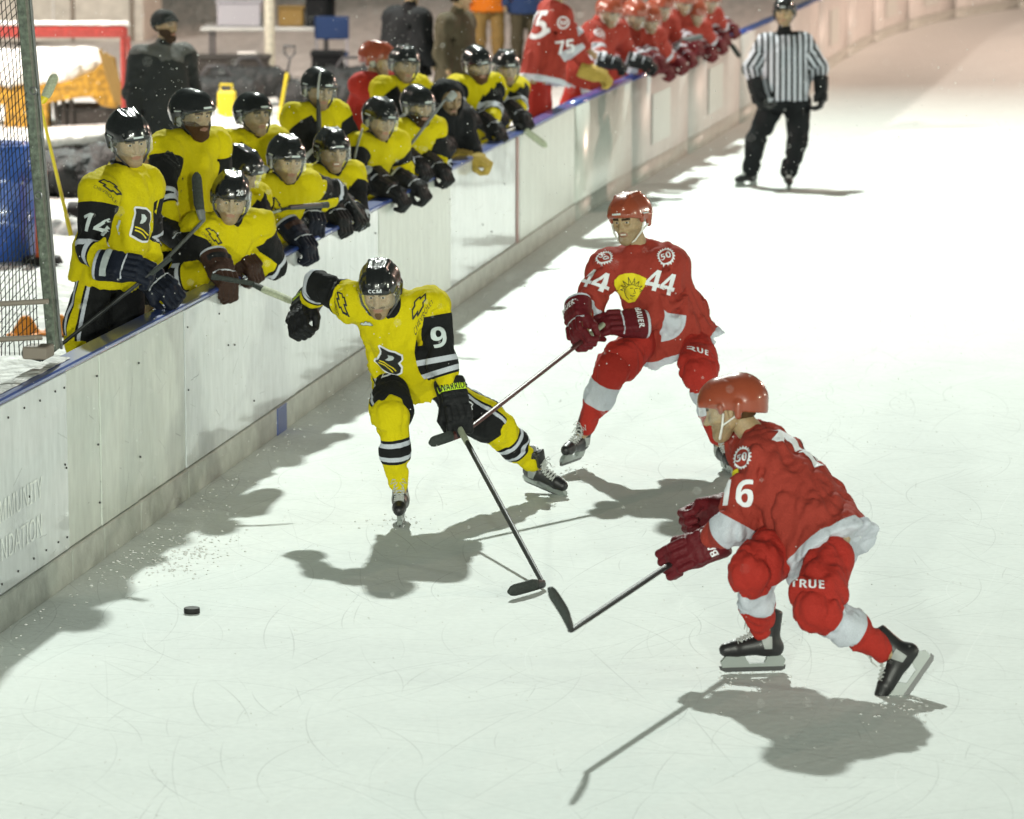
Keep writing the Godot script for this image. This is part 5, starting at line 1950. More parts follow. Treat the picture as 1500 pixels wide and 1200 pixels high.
func people() -> void:
	var figures := [
		{"label": "yellow jersey player with number 9 skating after the puck", "seed": 5, "cell": 0.0105, "base": Vector3(-3.911, 0, -19.407), "face": Vector3(0.058, -0.294, 0.954), "hup": Vector3(-0.01, 0.965, 0.262), "hidden_legs": false, "helmet": 0, "kind": 2, "hair": 2, "glove": ["glove_black", "glove_black", "lime", "glove_black"], "w": {"team": "yellow", "hem": 0.05, "bulk": 0.97, "flare": 1.08, "fold": 0.015, "long_legs": false}, "j": {"hd": Vector3(-0.105, 1.234, 0.387), "nk": Vector3(-0.068, 1.133, 0.283), "pv": Vector3(0, 0.726, 0), "shL": Vector3(0.143, 1.145, 0.222), "shR": Vector3(-0.28, 1.177, 0.323), "elL": Vector3(0.208, 0.833, 0.258), "elR": Vector3(-0.493, 1.232, 0.151), "wrL": Vector3(0.276, 0.625, 0.28), "wrR": Vector3(-0.596, 1.069, 0.007), "hipL": Vector3(0.117, 0.664, -0.056), "hipR": Vector3(-0.115, 0.729, 0.065), "knL": Vector3(0.405, 0.405, -0.284), "knR": Vector3(-0.033, 0.585, 0.451), "anL": Vector3(0.6, 0.161, -0.464), "anR": Vector3(-0.001, 0.152, 0.381)}, "handL": Vector3(0.274, -0.905, 0.327), "backL": Vector3(0.472, 0.154, 0.868), "toeL": Vector3(0.897, -0.275, 0.346), "shinL": Vector3(-0.39, 0.848, 0.36), "handR": Vector3(-0.062, -0.547, 0.835), "backR": Vector3(-0.577, 0.23, 0.784), "toeR": Vector3(0.141, 0, 0.99), "shinR": Vector3(-0.048, 0.993, 0.107), "prints": [{"on": "top", "shape": "crest_b", "called": "crest", "h": 0.135, "o": Vector3(-0.104, 0.903, 0.153), "out": Vector3(0.17, -0.33, 0.929), "up": Vector3(0.228, 0.953, -0.199)}, {"on": "top", "shape": "bowtie", "called": "logo", "h": 0.05, "m": "print_black", "o": Vector3(0.097, 1.162, 0.33), "out": Vector3(0.089, 0.855, 0.511), "up": Vector3(-0.442, 0.894, -0.073)}, {"on": "top", "shape": "bowtie", "called": "logo", "h": 0.05, "m": "print_black", "o": Vector3(-0.304, 1.187, 0.429), "out": Vector3(-0.21, 0.666, 0.715), "up": Vector3(0.978, 0.098, -0.186)}, {"on": "top", "shape": "text", "called": "number", "h": 0.11, "text": "9", "m": "print_grey", "widen": 1.1, "o": Vector3(0.196, 0.988, 0.306), "out": Vector3(0.476, 0.199, 0.857), "up": Vector3(-0.224, 0.967, -0.123)}, {"on": "top", "shape": "peaks", "called": "logo", "h": 0.038, "o": Vector3(-0.183, 1.027, 0.464), "out": Vector3(-0.02, -0.303, 0.953), "up": Vector3(0.07, 0.982, -0.176)}, {"on": "pants", "shape": "flame_b", "called": "logo", "h": 0.06, "o": Vector3(-0.109, 0.751, 0.204), "out": Vector3(0.151, 0.466, 0.872), "up": Vector3(0.07, 0.982, -0.176)}, {"on": "pants", "shape": "flame_b", "called": "logo", "h": 0.055, "o": Vector3(0.35, 0.574, 0.043), "out": Vector3(0.472, 0.154, 0.868), "up": Vector3(0.119, 0.976, -0.184)}, {"on": "gloveL", "shape": "text", "called": "lettering", "h": 0.032, "text": "WARRIOR", "m": "print_black", "widen": 0.72, "o": Vector3(0, -0.074, 0.075), "out": Vector3(0, 0, 1), "up": Vector3(0, -1, 0)}, {"on": "gloveR", "shape": "text", "called": "lettering", "h": 0.032, "text": "WARRIOR", "m": "print_black", "widen": 0.72, "o": Vector3(0, -0.074, 0.075), "out": Vector3(0, 0, 1), "up": Vector3(0, -1, 0)}, {"on": "helmet", "shape": "text", "called": "lettering", "h": 0.017, "text": "CCM", "m": "print_white", "widen": 1.4, "o": Vector3(0, 0.068, 0.14), "out": Vector3(0, 0.1, 0.995), "up": Vector3(0, 1, 0)}]},
		{"label": "player in a red jersey with number 44 and a yellow sun crest", "seed": 18, "cell": 0.0105, "base": Vector3(-2.713, 0, -21.059), "face": Vector3(-0.331, -0.071, 0.941), "hup": Vector3(-0.128, 0.99, 0.057), "hidden_legs": false, "helmet": 0, "kind": 3, "hair": 0, "glove": ["glove_maroon", "palm", "glove_maroon", "white"], "visor": false, "w": {"team": "red", "hem": 0.16, "bulk": 1.0, "flare": 1.14, "fold": 0.015, "long_legs": false}, "j": {"hd": Vector3(-0.226, 1.424, 0.178), "nk": Vector3(-0.191, 1.271, 0.113), "pv": Vector3(0, 0.8, 0), "shL": Vector3(0.005, 1.173, 0.101), "shR": Vector3(-0.364, 1.141, 0.155), "elL": Vector3(-0.029, 0.868, 0.148), "elR": Vector3(-0.458, 0.918, 0.316), "wrL": Vector3(-0.235, 0.845, 0.321), "wrR": Vector3(-0.454, 0.894, 0.545), "hipL": Vector3(0.121, 0.769, -0.057), "hipR": Vector3(-0.119, 0.773, 0.067), "knL": Vector3(0.2, 0.571, 0.316), "knR": Vector3(-0.286, 0.606, 0.427), "anL": Vector3(0.328, 0.153, 0.264), "anR": Vector3(-0.472, 0.202, 0.363)}, "handL": Vector3(-0.907, -0.009, 0.42), "backL": Vector3(0.128, 0.661, 0.74), "toeL": Vector3(0.323, 0, 0.947), "shinL": Vector3(-0.195, 0.977, 0.08), "handR": Vector3(0.216, -0.746, 0.629), "backR": Vector3(-0.792, 0.286, 0.539), "toeR": Vector3(-0.283, 0, 0.959), "shinR": Vector3(0.283, 0.954, 0.097), "prints": [{"on": "top", "shape": "gear", "called": "logo", "h": 0.1, "m": "print_white", "o": Vector3(-0.013, 1.225, 0.198), "out": Vector3(0.12, 0.715, 0.689), "up": Vector3(-0.174, 0.976, -0.133)}, {"on": "top", "shape": "gear", "called": "logo", "h": 0.1, "m": "print_white", "o": Vector3(-0.367, 1.231, 0.244), "out": Vector3(-0.143, 0.658, 0.74), "up": Vector3(0.476, 0.85, -0.225)}, {"on": "top", "shape": "text", "called": "number", "h": 0.115, "text": "44", "m": "print_white", "slant": 0.05, "o": Vector3(-0.036, 1.086, 0.225), "out": Vector3(0.162, 0.322, 0.933), "up": Vector3(0.191, 0.962, -0.194)}, {"on": "top", "shape": "text", "called": "number", "h": 0.115, "text": "44", "m": "print_white", "slant": 0.05, "o": Vector3(-0.413, 1.096, 0.274), "out": Vector3(-0.171, 0.261, 0.95), "up": Vector3(0.27, 0.941, -0.204)}, {"on": "top", "shape": "sun", "called": "crest", "h": 0.165, "o": Vector3(-0.2, 1.052, 0.326), "out": Vector3(0.166, -0.004, 0.986), "up": Vector3(0.021, 0.985, -0.168)}, {"on": "pants", "shape": "text", "called": "lettering", "h": 0.03, "text": "TRUE", "m": "print_white", "widen": 1.3, "o": Vector3(0.249, 0.727, 0.405), "out": Vector3(0.592, 0.145, 0.793), "up": Vector3(0.33, 0.92, -0.211)}, {"on": "gloveL", "shape": "text", "called": "lettering", "h": 0.03, "text": "BAUER", "m": "print_white", "widen": 0.95, "o": Vector3(0, -0.072, 0.075), "out": Vector3(0, 0, 1), "up": Vector3(0, -1, 0)}, {"on": "gloveR", "shape": "text", "called": "lettering", "h": 0.03, "text": "BAUER", "m": "print_white", "widen": 0.95, "o": Vector3(0, -0.072, 0.075), "out": Vector3(0, 0, 1), "up": Vector3(0, -1, 0)}, {"on": "helmet", "shape": "bar", "called": "label", "h": 0.005, "w": 0.026, "m": "print_grey", "o": Vector3(0, 0.064, 0.14), "out": Vector3(0, 0.1, 0.995), "up": Vector3(0, 1, 0)}, {"on": "helmet", "shape": "bar", "called": "label", "h": 0.0035, "w": 0.03, "m": "print_grey", "o": Vector3(0.1, 0.045, 0), "out": Vector3(0.941, 0.188, 0.282), "up": Vector3(0, 1, 0)}, {"on": "helmet", "shape": "bar", "called": "label", "h": 0.0035, "w": 0.03, "m": "print_grey", "o": Vector3(-0.1, 0.045, 0), "out": Vector3(-0.941, 0.188, 0.282), "up": Vector3(0, 1, 0)}]},
		{"label": "red jersey player with number 16 pushing off with his back skate", "seed": 31, "cell": 0.0105, "base": Vector3(-1.408, 0, -15.875), "face": Vector3(-0.979, -0.2, -0.03), "hup": Vector3(-0.145, 0.98, -0.139), "hidden_legs": false, "helmet": 1, "kind": 0, "hair": 1, "glove": ["glove_maroon", "glove_maroon", "glove_maroon", "glove_maroon"], "w": {"team": "red", "hem": 0.17, "bulk": 1.0, "flare": 1.2, "fold": 0.022, "long_legs": false, "pulls": false}, "j": {"hd": Vector3(-0.395, 1.125, -0.231), "nk": Vector3(-0.285, 1.024, -0.227), "pv": Vector3(0, 0.666, 0), "shL": Vector3(-0.227, 0.93, -0.036), "shR": Vector3(-0.322, 0.948, -0.408), "elL": Vector3(-0.365, 0.661, 0.033), "elR": Vector3(-0.291, 0.692, -0.561), "wrL": Vector3(-0.533, 0.522, -0.091), "wrR": Vector3(-0.47, 0.636, -0.382), "hipL": Vector3(0.097, 0.653, 0.119), "hipR": Vector3(-0.095, 0.62, -0.11), "knL": Vector3(0.054, 0.398, 0.463), "knR": Vector3(-0.25, 0.507, 0.264), "anL": Vector3(0.366, 0.174, 0.293), "anR": Vector3(-0.217, 0.173, 0.012)}, "handL": Vector3(-0.889, -0.457, 0.02), "backL": Vector3(0.159, 0.362, 0.918), "toeL": Vector3(-0.54, -0.81, 0.229), "shinL": Vector3(-0.825, 0.563, 0.049), "handR": Vector3(-0.903, -0.293, 0.314), "backR": Vector3(-0.171, 0.034, -0.985), "toeR": Vector3(-0.957, 0, 0.291), "shinR": Vector3(0.049, 0.999, -0.009), "prints": [{"on": "top", "shape": "gear", "called": "logo", "h": 0.1, "m": "print_white", "o": Vector3(-0.324, 0.983, 0.075), "out": Vector3(-0.04, 0.259, 0.965), "up": Vector3(-0.126, 0.982, -0.142)}, {"on": "top", "shape": "text", "called": "number", "h": 0.12, "text": "16", "m": "print_white", "slant": 0.05, "o": Vector3(-0.344, 0.825, 0.094), "out": Vector3(-0.024, 0.259, 0.965), "up": Vector3(0.021, 0.985, -0.168)}, {"on": "top", "shape": "text", "called": "number", "h": 0.27, "text": "16", "m": "print_white", "slant": 0.05, "o": Vector3(-0.061, 0.963, -0.166), "out": Vector3(0.822, 0.539, -0.182), "up": Vector3(-0.558, 0.701, -0.444)}, {"on": "top", "shape": "sun", "called": "crest", "h": 0.2, "reach": 0.11, "o": Vector3(-0.286, 0.805, -0.11), "out": Vector3(-0.822, -0.539, 0.182), "up": Vector3(-0.558, 0.701, -0.444)}, {"on": "pants", "shape": "text", "called": "lettering", "h": 0.033, "text": "TRUE", "m": "print_white", "widen": 1.3, "o": Vector3(0.033, 0.524, 0.569), "out": Vector3(0.169, 0.162, 0.972), "up": Vector3(0.021, 0.985, -0.168)}, {"on": "gloveL", "shape": "text", "called": "lettering", "h": 0.03, "text": "BAUER", "m": "print_white", "widen": 0.95, "o": Vector3(0, -0.072, 0.075), "out": Vector3(0, 0, 1), "up": Vector3(0, 1, 0)}, {"on": "gloveR", "shape": "text", "called": "lettering", "h": 0.03, "text": "BAUER", "m": "print_white", "widen": 0.95, "o": Vector3(0, -0.072, 0.075), "out": Vector3(0, 0, 1), "up": Vector3(0, 1, 0)}]},
		{"label": "referee in a black and white striped shirt standing on the ice by the far boards", "seed": 44, "cell": 0.016, "base": Vector3(-3.608, 0, -36.773), "face": Vector3(-0.01, 0.06, 0.998), "hup": Vector3(-0.064, 0.986, -0.154), "hidden_legs": false, "helmet": 0, "kind": 0, "glove": ["glove_black", "glove_black", "glove_black", "glove_black"], "visor": false, "curl": 1, "w": {"team": "stripes", "hem": 0.06, "bulk": 1.06, "flare": 1.0, "fold": 0.014, "long_legs": true, "collar": 0.35, "leg": 1.18}, "j": {"hd": Vector3(-0.028, 1.725, -0.048), "nk": Vector3(-0.019, 1.508, -0.055), "pv": Vector3(0, 0.913, 0), "shL": Vector3(0.169, 1.419, -0.093), "shR": Vector3(-0.207, 1.419, -0.028), "elL": Vector3(0.319, 1.18, -0.131), "elR": Vector3(-0.348, 1.179, -0.025), "wrL": Vector3(0.347, 0.972, 0.002), "wrR": Vector3(-0.266, 0.961, 0.141), "hipL": Vector3(0.116, 0.859, -0.011), "hipR": Vector3(-0.115, 0.858, 0.009), "knL": Vector3(0.132, 0.46, 0.104), "knR": Vector3(-0.278, 0.475, 0.111), "anL": Vector3(0.051, 0.135, 0.142), "anR": Vector3(-0.347, 0.142, 0.004)}, "handL": Vector3(-0.021, -0.985, 0.168), "backL": Vector3(0.998, 0.035, 0.044), "toeL": Vector3(0.171, 0, 0.985), "shinL": Vector3(0, 1, 0), "handR": Vector3(0.31, -0.945, 0.104), "backR": Vector3(-0.925, 0.035, 0.378), "toeR": Vector3(-0.663, 0, 0.749), "shinR": Vector3(0.098, 0.995, -0.017), "prints": [{"on": "helmet", "shape": "bar", "called": "label", "h": 0.005, "w": 0.026, "m": "print_grey", "o": Vector3(0, 0.064, 0.14), "out": Vector3(0, 0.1, 0.995), "up": Vector3(0, 1, 0)}, {"on": "helmet", "shape": "bar", "called": "label", "h": 0.0035, "w": 0.03, "m": "print_grey", "o": Vector3(0.1, 0.045, 0), "out": Vector3(0.941, 0.188, 0.282), "up": Vector3(0, 1, 0)}, {"on": "helmet", "shape": "bar", "called": "label", "h": 0.0035, "w": 0.03, "m": "print_grey", "o": Vector3(-0.1, 0.045, 0), "out": Vector3(-0.941, 0.188, 0.282), "up": Vector3(0, 1, 0)}]},
		{"label": "yellow jersey player with number 14 on his sleeve, standing upright beside the safety net", "seed": 57, "cell": 0.0125, "base": Vector3(-5.549, 0.13, -19.26), "face": Vector3(0.57, -0.214, 0.793), "hup": Vector3(-0.119, 0.993, 0.021), "hidden_legs": false, "group": "players leaning on the boards", "helmet": 0, "kind": 0, "glove": ["glove_navy", "glove_navy", "print_grey", "white"], "w": {"team": "yellow", "hem": 0.15, "bulk": 1.0, "flare": 1.08, "fold": 0.015, "long_legs": false}, "j": {"hd": Vector3(0.129, 1.87, 0.077), "nk": Vector3(0.086, 1.737, 0.051), "pv": Vector3(0, 1.247, 0), "shL": Vector3(0.162, 1.614, -0.092), "shR": Vector3(0.006, 1.602, 0.287), "elL": Vector3(0.16, 1.317, -0.137), "elR": Vector3(-0.001, 1.314, 0.371), "wrL": Vector3(0.228, 1.086, -0.015), "wrR": Vector3(0.201, 1.236, 0.532), "hipL": Vector3(0.061, 1.207, -0.103), "hipR": Vector3(-0.061, 1.207, 0.103), "knL": Vector3(0.003, 0.787, -0.137), "knR": Vector3(-0.146, 0.787, 0.112), "anL": Vector3(0.044, 0.367, -0.172), "anR": Vector3(-0.13, 0.367, 0.121)}, "handL": Vector3(0.822, -0.549, 0.151), "backL": Vector3(0.087, 0.862, 0.499), "toeL": Vector3(0.958, 0, 0.287), "shinL": Vector3(0, 1, 0), "handR": Vector3(0.988, -0.154, 0.009), "backR": Vector3(0.128, 0.661, 0.74), "toeR": Vector3(0.958, 0, 0.287), "shinR": Vector3(0, 1, 0), "prints": [{"on": "top", "shape": "text", "called": "number", "h": 0.1, "text": "14", "m": "print_grey", "o": Vector3(0.024, 1.461, 0.435), "out": Vector3(-0.038, 0.159, 0.987), "up": Vector3(0.27, 0.941, -0.204)}, {"on": "top", "shape": "bowtie", "called": "logo", "h": 0.055, "m": "print_black", "o": Vector3(0.093, 1.673, 0.363), "out": Vector3(0.139, 0.587, 0.798), "up": Vector3(0.321, 0.923, -0.21)}, {"on": "top", "shape": "crest_b", "called": "crest", "h": 0.15, "o": Vector3(0.336, 1.393, 0.168), "out": Vector3(0.909, -0.198, 0.367), "up": Vector3(0.07, 0.982, -0.176)}, {"on": "helmet", "shape": "bar", "called": "label", "h": 0.005, "w": 0.026, "m": "print_grey", "o": Vector3(0, 0.064, 0.14), "out": Vector3(0, 0.1, 0.995), "up": Vector3(0, 1, 0)}, {"on": "helmet", "shape": "bar", "called": "label", "h": 0.0035, "w": 0.03, "m": "print_grey", "o": Vector3(0.1, 0.045, 0), "out": Vector3(0.941, 0.188, 0.282), "up": Vector3(0, 1, 0)}, {"on": "helmet", "shape": "bar", "called": "label", "h": 0.0035, "w": 0.03, "m": "print_grey", "o": Vector3(-0.1, 0.045, 0), "out": Vector3(-0.941, 0.188, 0.282), "up": Vector3(0, 1, 0)}]},
		{"label": "bearded yellow jersey player with a letter C on his black sleeve", "seed": 70, "cell": 0.017, "base": Vector3(-5.666, 0.13, -20.99), "face": Vector3(0.778, -0.01, 0.628), "hup": Vector3(-0.066, 0.998, 0.011), "hidden_legs": true, "group": "players leaning on the boards", "helmet": 1, "kind": 1, "hair": 1, "glove": ["glove_black", "glove_black", "glove_black", "white"], "w": {"team": "yellow", "hem": 0.15, "bulk": 1.0, "flare": 1.08, "fold": 0.015, "long_legs": false}, "j": {"hd": Vector3(0.146, 1.855, 0.087), "nk": Vector3(0.103, 1.731, 0.061), "pv": Vector3(0, 1.246, 0), "shL": Vector3(0.225, 1.678, -0.111), "shR": Vector3(0.01, 1.678, 0.25), "elL": Vector3(0.229, 1.386, -0.18), "elR": Vector3(0.033, 1.41, 0.384), "wrL": Vector3(0.217, 1.118, -0.151), "wrR": Vector3(0.144, 1.187, 0.488), "hipL": Vector3(0.061, 1.206, -0.103), "hipR": Vector3(-0.061, 1.206, 0.103), "knL": Vector3(0.003, 0.786, -0.137), "knR": Vector3(-0.146, 0.786, 0.112), "anL": Vector3(0.044, 0.366, -0.172), "anR": Vector3(-0.13, 0.366, 0.121)}, "handL": Vector3(0.755, -0.553, 0.352), "backL": Vector3(0.462, 0.873, 0.154), "toeL": Vector3(0.958, 0, 0.287), "shinL": Vector3(0, 1, 0), "handR": Vector3(0.755, -0.553, 0.352), "backR": Vector3(0.462, 0.873, 0.154), "toeR": Vector3(0.958, 0, 0.287), "shinR": Vector3(0, 1, 0), "prints": [{"on": "top", "shape": "text", "called": "lettering", "h": 0.06, "text": "C", "m": "print_grey", "o": Vector3(0.081, 1.435, 0.371), "out": Vector3(-0.049, 0.159, 0.986), "up": Vector3(0.166, 0.968, -0.19)}, {"on": "top", "shape": "bowtie", "called": "logo", "h": 0.045, "m": "print_black", "o": Vector3(0.086, 1.637, 0.337), "out": Vector3(0.121, 0.706, 0.698), "up": Vector3(0.27, 0.941, -0.204)}, {"on": "helmet", "shape": "bar", "called": "label", "h": 0.005, "w": 0.026, "m": "print_grey", "o": Vector3(0, 0.064, 0.14), "out": Vector3(0, 0.1, 0.995), "up": Vector3(0, 1, 0)}, {"on": "helmet", "shape": "bar", "called": "label", "h": 0.0035, "w": 0.03, "m": "print_grey", "o": Vector3(0.1, 0.045, 0), "out": Vector3(0.941, 0.188, 0.282), "up": Vector3(0, 1, 0)}, {"on": "helmet", "shape": "bar", "called": "label", "h": 0.0035, "w": 0.03, "m": "print_grey", "o": Vector3(-0.1, 0.045, 0), "out": Vector3(-0.941, 0.188, 0.282), "up": Vector3(0, 1, 0)}]},
		{"label": "yellow jersey player standing in the back row beside the yellow jerrycan", "seed": 83, "cell": 0.017, "base": Vector3(-6.01, 0.13, -23.841), "face": Vector3(0.699, 0.087, 0.71), "hup": Vector3(-0.008, 1, 0.001), "hidden_legs": true, "group": "players leaning on the boards", "helmet": 1, "kind": 0, "hair": 0, "glove": ["glove_black", "glove_black", "glove_black", "white"], "w": {"team": "yellow", "hem": 0.15, "bulk": 1.0, "flare": 1.08, "fold": 0.015, "long_legs": false}, "j": {"hd": Vector3(0.16, 1.616, 0.12), "nk": Vector3(0.12, 1.493, 0.09), "pv": Vector3(0, 1.016, 0), "shL": Vector3(0.257, 1.44, -0.07), "shR": Vector3(0.005, 1.44, 0.266), "elL": Vector3(0.441, 1.208, -0.115), "elR": Vector3(0.221, 1.234, 0.294), "wrL": Vector3(0.64, 1.03, -0.074), "wrR": Vector3(0.466, 1.12, 0.286), "hipL": Vector3(0.072, 0.976, -0.096), "hipR": Vector3(-0.072, 0.976, 0.096), "knL": Vector3(0.017, 0.573, -0.131), "knR": Vector3(-0.157, 0.573, 0.101), "anL": Vector3(0.062, 0.17, -0.166), "anR": Vector3(-0.142, 0.17, 0.106)}, "handL": Vector3(0.755, -0.553, 0.352), "backL": Vector3(0.462, 0.873, 0.154), "toeL": Vector3(0.958, 0, 0.287), "shinL": Vector3(0, 1, 0), "handR": Vector3(0.755, -0.553, 0.352), "backR": Vector3(0.462, 0.873, 0.154), "toeR": Vector3(0.958, 0, 0.287), "shinR": Vector3(0, 1, 0), "prints": [{"on": "helmet", "shape": "bar", "called": "label", "h": 0.005, "w": 0.026, "m": "print_grey", "o": Vector3(0, 0.064, 0.14), "out": Vector3(0, 0.1, 0.995), "up": Vector3(0, 1, 0)}, {"on": "helmet", "shape": "bar", "called": "label", "h": 0.0035, "w": 0.03, "m": "print_grey", "o": Vector3(0.1, 0.045, 0), "out": Vector3(0.941, 0.188, 0.282), "up": Vector3(0, 1, 0)}, {"on": "helmet", "shape": "bar", "called": "label", "h": 0.0035, "w": 0.03, "m": "print_grey", "o": Vector3(-0.1, 0.045, 0), "out": Vector3(-0.941, 0.188, 0.282), "up": Vector3(0, 1, 0)}]},
		{"label": "player whose face is hidden by the helmet numbered 20", "seed": 96, "cell": 0.017, "base": Vector3(-5.748, 0.13, -21.957), "face": Vector3(0.877, -0.324, 0.355), "hup": Vector3(0.038, 0.999, -0.007), "hidden_legs": true, "group": "players leaning on the boards", "helmet": 0, "kind": 0, "glove": ["glove_black", "glove_black", "glove_black", "white"], "w": {"team": "yellow", "hem": 0.15, "bulk": 1.0, "flare": 1.08, "fold": 0.015, "long_legs": false}, "j": {"hd": Vector3(0.268, 1.437, 0.134), "nk": Vector3(0.224, 1.314, 0.112), "pv": Vector3(0, 0.881, 0), "shL": Vector3(0.32, 1.266, -0.075), "shR": Vector3(0.132, 1.266, 0.301), "elL": Vector3(0.383, 1.098, 0.165), "elR": Vector3(0.24, 1.115, 0.536), "wrL": Vector3(0.43, 1.03, 0.422), "wrR": Vector3(0.409, 1.037, 0.732), "hipL": Vector3(0.054, 0.841, -0.107), "hipR": Vector3(-0.054, 0.841, 0.107), "knL": Vector3(-0.008, 0.505, -0.141), "knR": Vector3(-0.137, 0.505, 0.119), "anL": Vector3(0.031, 0.17, -0.174), "anR": Vector3(-0.121, 0.17, 0.13)}, "handL": Vector3(0.755, -0.553, 0.352), "backL": Vector3(0.462, 0.873, 0.154), "toeL": Vector3(0.958, 0, 0.287), "shinL": Vector3(0, 1, 0), "handR": Vector3(0.755, -0.553, 0.352), "backR": Vector3(0.462, 0.873, 0.154), "toeR": Vector3(0.958, 0, 0.287), "shinR": Vector3(0, 1, 0), "prints": [{"on": "helmet", "shape": "bar", "called": "label", "h": 0.005, "w": 0.026, "m": "print_grey", "o": Vector3(0, 0.064, 0.14), "out": Vector3(0, 0.1, 0.995), "up": Vector3(0, 1, 0)}, {"on": "helmet", "shape": "bar", "called": "label", "h": 0.0035, "w": 0.03, "m": "print_grey", "o": Vector3(0.1, 0.045, 0), "out": Vector3(0.941, 0.188, 0.282), "up": Vector3(0, 1, 0)}, {"on": "helmet", "shape": "bar", "called": "label", "h": 0.0035, "w": 0.03, "m": "print_grey", "o": Vector3(-0.1, 0.045, 0), "out": Vector3(-0.941, 0.188, 0.282), "up": Vector3(0, 1, 0)}]},
		{"label": "yellow jersey player with 20 on his helmet, arms hung over the boards in brown gloves", "seed": 109, "cell": 0.0125, "base": Vector3(-5.477, 0.13, -20.895), "face": Vector3(0.286, -0.169, 0.943), "hup": Vector3(0.101, 0.995, -0.018), "hidden_legs": true, "group": "players leaning on the boards", "helmet": 0, "kind": 0, "glove": ["glove_brown", "glove_brown", "glove_black", "white"], "w": {"team": "yellow", "hem": 0.15, "bulk": 1.0, "flare": 1.08, "fold": 0.015, "long_legs": false}, "j": {"hd": Vector3(0.237, 1.396, 0.23), "nk": Vector3(0.201, 1.273, 0.195), "pv": Vector3(0, 0.859, 0), "shL": Vector3(0.347, 1.227, 0.044), "shR": Vector3(0.054, 1.227, 0.345), "elL": Vector3(0.397, 0.984, -0.124), "elR": Vector3(0.001, 0.979, 0.505), "wrL": Vector3(0.257, 1.039, 0.1), "wrR": Vector3(0.257, 1.019, 0.583), "hipL": Vector3(0.084, 0.819, -0.086), "hipR": Vector3(-0.084, 0.819, 0.086), "knL": Vector3(0.033, 0.494, -0.121), "knR": Vector3(-0.169, 0.494, 0.087), "anL": Vector3(0.083, 0.17, -0.157), "anR": Vector3(-0.154, 0.17, 0.087)}, "handL": Vector3(0.683, -0.698, 0.216), "backL": Vector3(0.462, 0.873, 0.154), "toeL": Vector3(0.958, 0, 0.287), "shinL": Vector3(0, 1, 0), "handR": Vector3(0.408, -0.793, 0.452), "backR": Vector3(0.462, 0.873, 0.154), "toeR": Vector3(0.958, 0, 0.287), "shinR": Vector3(0, 1, 0), "prints": [{"on": "helmet", "shape": "text", "called": "number", "h": 0.03, "text": "20", "m": "print_white", "o": Vector3(0.035, 0.085, 0.13), "out": Vector3(0.322, 0.23, 0.919), "up": Vector3(0, 1, 0)}, {"on": "top", "shape": "bowtie", "called": "logo", "h": 0.042, "m": "print_black", "o": Vector3(0.176, 1.233, 0.415), "out": Vector3(0.139, 0.587, 0.798), "up": Vector3(0.375, 0.902, -0.216)}]},
		{"label": "yellow jersey player in front of the bench with a pale stick blade before his chest", "seed": 122, "cell": 0.017, "base": Vector3(-5.592, 0.13, -22.755), "face": Vector3(0.558, -0.138, 0.819), "hup": Vector3(0.047, 0.999, -0.008), "hidden_legs": true, "group": "players leaning on the boards", "helmet": 0, "kind": 0, "hair": 0, "glove": ["glove_navy", "glove_navy", "glove_brown", "white"], "w": {"team": "yellow", "hem": 0.15, "bulk": 1.0, "flare": 1.08, "fold": 0.015, "long_legs": false}, "j": {"hd": Vector3(0.232, 1.438, 0.174), "nk": Vector3(0.192, 1.315, 0.144), "pv": Vector3(0, 0.876, 0), "shL": Vector3(0.321, 1.267, -0.022), "shR": Vector3(0.069, 1.267, 0.314), "elL": Vector3(0.43, 1.199, -0.293), "elR": Vector3(0.104, 1.006, 0.459), "wrL": Vector3(0.312, 1.089, -0.077), "wrR": Vector3(0.372, 0.989, 0.49), "hipL": Vector3(0.072, 0.836, -0.096), "hipR": Vector3(-0.072, 0.836, 0.096), "knL": Vector3(0.017, 0.503, -0.131), "knR": Vector3(-0.157, 0.503, 0.101), "anL": Vector3(0.062, 0.17, -0.166), "anR": Vector3(-0.142, 0.17, 0.106)}, "handL": Vector3(0.389, -0.832, 0.396), "backL": Vector3(0.462, 0.873, 0.154), "toeL": Vector3(0.958, 0, 0.287), "shinL": Vector3(0, 1, 0), "handR": Vector3(0.618, -0.745, 0.25), "backR": Vector3(0.462, 0.873, 0.154), "toeR": Vector3(0.958, 0, 0.287), "shinR": Vector3(0, 1, 0), "prints": [{"on": "top", "shape": "bowtie", "called": "logo", "h": 0.045, "m": "print_black", "o": Vector3(0.202, 1.244, 0.387), "out": Vector3(0.139, 0.587, 0.798), "up": Vector3(0.27, 0.941, -0.204)}, {"on": "helmet", "shape": "bar", "called": "label", "h": 0.005, "w": 0.026, "m": "print_grey", "o": Vector3(0, 0.064, 0.14), "out": Vector3(0, 0.1, 0.995), "up": Vector3(0, 1, 0)}, {"on": "helmet", "shape": "bar", "called": "label", "h": 0.0035, "w": 0.03, "m": "print_grey", "o": Vector3(0.1, 0.045, 0), "out": Vector3(0.941, 0.188, 0.282), "up": Vector3(0, 1, 0)}, {"on": "helmet", "shape": "bar", "called": "label", "h": 0.0035, "w": 0.03, "m": "print_grey", "o": Vector3(-0.1, 0.045, 0), "out": Vector3(-0.941, 0.188, 0.282), "up": Vector3(0, 1, 0)}]},
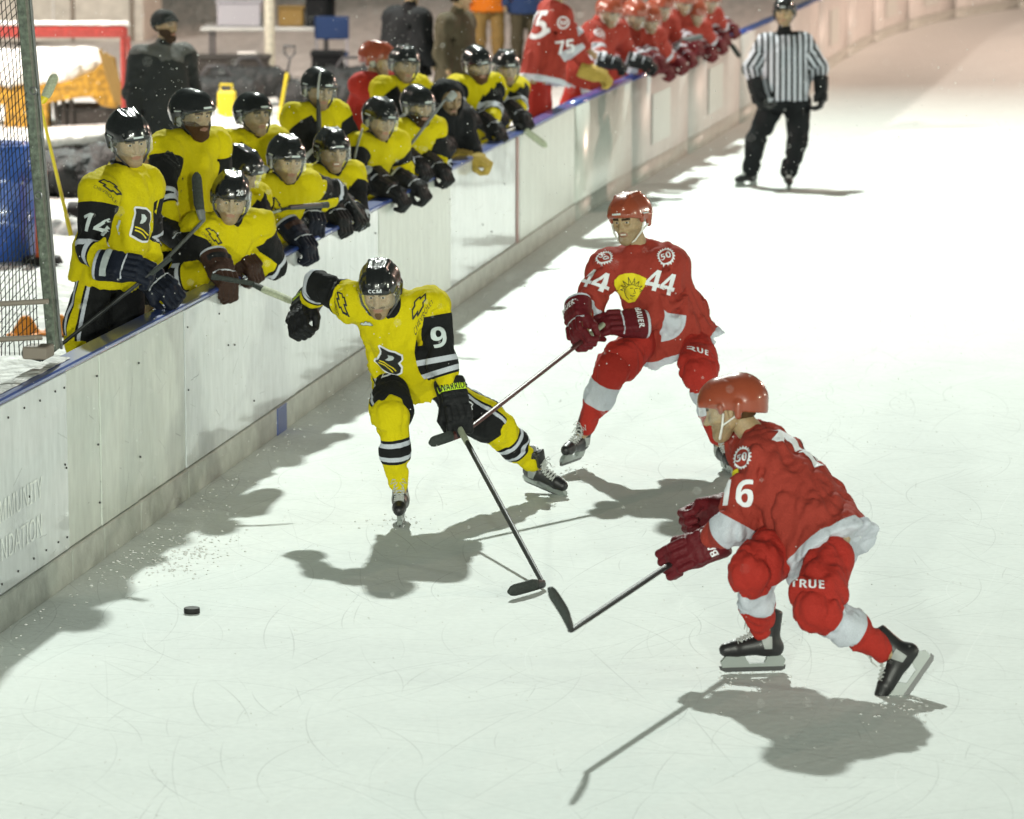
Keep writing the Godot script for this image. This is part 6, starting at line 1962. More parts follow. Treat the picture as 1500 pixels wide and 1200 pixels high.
		{"label": "yellow jersey player laughing with his mouth open, leaning over the boards", "seed": 135, "cell": 0.017, "base": Vector3(-5.6, 0.13, -24.078), "face": Vector3(0.513, -0.081, 0.854), "hup": Vector3(0.025, 1, -0.004), "hidden_legs": true, "group": "players leaning on the boards", "helmet": 0, "kind": 3, "hair": 0, "glove": ["glove_black", "glove_black", "glove_black", "white"], "w": {"team": "yellow", "hem": 0.15, "bulk": 1.0, "flare": 1.08, "fold": 0.015, "long_legs": false}, "j": {"hd": Vector3(0.24, 1.372, 0.18), "nk": Vector3(0.2, 1.249, 0.15), "pv": Vector3(0, 0.816, 0), "shL": Vector3(0.328, 1.201, -0.017), "shR": Vector3(0.076, 1.201, 0.319), "elL": Vector3(0.385, 0.926, 0.087), "elR": Vector3(0.09, 0.983, 0.524), "wrL": Vector3(0.36, 1.027, 0.336), "wrR": Vector3(0.34, 1.021, 0.62), "hipL": Vector3(0.072, 0.776, -0.096), "hipR": Vector3(-0.072, 0.776, 0.096), "knL": Vector3(0.017, 0.473, -0.131), "knR": Vector3(-0.157, 0.473, 0.101), "anL": Vector3(0.062, 0.17, -0.166), "anR": Vector3(-0.142, 0.17, 0.106)}, "handL": Vector3(0.781, -0.56, 0.276), "backL": Vector3(0.462, 0.873, 0.154), "toeL": Vector3(0.958, 0, 0.287), "shinL": Vector3(0, 1, 0), "handR": Vector3(0.594, -0.728, 0.343), "backR": Vector3(0.462, 0.873, 0.154), "toeR": Vector3(0.958, 0, 0.287), "shinR": Vector3(0, 1, 0), "prints": [{"on": "top", "shape": "bowtie", "called": "logo", "h": 0.045, "m": "print_black", "o": Vector3(0.109, 1.219, 0.403), "out": Vector3(0.139, 0.587, 0.798), "up": Vector3(0.27, 0.941, -0.204)}, {"on": "helmet", "shape": "bar", "called": "label", "h": 0.005, "w": 0.026, "m": "print_grey", "o": Vector3(0, 0.064, 0.14), "out": Vector3(0, 0.1, 0.995), "up": Vector3(0, 1, 0)}, {"on": "helmet", "shape": "bar", "called": "label", "h": 0.0035, "w": 0.03, "m": "print_grey", "o": Vector3(0.1, 0.045, 0), "out": Vector3(0.941, 0.188, 0.282), "up": Vector3(0, 1, 0)}, {"on": "helmet", "shape": "bar", "called": "label", "h": 0.0035, "w": 0.03, "m": "print_grey", "o": Vector3(-0.1, 0.045, 0), "out": Vector3(-0.941, 0.188, 0.282), "up": Vector3(0, 1, 0)}]},
		{"label": "yellow jersey player standing tall in front of the black storage case", "seed": 148, "cell": 0.017, "base": Vector3(-5.897, 0.13, -25.302), "face": Vector3(0.619, -0.105, 0.778), "hup": Vector3(0.1, 0.995, -0.017), "hidden_legs": true, "group": "players leaning on the boards", "helmet": 1, "kind": 0, "hair": 0, "tone": 1, "glove": ["glove_black", "glove_black", "glove_black", "white"], "w": {"team": "yellow", "hem": 0.15, "bulk": 1.0, "flare": 1.08, "fold": 0.015, "long_legs": false}, "j": {"hd": Vector3(0.147, 1.675, 0.086), "nk": Vector3(0.103, 1.552, 0.061), "pv": Vector3(0, 1.066, 0), "shL": Vector3(0.224, 1.498, -0.112), "shR": Vector3(0.011, 1.498, 0.25), "elL": Vector3(0.371, 1.241, -0.159), "elR": Vector3(0.194, 1.262, 0.281), "wrL": Vector3(0.536, 1.031, -0.118), "wrR": Vector3(0.417, 1.111, 0.271), "hipL": Vector3(0.061, 1.026, -0.103), "hipR": Vector3(-0.061, 1.026, 0.103), "knL": Vector3(0.002, 0.606, -0.138), "knR": Vector3(-0.145, 0.606, 0.112), "anL": Vector3(0.043, 0.186, -0.172), "anR": Vector3(-0.129, 0.186, 0.121)}, "handL": Vector3(0.755, -0.553, 0.352), "backL": Vector3(0.462, 0.873, 0.154), "toeL": Vector3(0.958, 0, 0.287), "shinL": Vector3(0, 1, 0), "handR": Vector3(0.755, -0.553, 0.352), "backR": Vector3(0.462, 0.873, 0.154), "toeR": Vector3(0.958, 0, 0.287), "shinR": Vector3(0, 1, 0), "prints": [{"on": "helmet", "shape": "bar", "called": "label", "h": 0.005, "w": 0.026, "m": "print_grey", "o": Vector3(0, 0.064, 0.14), "out": Vector3(0, 0.1, 0.995), "up": Vector3(0, 1, 0)}, {"on": "helmet", "shape": "bar", "called": "label", "h": 0.0035, "w": 0.03, "m": "print_grey", "o": Vector3(0.1, 0.045, 0), "out": Vector3(0.941, 0.188, 0.282), "up": Vector3(0, 1, 0)}, {"on": "helmet", "shape": "bar", "called": "label", "h": 0.0035, "w": 0.03, "m": "print_grey", "o": Vector3(-0.1, 0.045, 0), "out": Vector3(-0.941, 0.188, 0.282), "up": Vector3(0, 1, 0)}]},
		{"label": "yellow jersey player with a black sleeve laid along the boards, below a taller teammate", "seed": 161, "cell": 0.017, "base": Vector3(-5.639, 0.13, -25.691), "face": Vector3(0.657, -0.175, 0.734), "hup": Vector3(0.104, 0.994, -0.018), "hidden_legs": true, "group": "players leaning on the boards", "helmet": 0, "kind": 0, "hair": 0, "tone": 1, "glove": ["glove_black", "glove_black", "glove_black", "white"], "w": {"team": "yellow", "hem": 0.15, "bulk": 1.0, "flare": 1.08, "fold": 0.015, "long_legs": false}, "j": {"hd": Vector3(0.259, 1.443, 0.152), "nk": Vector3(0.215, 1.319, 0.127), "pv": Vector3(0, 0.886, 0), "shL": Vector3(0.324, 1.272, -0.053), "shR": Vector3(0.111, 1.272, 0.309), "elL": Vector3(0.322, 1.106, -0.303), "elR": Vector3(0.148, 1.034, 0.489), "wrL": Vector3(0.419, 0.965, -0.094), "wrR": Vector3(0.399, 0.985, 0.576), "hipL": Vector3(0.061, 0.846, -0.103), "hipR": Vector3(-0.061, 0.846, 0.103), "knL": Vector3(0.002, 0.508, -0.138), "knR": Vector3(-0.145, 0.508, 0.112), "anL": Vector3(0.043, 0.17, -0.172), "anR": Vector3(-0.129, 0.17, 0.121)}, "handL": Vector3(0.835, -0.522, 0.175), "backL": Vector3(0.462, 0.873, 0.154), "toeL": Vector3(0.958, 0, 0.287), "shinL": Vector3(0, 1, 0), "handR": Vector3(0.867, -0.478, 0.143), "backR": Vector3(0.462, 0.873, 0.154), "toeR": Vector3(0.958, 0, 0.287), "shinR": Vector3(0, 1, 0), "prints": [{"on": "helmet", "shape": "bar", "called": "label", "h": 0.005, "w": 0.026, "m": "print_grey", "o": Vector3(0, 0.064, 0.14), "out": Vector3(0, 0.1, 0.995), "up": Vector3(0, 1, 0)}, {"on": "helmet", "shape": "bar", "called": "label", "h": 0.0035, "w": 0.03, "m": "print_grey", "o": Vector3(0.1, 0.045, 0), "out": Vector3(0.941, 0.188, 0.282), "up": Vector3(0, 1, 0)}, {"on": "helmet", "shape": "bar", "called": "label", "h": 0.0035, "w": 0.03, "m": "print_grey", "o": Vector3(-0.1, 0.045, 0), "out": Vector3(-0.941, 0.188, 0.282), "up": Vector3(0, 1, 0)}]},
		{"label": "yellow jersey player holding a stick slantwise across his chest", "seed": 174, "cell": 0.017, "base": Vector3(-5.589, 0.13, -26.824), "face": Vector3(0.642, -0.107, 0.759), "hup": Vector3(-0.029, 1, 0.005), "hidden_legs": true, "group": "players leaning on the boards", "helmet": 1, "kind": 1, "hair": 0, "tone": 1, "glove": ["glove_black", "glove_black", "glove_black", "white"], "w": {"team": "yellow", "hem": 0.15, "bulk": 1.0, "flare": 1.08, "fold": 0.015, "long_legs": false}, "j": {"hd": Vector3(0.259, 1.449, 0.152), "nk": Vector3(0.215, 1.326, 0.127), "pv": Vector3(0, 0.893, 0), "shL": Vector3(0.324, 1.278, -0.053), "shR": Vector3(0.111, 1.278, 0.309), "elL": Vector3(0.362, 0.997, -0.151), "elR": Vector3(0.029, 1.044, 0.477), "wrL": Vector3(0.369, 1.004, 0.119), "wrR": Vector3(0.289, 1.083, 0.539), "hipL": Vector3(0.061, 0.853, -0.103), "hipR": Vector3(-0.061, 0.853, 0.103), "knL": Vector3(0.002, 0.511, -0.138), "knR": Vector3(-0.145, 0.511, 0.112), "anL": Vector3(0.043, 0.17, -0.172), "anR": Vector3(-0.129, 0.17, 0.121)}, "handL": Vector3(0.755, -0.553, 0.352), "backL": Vector3(0.462, 0.873, 0.154), "toeL": Vector3(0.958, 0, 0.287), "shinL": Vector3(0, 1, 0), "handR": Vector3(0.755, -0.553, 0.352), "backR": Vector3(0.462, 0.873, 0.154), "toeR": Vector3(0.958, 0, 0.287), "shinR": Vector3(0, 1, 0), "prints": [{"on": "helmet", "shape": "bar", "called": "label", "h": 0.005, "w": 0.026, "m": "print_grey", "o": Vector3(0, 0.064, 0.14), "out": Vector3(0, 0.1, 0.995), "up": Vector3(0, 1, 0)}, {"on": "helmet", "shape": "bar", "called": "label", "h": 0.0035, "w": 0.03, "m": "print_grey", "o": Vector3(0.1, 0.045, 0), "out": Vector3(0.941, 0.188, 0.282), "up": Vector3(0, 1, 0)}, {"on": "helmet", "shape": "bar", "called": "label", "h": 0.0035, "w": 0.03, "m": "print_grey", "o": Vector3(-0.1, 0.045, 0), "out": Vector3(-0.941, 0.188, 0.282), "up": Vector3(0, 1, 0)}]},
		{"label": "yellow jersey player standing in the back row beside the red helmet", "seed": 187, "cell": 0.017, "base": Vector3(-5.972, 0.13, -28.557), "face": Vector3(0.56, 0.004, 0.828), "hup": Vector3(0.119, 0.993, -0.021), "hidden_legs": true, "group": "players leaning on the boards", "helmet": 0, "kind": 0, "hair": 0, "tone": 1, "glove": ["glove_black", "glove_black", "glove_black", "white"], "w": {"team": "yellow", "hem": 0.15, "bulk": 1.0, "flare": 1.08, "fold": 0.015, "long_legs": false}, "j": {"hd": Vector3(0.172, 1.621, 0.101), "nk": Vector3(0.129, 1.498, 0.076), "pv": Vector3(0, 1.021, 0), "shL": Vector3(0.247, 1.445, -0.098), "shR": Vector3(0.034, 1.445, 0.264), "elL": Vector3(0.421, 1.205, -0.144), "elR": Vector3(0.24, 1.229, 0.295), "wrL": Vector3(0.614, 1.02, -0.105), "wrR": Vector3(0.477, 1.101, 0.285), "hipL": Vector3(0.061, 0.981, -0.103), "hipR": Vector3(-0.061, 0.981, 0.103), "knL": Vector3(0.002, 0.575, -0.138), "knR": Vector3(-0.145, 0.575, 0.112), "anL": Vector3(0.043, 0.17, -0.172), "anR": Vector3(-0.129, 0.17, 0.121)}, "handL": Vector3(0.755, -0.553, 0.352), "backL": Vector3(0.462, 0.873, 0.154), "toeL": Vector3(0.958, 0, 0.287), "shinL": Vector3(0, 1, 0), "handR": Vector3(0.755, -0.553, 0.352), "backR": Vector3(0.462, 0.873, 0.154), "toeR": Vector3(0.958, 0, 0.287), "shinR": Vector3(0, 1, 0), "prints": [{"on": "helmet", "shape": "bar", "called": "label", "h": 0.005, "w": 0.026, "m": "print_grey", "o": Vector3(0, 0.064, 0.14), "out": Vector3(0, 0.1, 0.995), "up": Vector3(0, 1, 0)}, {"on": "helmet", "shape": "bar", "called": "label", "h": 0.0035, "w": 0.03, "m": "print_grey", "o": Vector3(0.1, 0.045, 0), "out": Vector3(0.941, 0.188, 0.282), "up": Vector3(0, 1, 0)}, {"on": "helmet", "shape": "bar", "called": "label", "h": 0.0035, "w": 0.03, "m": "print_grey", "o": Vector3(-0.1, 0.045, 0), "out": Vector3(-0.941, 0.188, 0.282), "up": Vector3(0, 1, 0)}]},
		{"label": "yellow jersey player between the hooded person and a teammate with a taped stick", "seed": 200, "cell": 0.017, "base": Vector3(-5.686, 0.13, -30.032), "face": Vector3(0.543, -0.172, 0.822), "hup": Vector3(-0.1, 0.995, 0.017), "hidden_legs": true, "group": "players leaning on the boards", "helmet": 1, "kind": 1, "hair": 1, "tone": 1, "glove": ["glove_black", "glove_black", "glove_black", "white"], "w": {"team": "yellow", "hem": 0.15, "bulk": 1.0, "flare": 1.08, "fold": 0.015, "long_legs": false}, "j": {"hd": Vector3(0.216, 1.532, 0.162), "nk": Vector3(0.176, 1.409, 0.132), "pv": Vector3(0, 0.96, 0), "shL": Vector3(0.307, 1.359, -0.033), "shR": Vector3(0.055, 1.359, 0.303), "elL": Vector3(0.346, 1.16, 0.188), "elR": Vector3(0.101, 1.246, 0.577), "wrL": Vector3(0.365, 1.057, 0.437), "wrR": Vector3(0.212, 1.207, 0.821), "hipL": Vector3(0.072, 0.92, -0.096), "hipR": Vector3(-0.072, 0.92, 0.096), "knL": Vector3(0.017, 0.545, -0.131), "knR": Vector3(-0.157, 0.545, 0.101), "anL": Vector3(0.062, 0.17, -0.166), "anR": Vector3(-0.142, 0.17, 0.106)}, "handL": Vector3(0.755, -0.553, 0.352), "backL": Vector3(0.462, 0.873, 0.154), "toeL": Vector3(0.958, 0, 0.287), "shinL": Vector3(0, 1, 0), "handR": Vector3(0.755, -0.553, 0.352), "backR": Vector3(0.462, 0.873, 0.154), "toeR": Vector3(0.958, 0, 0.287), "shinR": Vector3(0, 1, 0), "prints": [{"on": "top", "shape": "crest_b", "called": "crest", "h": 0.13, "o": Vector3(0.307, 1.05, 0.292), "out": Vector3(0.718, -0.44, 0.539), "up": Vector3(0.07, 0.982, -0.176)}, {"on": "helmet", "shape": "bar", "called": "label", "h": 0.005, "w": 0.026, "m": "print_grey", "o": Vector3(0, 0.064, 0.14), "out": Vector3(0, 0.1, 0.995), "up": Vector3(0, 1, 0)}, {"on": "helmet", "shape": "bar", "called": "label", "h": 0.0035, "w": 0.03, "m": "print_grey", "o": Vector3(0.1, 0.045, 0), "out": Vector3(0.941, 0.188, 0.282), "up": Vector3(0, 1, 0)}, {"on": "helmet", "shape": "bar", "called": "label", "h": 0.0035, "w": 0.03, "m": "print_grey", "o": Vector3(-0.1, 0.045, 0), "out": Vector3(-0.941, 0.188, 0.282), "up": Vector3(0, 1, 0)}]},
		{"label": "yellow jersey player holding a white taped stick over the boards", "seed": 213, "cell": 0.017, "base": Vector3(-5.679, 0.13, -31.104), "face": Vector3(0.455, -0.118, 0.883), "hup": Vector3(-0.018, 1, 0.003), "hidden_legs": true, "group": "players leaning on the boards", "helmet": 0, "kind": 0, "hair": 0, "tone": 1, "glove": ["glove_black", "glove_black", "glove_black", "white"], "w": {"team": "yellow", "hem": 0.15, "bulk": 1.0, "flare": 1.08, "fold": 0.015, "long_legs": false}, "j": {"hd": Vector3(0.259, 1.429, 0.152), "nk": Vector3(0.215, 1.305, 0.127), "pv": Vector3(0, 0.872, 0), "shL": Vector3(0.324, 1.258, -0.053), "shR": Vector3(0.111, 1.258, 0.309), "elL": Vector3(0.372, 1.116, 0.207), "elR": Vector3(0.149, 1.162, 0.591), "wrL": Vector3(0.401, 1.074, 0.472), "wrR": Vector3(0.25, 1.141, 0.84), "hipL": Vector3(0.061, 0.832, -0.103), "hipR": Vector3(-0.061, 0.832, 0.103), "knL": Vector3(0.002, 0.501, -0.138), "knR": Vector3(-0.145, 0.501, 0.112), "anL": Vector3(0.043, 0.17, -0.172), "anR": Vector3(-0.129, 0.17, 0.121)}, "handL": Vector3(0.755, -0.553, 0.352), "backL": Vector3(0.462, 0.873, 0.154), "toeL": Vector3(0.958, 0, 0.287), "shinL": Vector3(0, 1, 0), "handR": Vector3(0.755, -0.553, 0.352), "backR": Vector3(0.462, 0.873, 0.154), "toeR": Vector3(0.958, 0, 0.287), "shinR": Vector3(0, 1, 0), "prints": [{"on": "top", "shape": "crest_b", "called": "crest", "h": 0.13, "o": Vector3(0.338, 1.073, 0.268), "out": Vector3(0.746, -0.5, 0.439), "up": Vector3(0.07, 0.982, -0.176)}, {"on": "helmet", "shape": "bar", "called": "label", "h": 0.005, "w": 0.026, "m": "print_grey", "o": Vector3(0, 0.064, 0.14), "out": Vector3(0, 0.1, 0.995), "up": Vector3(0, 1, 0)}, {"on": "helmet", "shape": "bar", "called": "label", "h": 0.0035, "w": 0.03, "m": "print_grey", "o": Vector3(0.1, 0.045, 0), "out": Vector3(0.941, 0.188, 0.282), "up": Vector3(0, 1, 0)}, {"on": "helmet", "shape": "bar", "called": "label", "h": 0.0035, "w": 0.03, "m": "print_grey", "o": Vector3(-0.1, 0.045, 0), "out": Vector3(-0.941, 0.188, 0.282), "up": Vector3(0, 1, 0)}]},
		{"label": "person in a black hooded jacket leaning on the boards with one yellow glove", "seed": 226, "cell": 0.017, "base": Vector3(-5.679, 0.13, -28.473), "face": Vector3(0.673, -0.238, 0.701), "hup": Vector3(0.002, 1, 0), "hidden_legs": true, "group": "players leaning on the boards", "kind": 2, "hair": 0, "tone": 1, "glove": ["tan", "tan", "tan", "tan"], "top": ["coat_black", "coat_black", "coat_black", "coat_black"], "pants": ["coat_black"], "w": {"team": "coat", "hem": 0.1, "bulk": 1.02, "flare": 1.0, "fold": 0.012, "long_legs": true, "hood": true}, "j": {"hd": Vector3(0.259, 1.379, 0.152), "nk": Vector3(0.215, 1.256, 0.127), "pv": Vector3(0, 0.823, 0), "shL": Vector3(0.324, 1.208, -0.053), "shR": Vector3(0.111, 1.208, 0.309), "elL": Vector3(0.399, 0.918, -0.046), "elR": Vector3(0.162, 1.123, 0.592), "wrL": Vector3(0.439, 0.907, 0.22), "wrR": Vector3(0.272, 1.113, 0.838), "hipL": Vector3(0.061, 0.783, -0.103), "hipR": Vector3(-0.061, 0.783, 0.103), "knL": Vector3(0.002, 0.476, -0.138), "knR": Vector3(-0.145, 0.476, 0.112), "anL": Vector3(0.043, 0.17, -0.172), "anR": Vector3(-0.129, 0.17, 0.121)}, "handL": Vector3(0.982, -0.175, 0.077), "backL": Vector3(0.462, 0.873, 0.154), "toeL": Vector3(0.958, 0, 0.287), "shinL": Vector3(0, 1, 0), "handR": Vector3(0.909, -0.395, 0.133), "gloveR": ["glove_black", "glove_black", "glove_black", "white"], "backR": Vector3(0.462, 0.873, 0.154), "toeR": Vector3(0.958, 0, 0.287), "shinR": Vector3(0, 1, 0)},
		{"label": "person in a red helmet and red coat half hidden behind the back row", "seed": 239, "cell": 0.017, "base": Vector3(-6.392, 0.13, -29.622), "face": Vector3(0.977, -0.111, 0.181), "hup": Vector3(0.023, 1, -0.004), "hidden_legs": true, "group": "players leaning on the boards", "helmet": 0, "glove": ["glove_black", "glove_black", "glove_black", "white"], "shell": "shell_red", "top": ["pants_red", "pants_red", "pants_red", "pants_red"], "pants": ["coat_black"], "w": {"team": "coat", "hem": 0.1, "bulk": 0.95, "flare": 1.0, "fold": 0.012, "long_legs": true}, "j": {"hd": Vector3(0.142, 1.582, 0.047), "nk": Vector3(0.095, 1.459, 0.032), "pv": Vector3(0, 0.969, 0), "shL": Vector3(0.179, 1.405, -0.162), "shR": Vector3(0.046, 1.405, 0.237), "elL": Vector3(0.432, 1.247, -0.2), "elR": Vector3(0.303, 1.253, 0.269), "wrL": Vector3(0.687, 1.165, -0.169), "wrR": Vector3(0.565, 1.19, 0.25), "hipL": Vector3(0.038, 0.929, -0.114), "hipR": Vector3(-0.038, 0.929, 0.114), "knL": Vector3(-0.028, 0.549, -0.145), "knR": Vector3(-0.12, 0.549, 0.13), "anL": Vector3(0.006, 0.17, -0.177), "anR": Vector3(-0.101, 0.17, 0.145)}, "handL": Vector3(0.755, -0.553, 0.352), "backL": Vector3(0.462, 0.873, 0.154), "toeL": Vector3(0.958, 0, 0.287), "shinL": Vector3(0, 1, 0), "handR": Vector3(0.755, -0.553, 0.352), "backR": Vector3(0.462, 0.873, 0.154), "toeR": Vector3(0.958, 0, 0.287), "shinR": Vector3(0, 1, 0)},
		{"label": "red jersey player with his back turned and a big white number, leaning over the boards", "seed": 252, "cell": 0.019, "base": Vector3(-5.391, 0.13, -32.743), "face": Vector3(0.84, -0.335, -0.427), "hup": Vector3(0.05, 0.999, -0.009), "hidden_legs": true, "group": "players leaning on the boards", "helmet": 0, "glove": ["tan", "tan", "tan", "tan"], "w": {"team": "red", "hem": 0.16, "bulk": 1.0, "flare": 1.14, "fold": 0.015, "long_legs": false}, "j": {"hd": Vector3(0.146, 2.067, -0.126), "nk": Vector3(0.076, 1.873, -0.102), "pv": Vector3(0, 1.34, 0), "shL": Vector3(0.008, 1.825, -0.288), "shR": Vector3(0.171, 1.775, 0.103), "elL": Vector3(0.223, 1.603, -0.307), "elR": Vector3(0.293, 1.49, 0.103), "wrL": Vector3(0.417, 1.402, -0.321), "wrR": Vector3(0.467, 1.271, 0.093), "hipL": Vector3(-0.03, 1.28, -0.12), "hipR": Vector3(-0.03, 1.28, 0.12), "knL": Vector3(-0.08, 0.735, -0.12), "knR": Vector3(-0.08, 0.735, 0.12), "anL": Vector3(-0.13, 0.19, -0.12), "anR": Vector3(-0.13, 0.19, 0.12)}, "backL": Vector3(0.462, 0.873, 0.154), "toeL": Vector3(0.958, 0, 0.287), "shinL": Vector3(0, 1, 0), "handR": Vector3(0.912, -0.401, -0.091), "backR": Vector3(0.462, 0.873, 0.154), "toeR": Vector3(0.958, 0, 0.287), "shinR": Vector3(0, 1, 0), "prints": [{"on": "top", "shape": "text", "called": "number", "h": 0.27, "text": "75", "m": "print_white", "o": Vector3(-0.096, 1.703, 0), "out": Vector3(-0.895, 0.203, 0.398), "up": Vector3(0.138, 0.973, -0.187)}, {"on": "top", "shape": "text", "called": "number", "h": 0.12, "text": "75", "m": "print_white", "o": Vector3(0.226, 1.527, 0.212), "out": Vector3(0.169, 0.162, 0.972), "up": Vector3(-0.126, 0.982, -0.142)}, {"on": "top", "shape": "gear", "called": "logo", "h": 0.11, "m": "print_white", "o": Vector3(0.206, 1.739, 0.206), "out": Vector3(0.169, 0.162, 0.972), "up": Vector3(-0.028, 0.987, -0.16)}]},
		{"label": "red jersey player with number 63 on his sleeve, head bowed towards the ice", "seed": 265, "cell": 0.019, "base": Vector3(-5.496, 0.13, -35.867), "face": Vector3(0.653, -0.225, 0.724), "hup": Vector3(0.134, 0.991, -0.023), "hidden_legs": true, "group": "players leaning on the boards", "helmet": 0, "tone": 1, "glove": ["glove_black", "glove_black", "white", "white"], "w": {"team": "red", "hem": 0.16, "bulk": 1.0, "flare": 1.14, "fold": 0.015, "long_legs": false}, "j": {"hd": Vector3(0.256, 1.641, 0.157), "nk": Vector3(0.213, 1.518, 0.13), "pv": Vector3(0, 1.085, 0), "shL": Vector3(0.325, 1.47, -0.047), "shR": Vector3(0.106, 1.47, 0.311), "elL": Vector3(0.358, 1.25, -0.249), "elR": Vector3(0.196, 1.3, 0.541), "wrL": Vector3(0.536, 1.151, -0.072), "wrR": Vector3(0.352, 1.201, 0.738), "hipL": Vector3(0.063, 1.045, -0.102), "hipR": Vector3(-0.063, 1.045, 0.102), "knL": Vector3(0.004, 0.625, -0.137), "knR": Vector3(-0.147, 0.625, 0.111), "anL": Vector3(0.046, 0.205, -0.171), "anR": Vector3(-0.131, 0.205, 0.119)}, "handL": Vector3(0.943, -0.312, -0.112), "backL": Vector3(0.462, 0.873, 0.154), "toeL": Vector3(0.958, 0, 0.287), "shinL": Vector3(0, 1, 0), "handR": Vector3(0.943, -0.312, -0.112), "backR": Vector3(0.462, 0.873, 0.154), "toeR": Vector3(0.958, 0, 0.287), "shinR": Vector3(0, 1, 0), "prints": [{"on": "top", "shape": "text", "called": "number", "h": 0.12, "text": "63", "m": "print_white", "o": Vector3(0.23, 1.249, 0.646), "out": Vector3(0.169, 0.162, 0.972), "up": Vector3(0.07, 0.982, -0.176)}, {"on": "top", "shape": "gear", "called": "logo", "h": 0.11, "m": "print_white", "o": Vector3(0.199, 1.456, 0.4), "out": Vector3(0.154, 0.439, 0.885), "up": Vector3(-0.028, 0.987, -0.16)}]},
		{"label": "red jersey player leaning out between number 63 and the next teammate", "seed": 278, "cell": 0.019, "base": Vector3(-5.452, 0.13, -37.21), "face": Vector3(0.617, -0.291, 0.731), "hup": Vector3(0.099, 0.995, -0.017), "hidden_legs": true, "group": "players leaning on the boards", "helmet": 0, "tone": 1, "glove": ["glove_maroon", "glove_maroon", "white", "white"], "w": {"team": "red", "hem": 0.16, "bulk": 1.0, "flare": 1.14, "fold": 0.015, "long_legs": false}, "j": {"hd": Vector3(0.282, 1.541, 0.172), "nk": Vector3(0.239, 1.417, 0.146), "pv": Vector3(0, 1.003, 0), "shL": Vector3(0.348, 1.372, -0.033), "shR": Vector3(0.129, 1.372, 0.325), "elL": Vector3(0.451, 1.162, 0.154), "elR": Vector3(0.267, 1.211, 0.537), "wrL": Vector3(0.512, 1.134, 0.416), "wrR": Vector3(0.46, 1.126, 0.705), "hipL": Vector3(0.063, 0.963, -0.102), "hipR": Vector3(-0.063, 0.963, 0.102), "knL": Vector3(0.004, 0.567, -0.137), "knR": Vector3(-0.147, 0.567, 0.111), "anL": Vector3(0.046, 0.17, -0.171), "anR": Vector3(-0.131, 0.17, 0.119)}, "handL": Vector3(0.755, -0.553, 0.352), "backL": Vector3(0.462, 0.873, 0.154), "toeL": Vector3(0.958, 0, 0.287), "shinL": Vector3(0, 1, 0), "handR": Vector3(0.755, -0.553, 0.352), "backR": Vector3(0.462, 0.873, 0.154), "toeR": Vector3(0.958, 0, 0.287), "shinR": Vector3(0, 1, 0)},
		{"label": "red jersey player holding a grey stick out over the boards", "seed": 291, "cell": 0.019, "base": Vector3(-5.456, 0.13, -39.41), "face": Vector3(0.661, -0.216, 0.718), "hup": Vector3(0.019, 1, -0.003), "hidden_legs": true, "group": "players leaning on the boards", "helmet": 0, "tone": 1, "glove": ["glove_maroon", "glove_maroon", "white", "white"], "w": {"team": "red", "hem": 0.16, "bulk": 1.0, "flare": 1.14, "fold": 0.015, "long_legs": false}, "j": {"hd": Vector3(0.256, 1.503, 0.157), "nk": Vector3(0.213, 1.38, 0.13), "pv": Vector3(0, 0.947, 0), "shL": Vector3(0.325, 1.332, -0.047), "shR": Vector3(0.106, 1.332, 0.311), "elL": Vector3(0.434, 1.053, -0.046), "elR": Vector3(0.192, 1.216, 0.574), "wrL": Vector3(0.516, 1.015, 0.208), "wrR": Vector3(0.337, 1.173, 0.797), "hipL": Vector3(0.063, 0.907, -0.102), "hipR": Vector3(-0.063, 0.907, 0.102), "knL": Vector3(0.004, 0.538, -0.137), "knR": Vector3(-0.147, 0.538, 0.111), "anL": Vector3(0.046, 0.17, -0.171), "anR": Vector3(-0.131, 0.17, 0.119)}, "handL": Vector3(0.755, -0.553, 0.352), "backL": Vector3(0.462, 0.873, 0.154), "toeL": Vector3(0.958, 0, 0.287), "shinL": Vector3(0, 1, 0), "handR": Vector3(0.755, -0.553, 0.352), "backR": Vector3(0.462, 0.873, 0.154), "toeR": Vector3(0.958, 0, 0.287), "shinR": Vector3(0, 1, 0)},
		{"label": "red jersey player in the middle of the red bench with both gloves over the rail", "seed": 304, "cell": 0.019, "base": Vector3(-5.402, 0.13, -40.648), "face": Vector3(0.583, -0.33, 0.742), "hup": Vector3(0.091, 0.996, -0.016), "hidden_legs": true, "group": "players leaning on the boards", "helmet": 0, "tone": 1, "glove": ["glove_maroon", "glove_maroon", "white", "white"], "w": {"team": "red", "hem": 0.16, "bulk": 1.0, "flare": 1.14, "fold": 0.015, "long_legs": false}, "j": {"hd": Vector3(0.282, 1.498, 0.172), "nk": Vector3(0.239, 1.375, 0.146), "pv": Vector3(0, 0.96, 0), "shL": Vector3(0.348, 1.329, -0.033), "shR": Vector3(0.129, 1.329, 0.325), "elL": Vector3(0.295, 1.187, -0.292), "elR": Vector3(0.142, 1.067, 0.47), "wrL": Vector3(0.462, 0.978, -0.249), "wrR": Vector3(0.412, 1.083, 0.461), "hipL": Vector3(0.063, 0.92, -0.102), "hipR": Vector3(-0.063, 0.92, 0.102), "knL": Vector3(0.004, 0.545, -0.137), "knR": Vector3(-0.147, 0.545, 0.111), "anL": Vector3(0.046, 0.17, -0.171), "anR": Vector3(-0.131, 0.17, 0.119)}, "handL": Vector3(0.755, -0.553, 0.352), "backL": Vector3(0.462, 0.873, 0.154), "toeL": Vector3(0.958, 0, 0.287), "shinL": Vector3(0, 1, 0), "handR": Vector3(0.755, -0.553, 0.352), "backR": Vector3(0.462, 0.873, 0.154), "toeR": Vector3(0.958, 0, 0.287), "shinR": Vector3(0, 1, 0)},
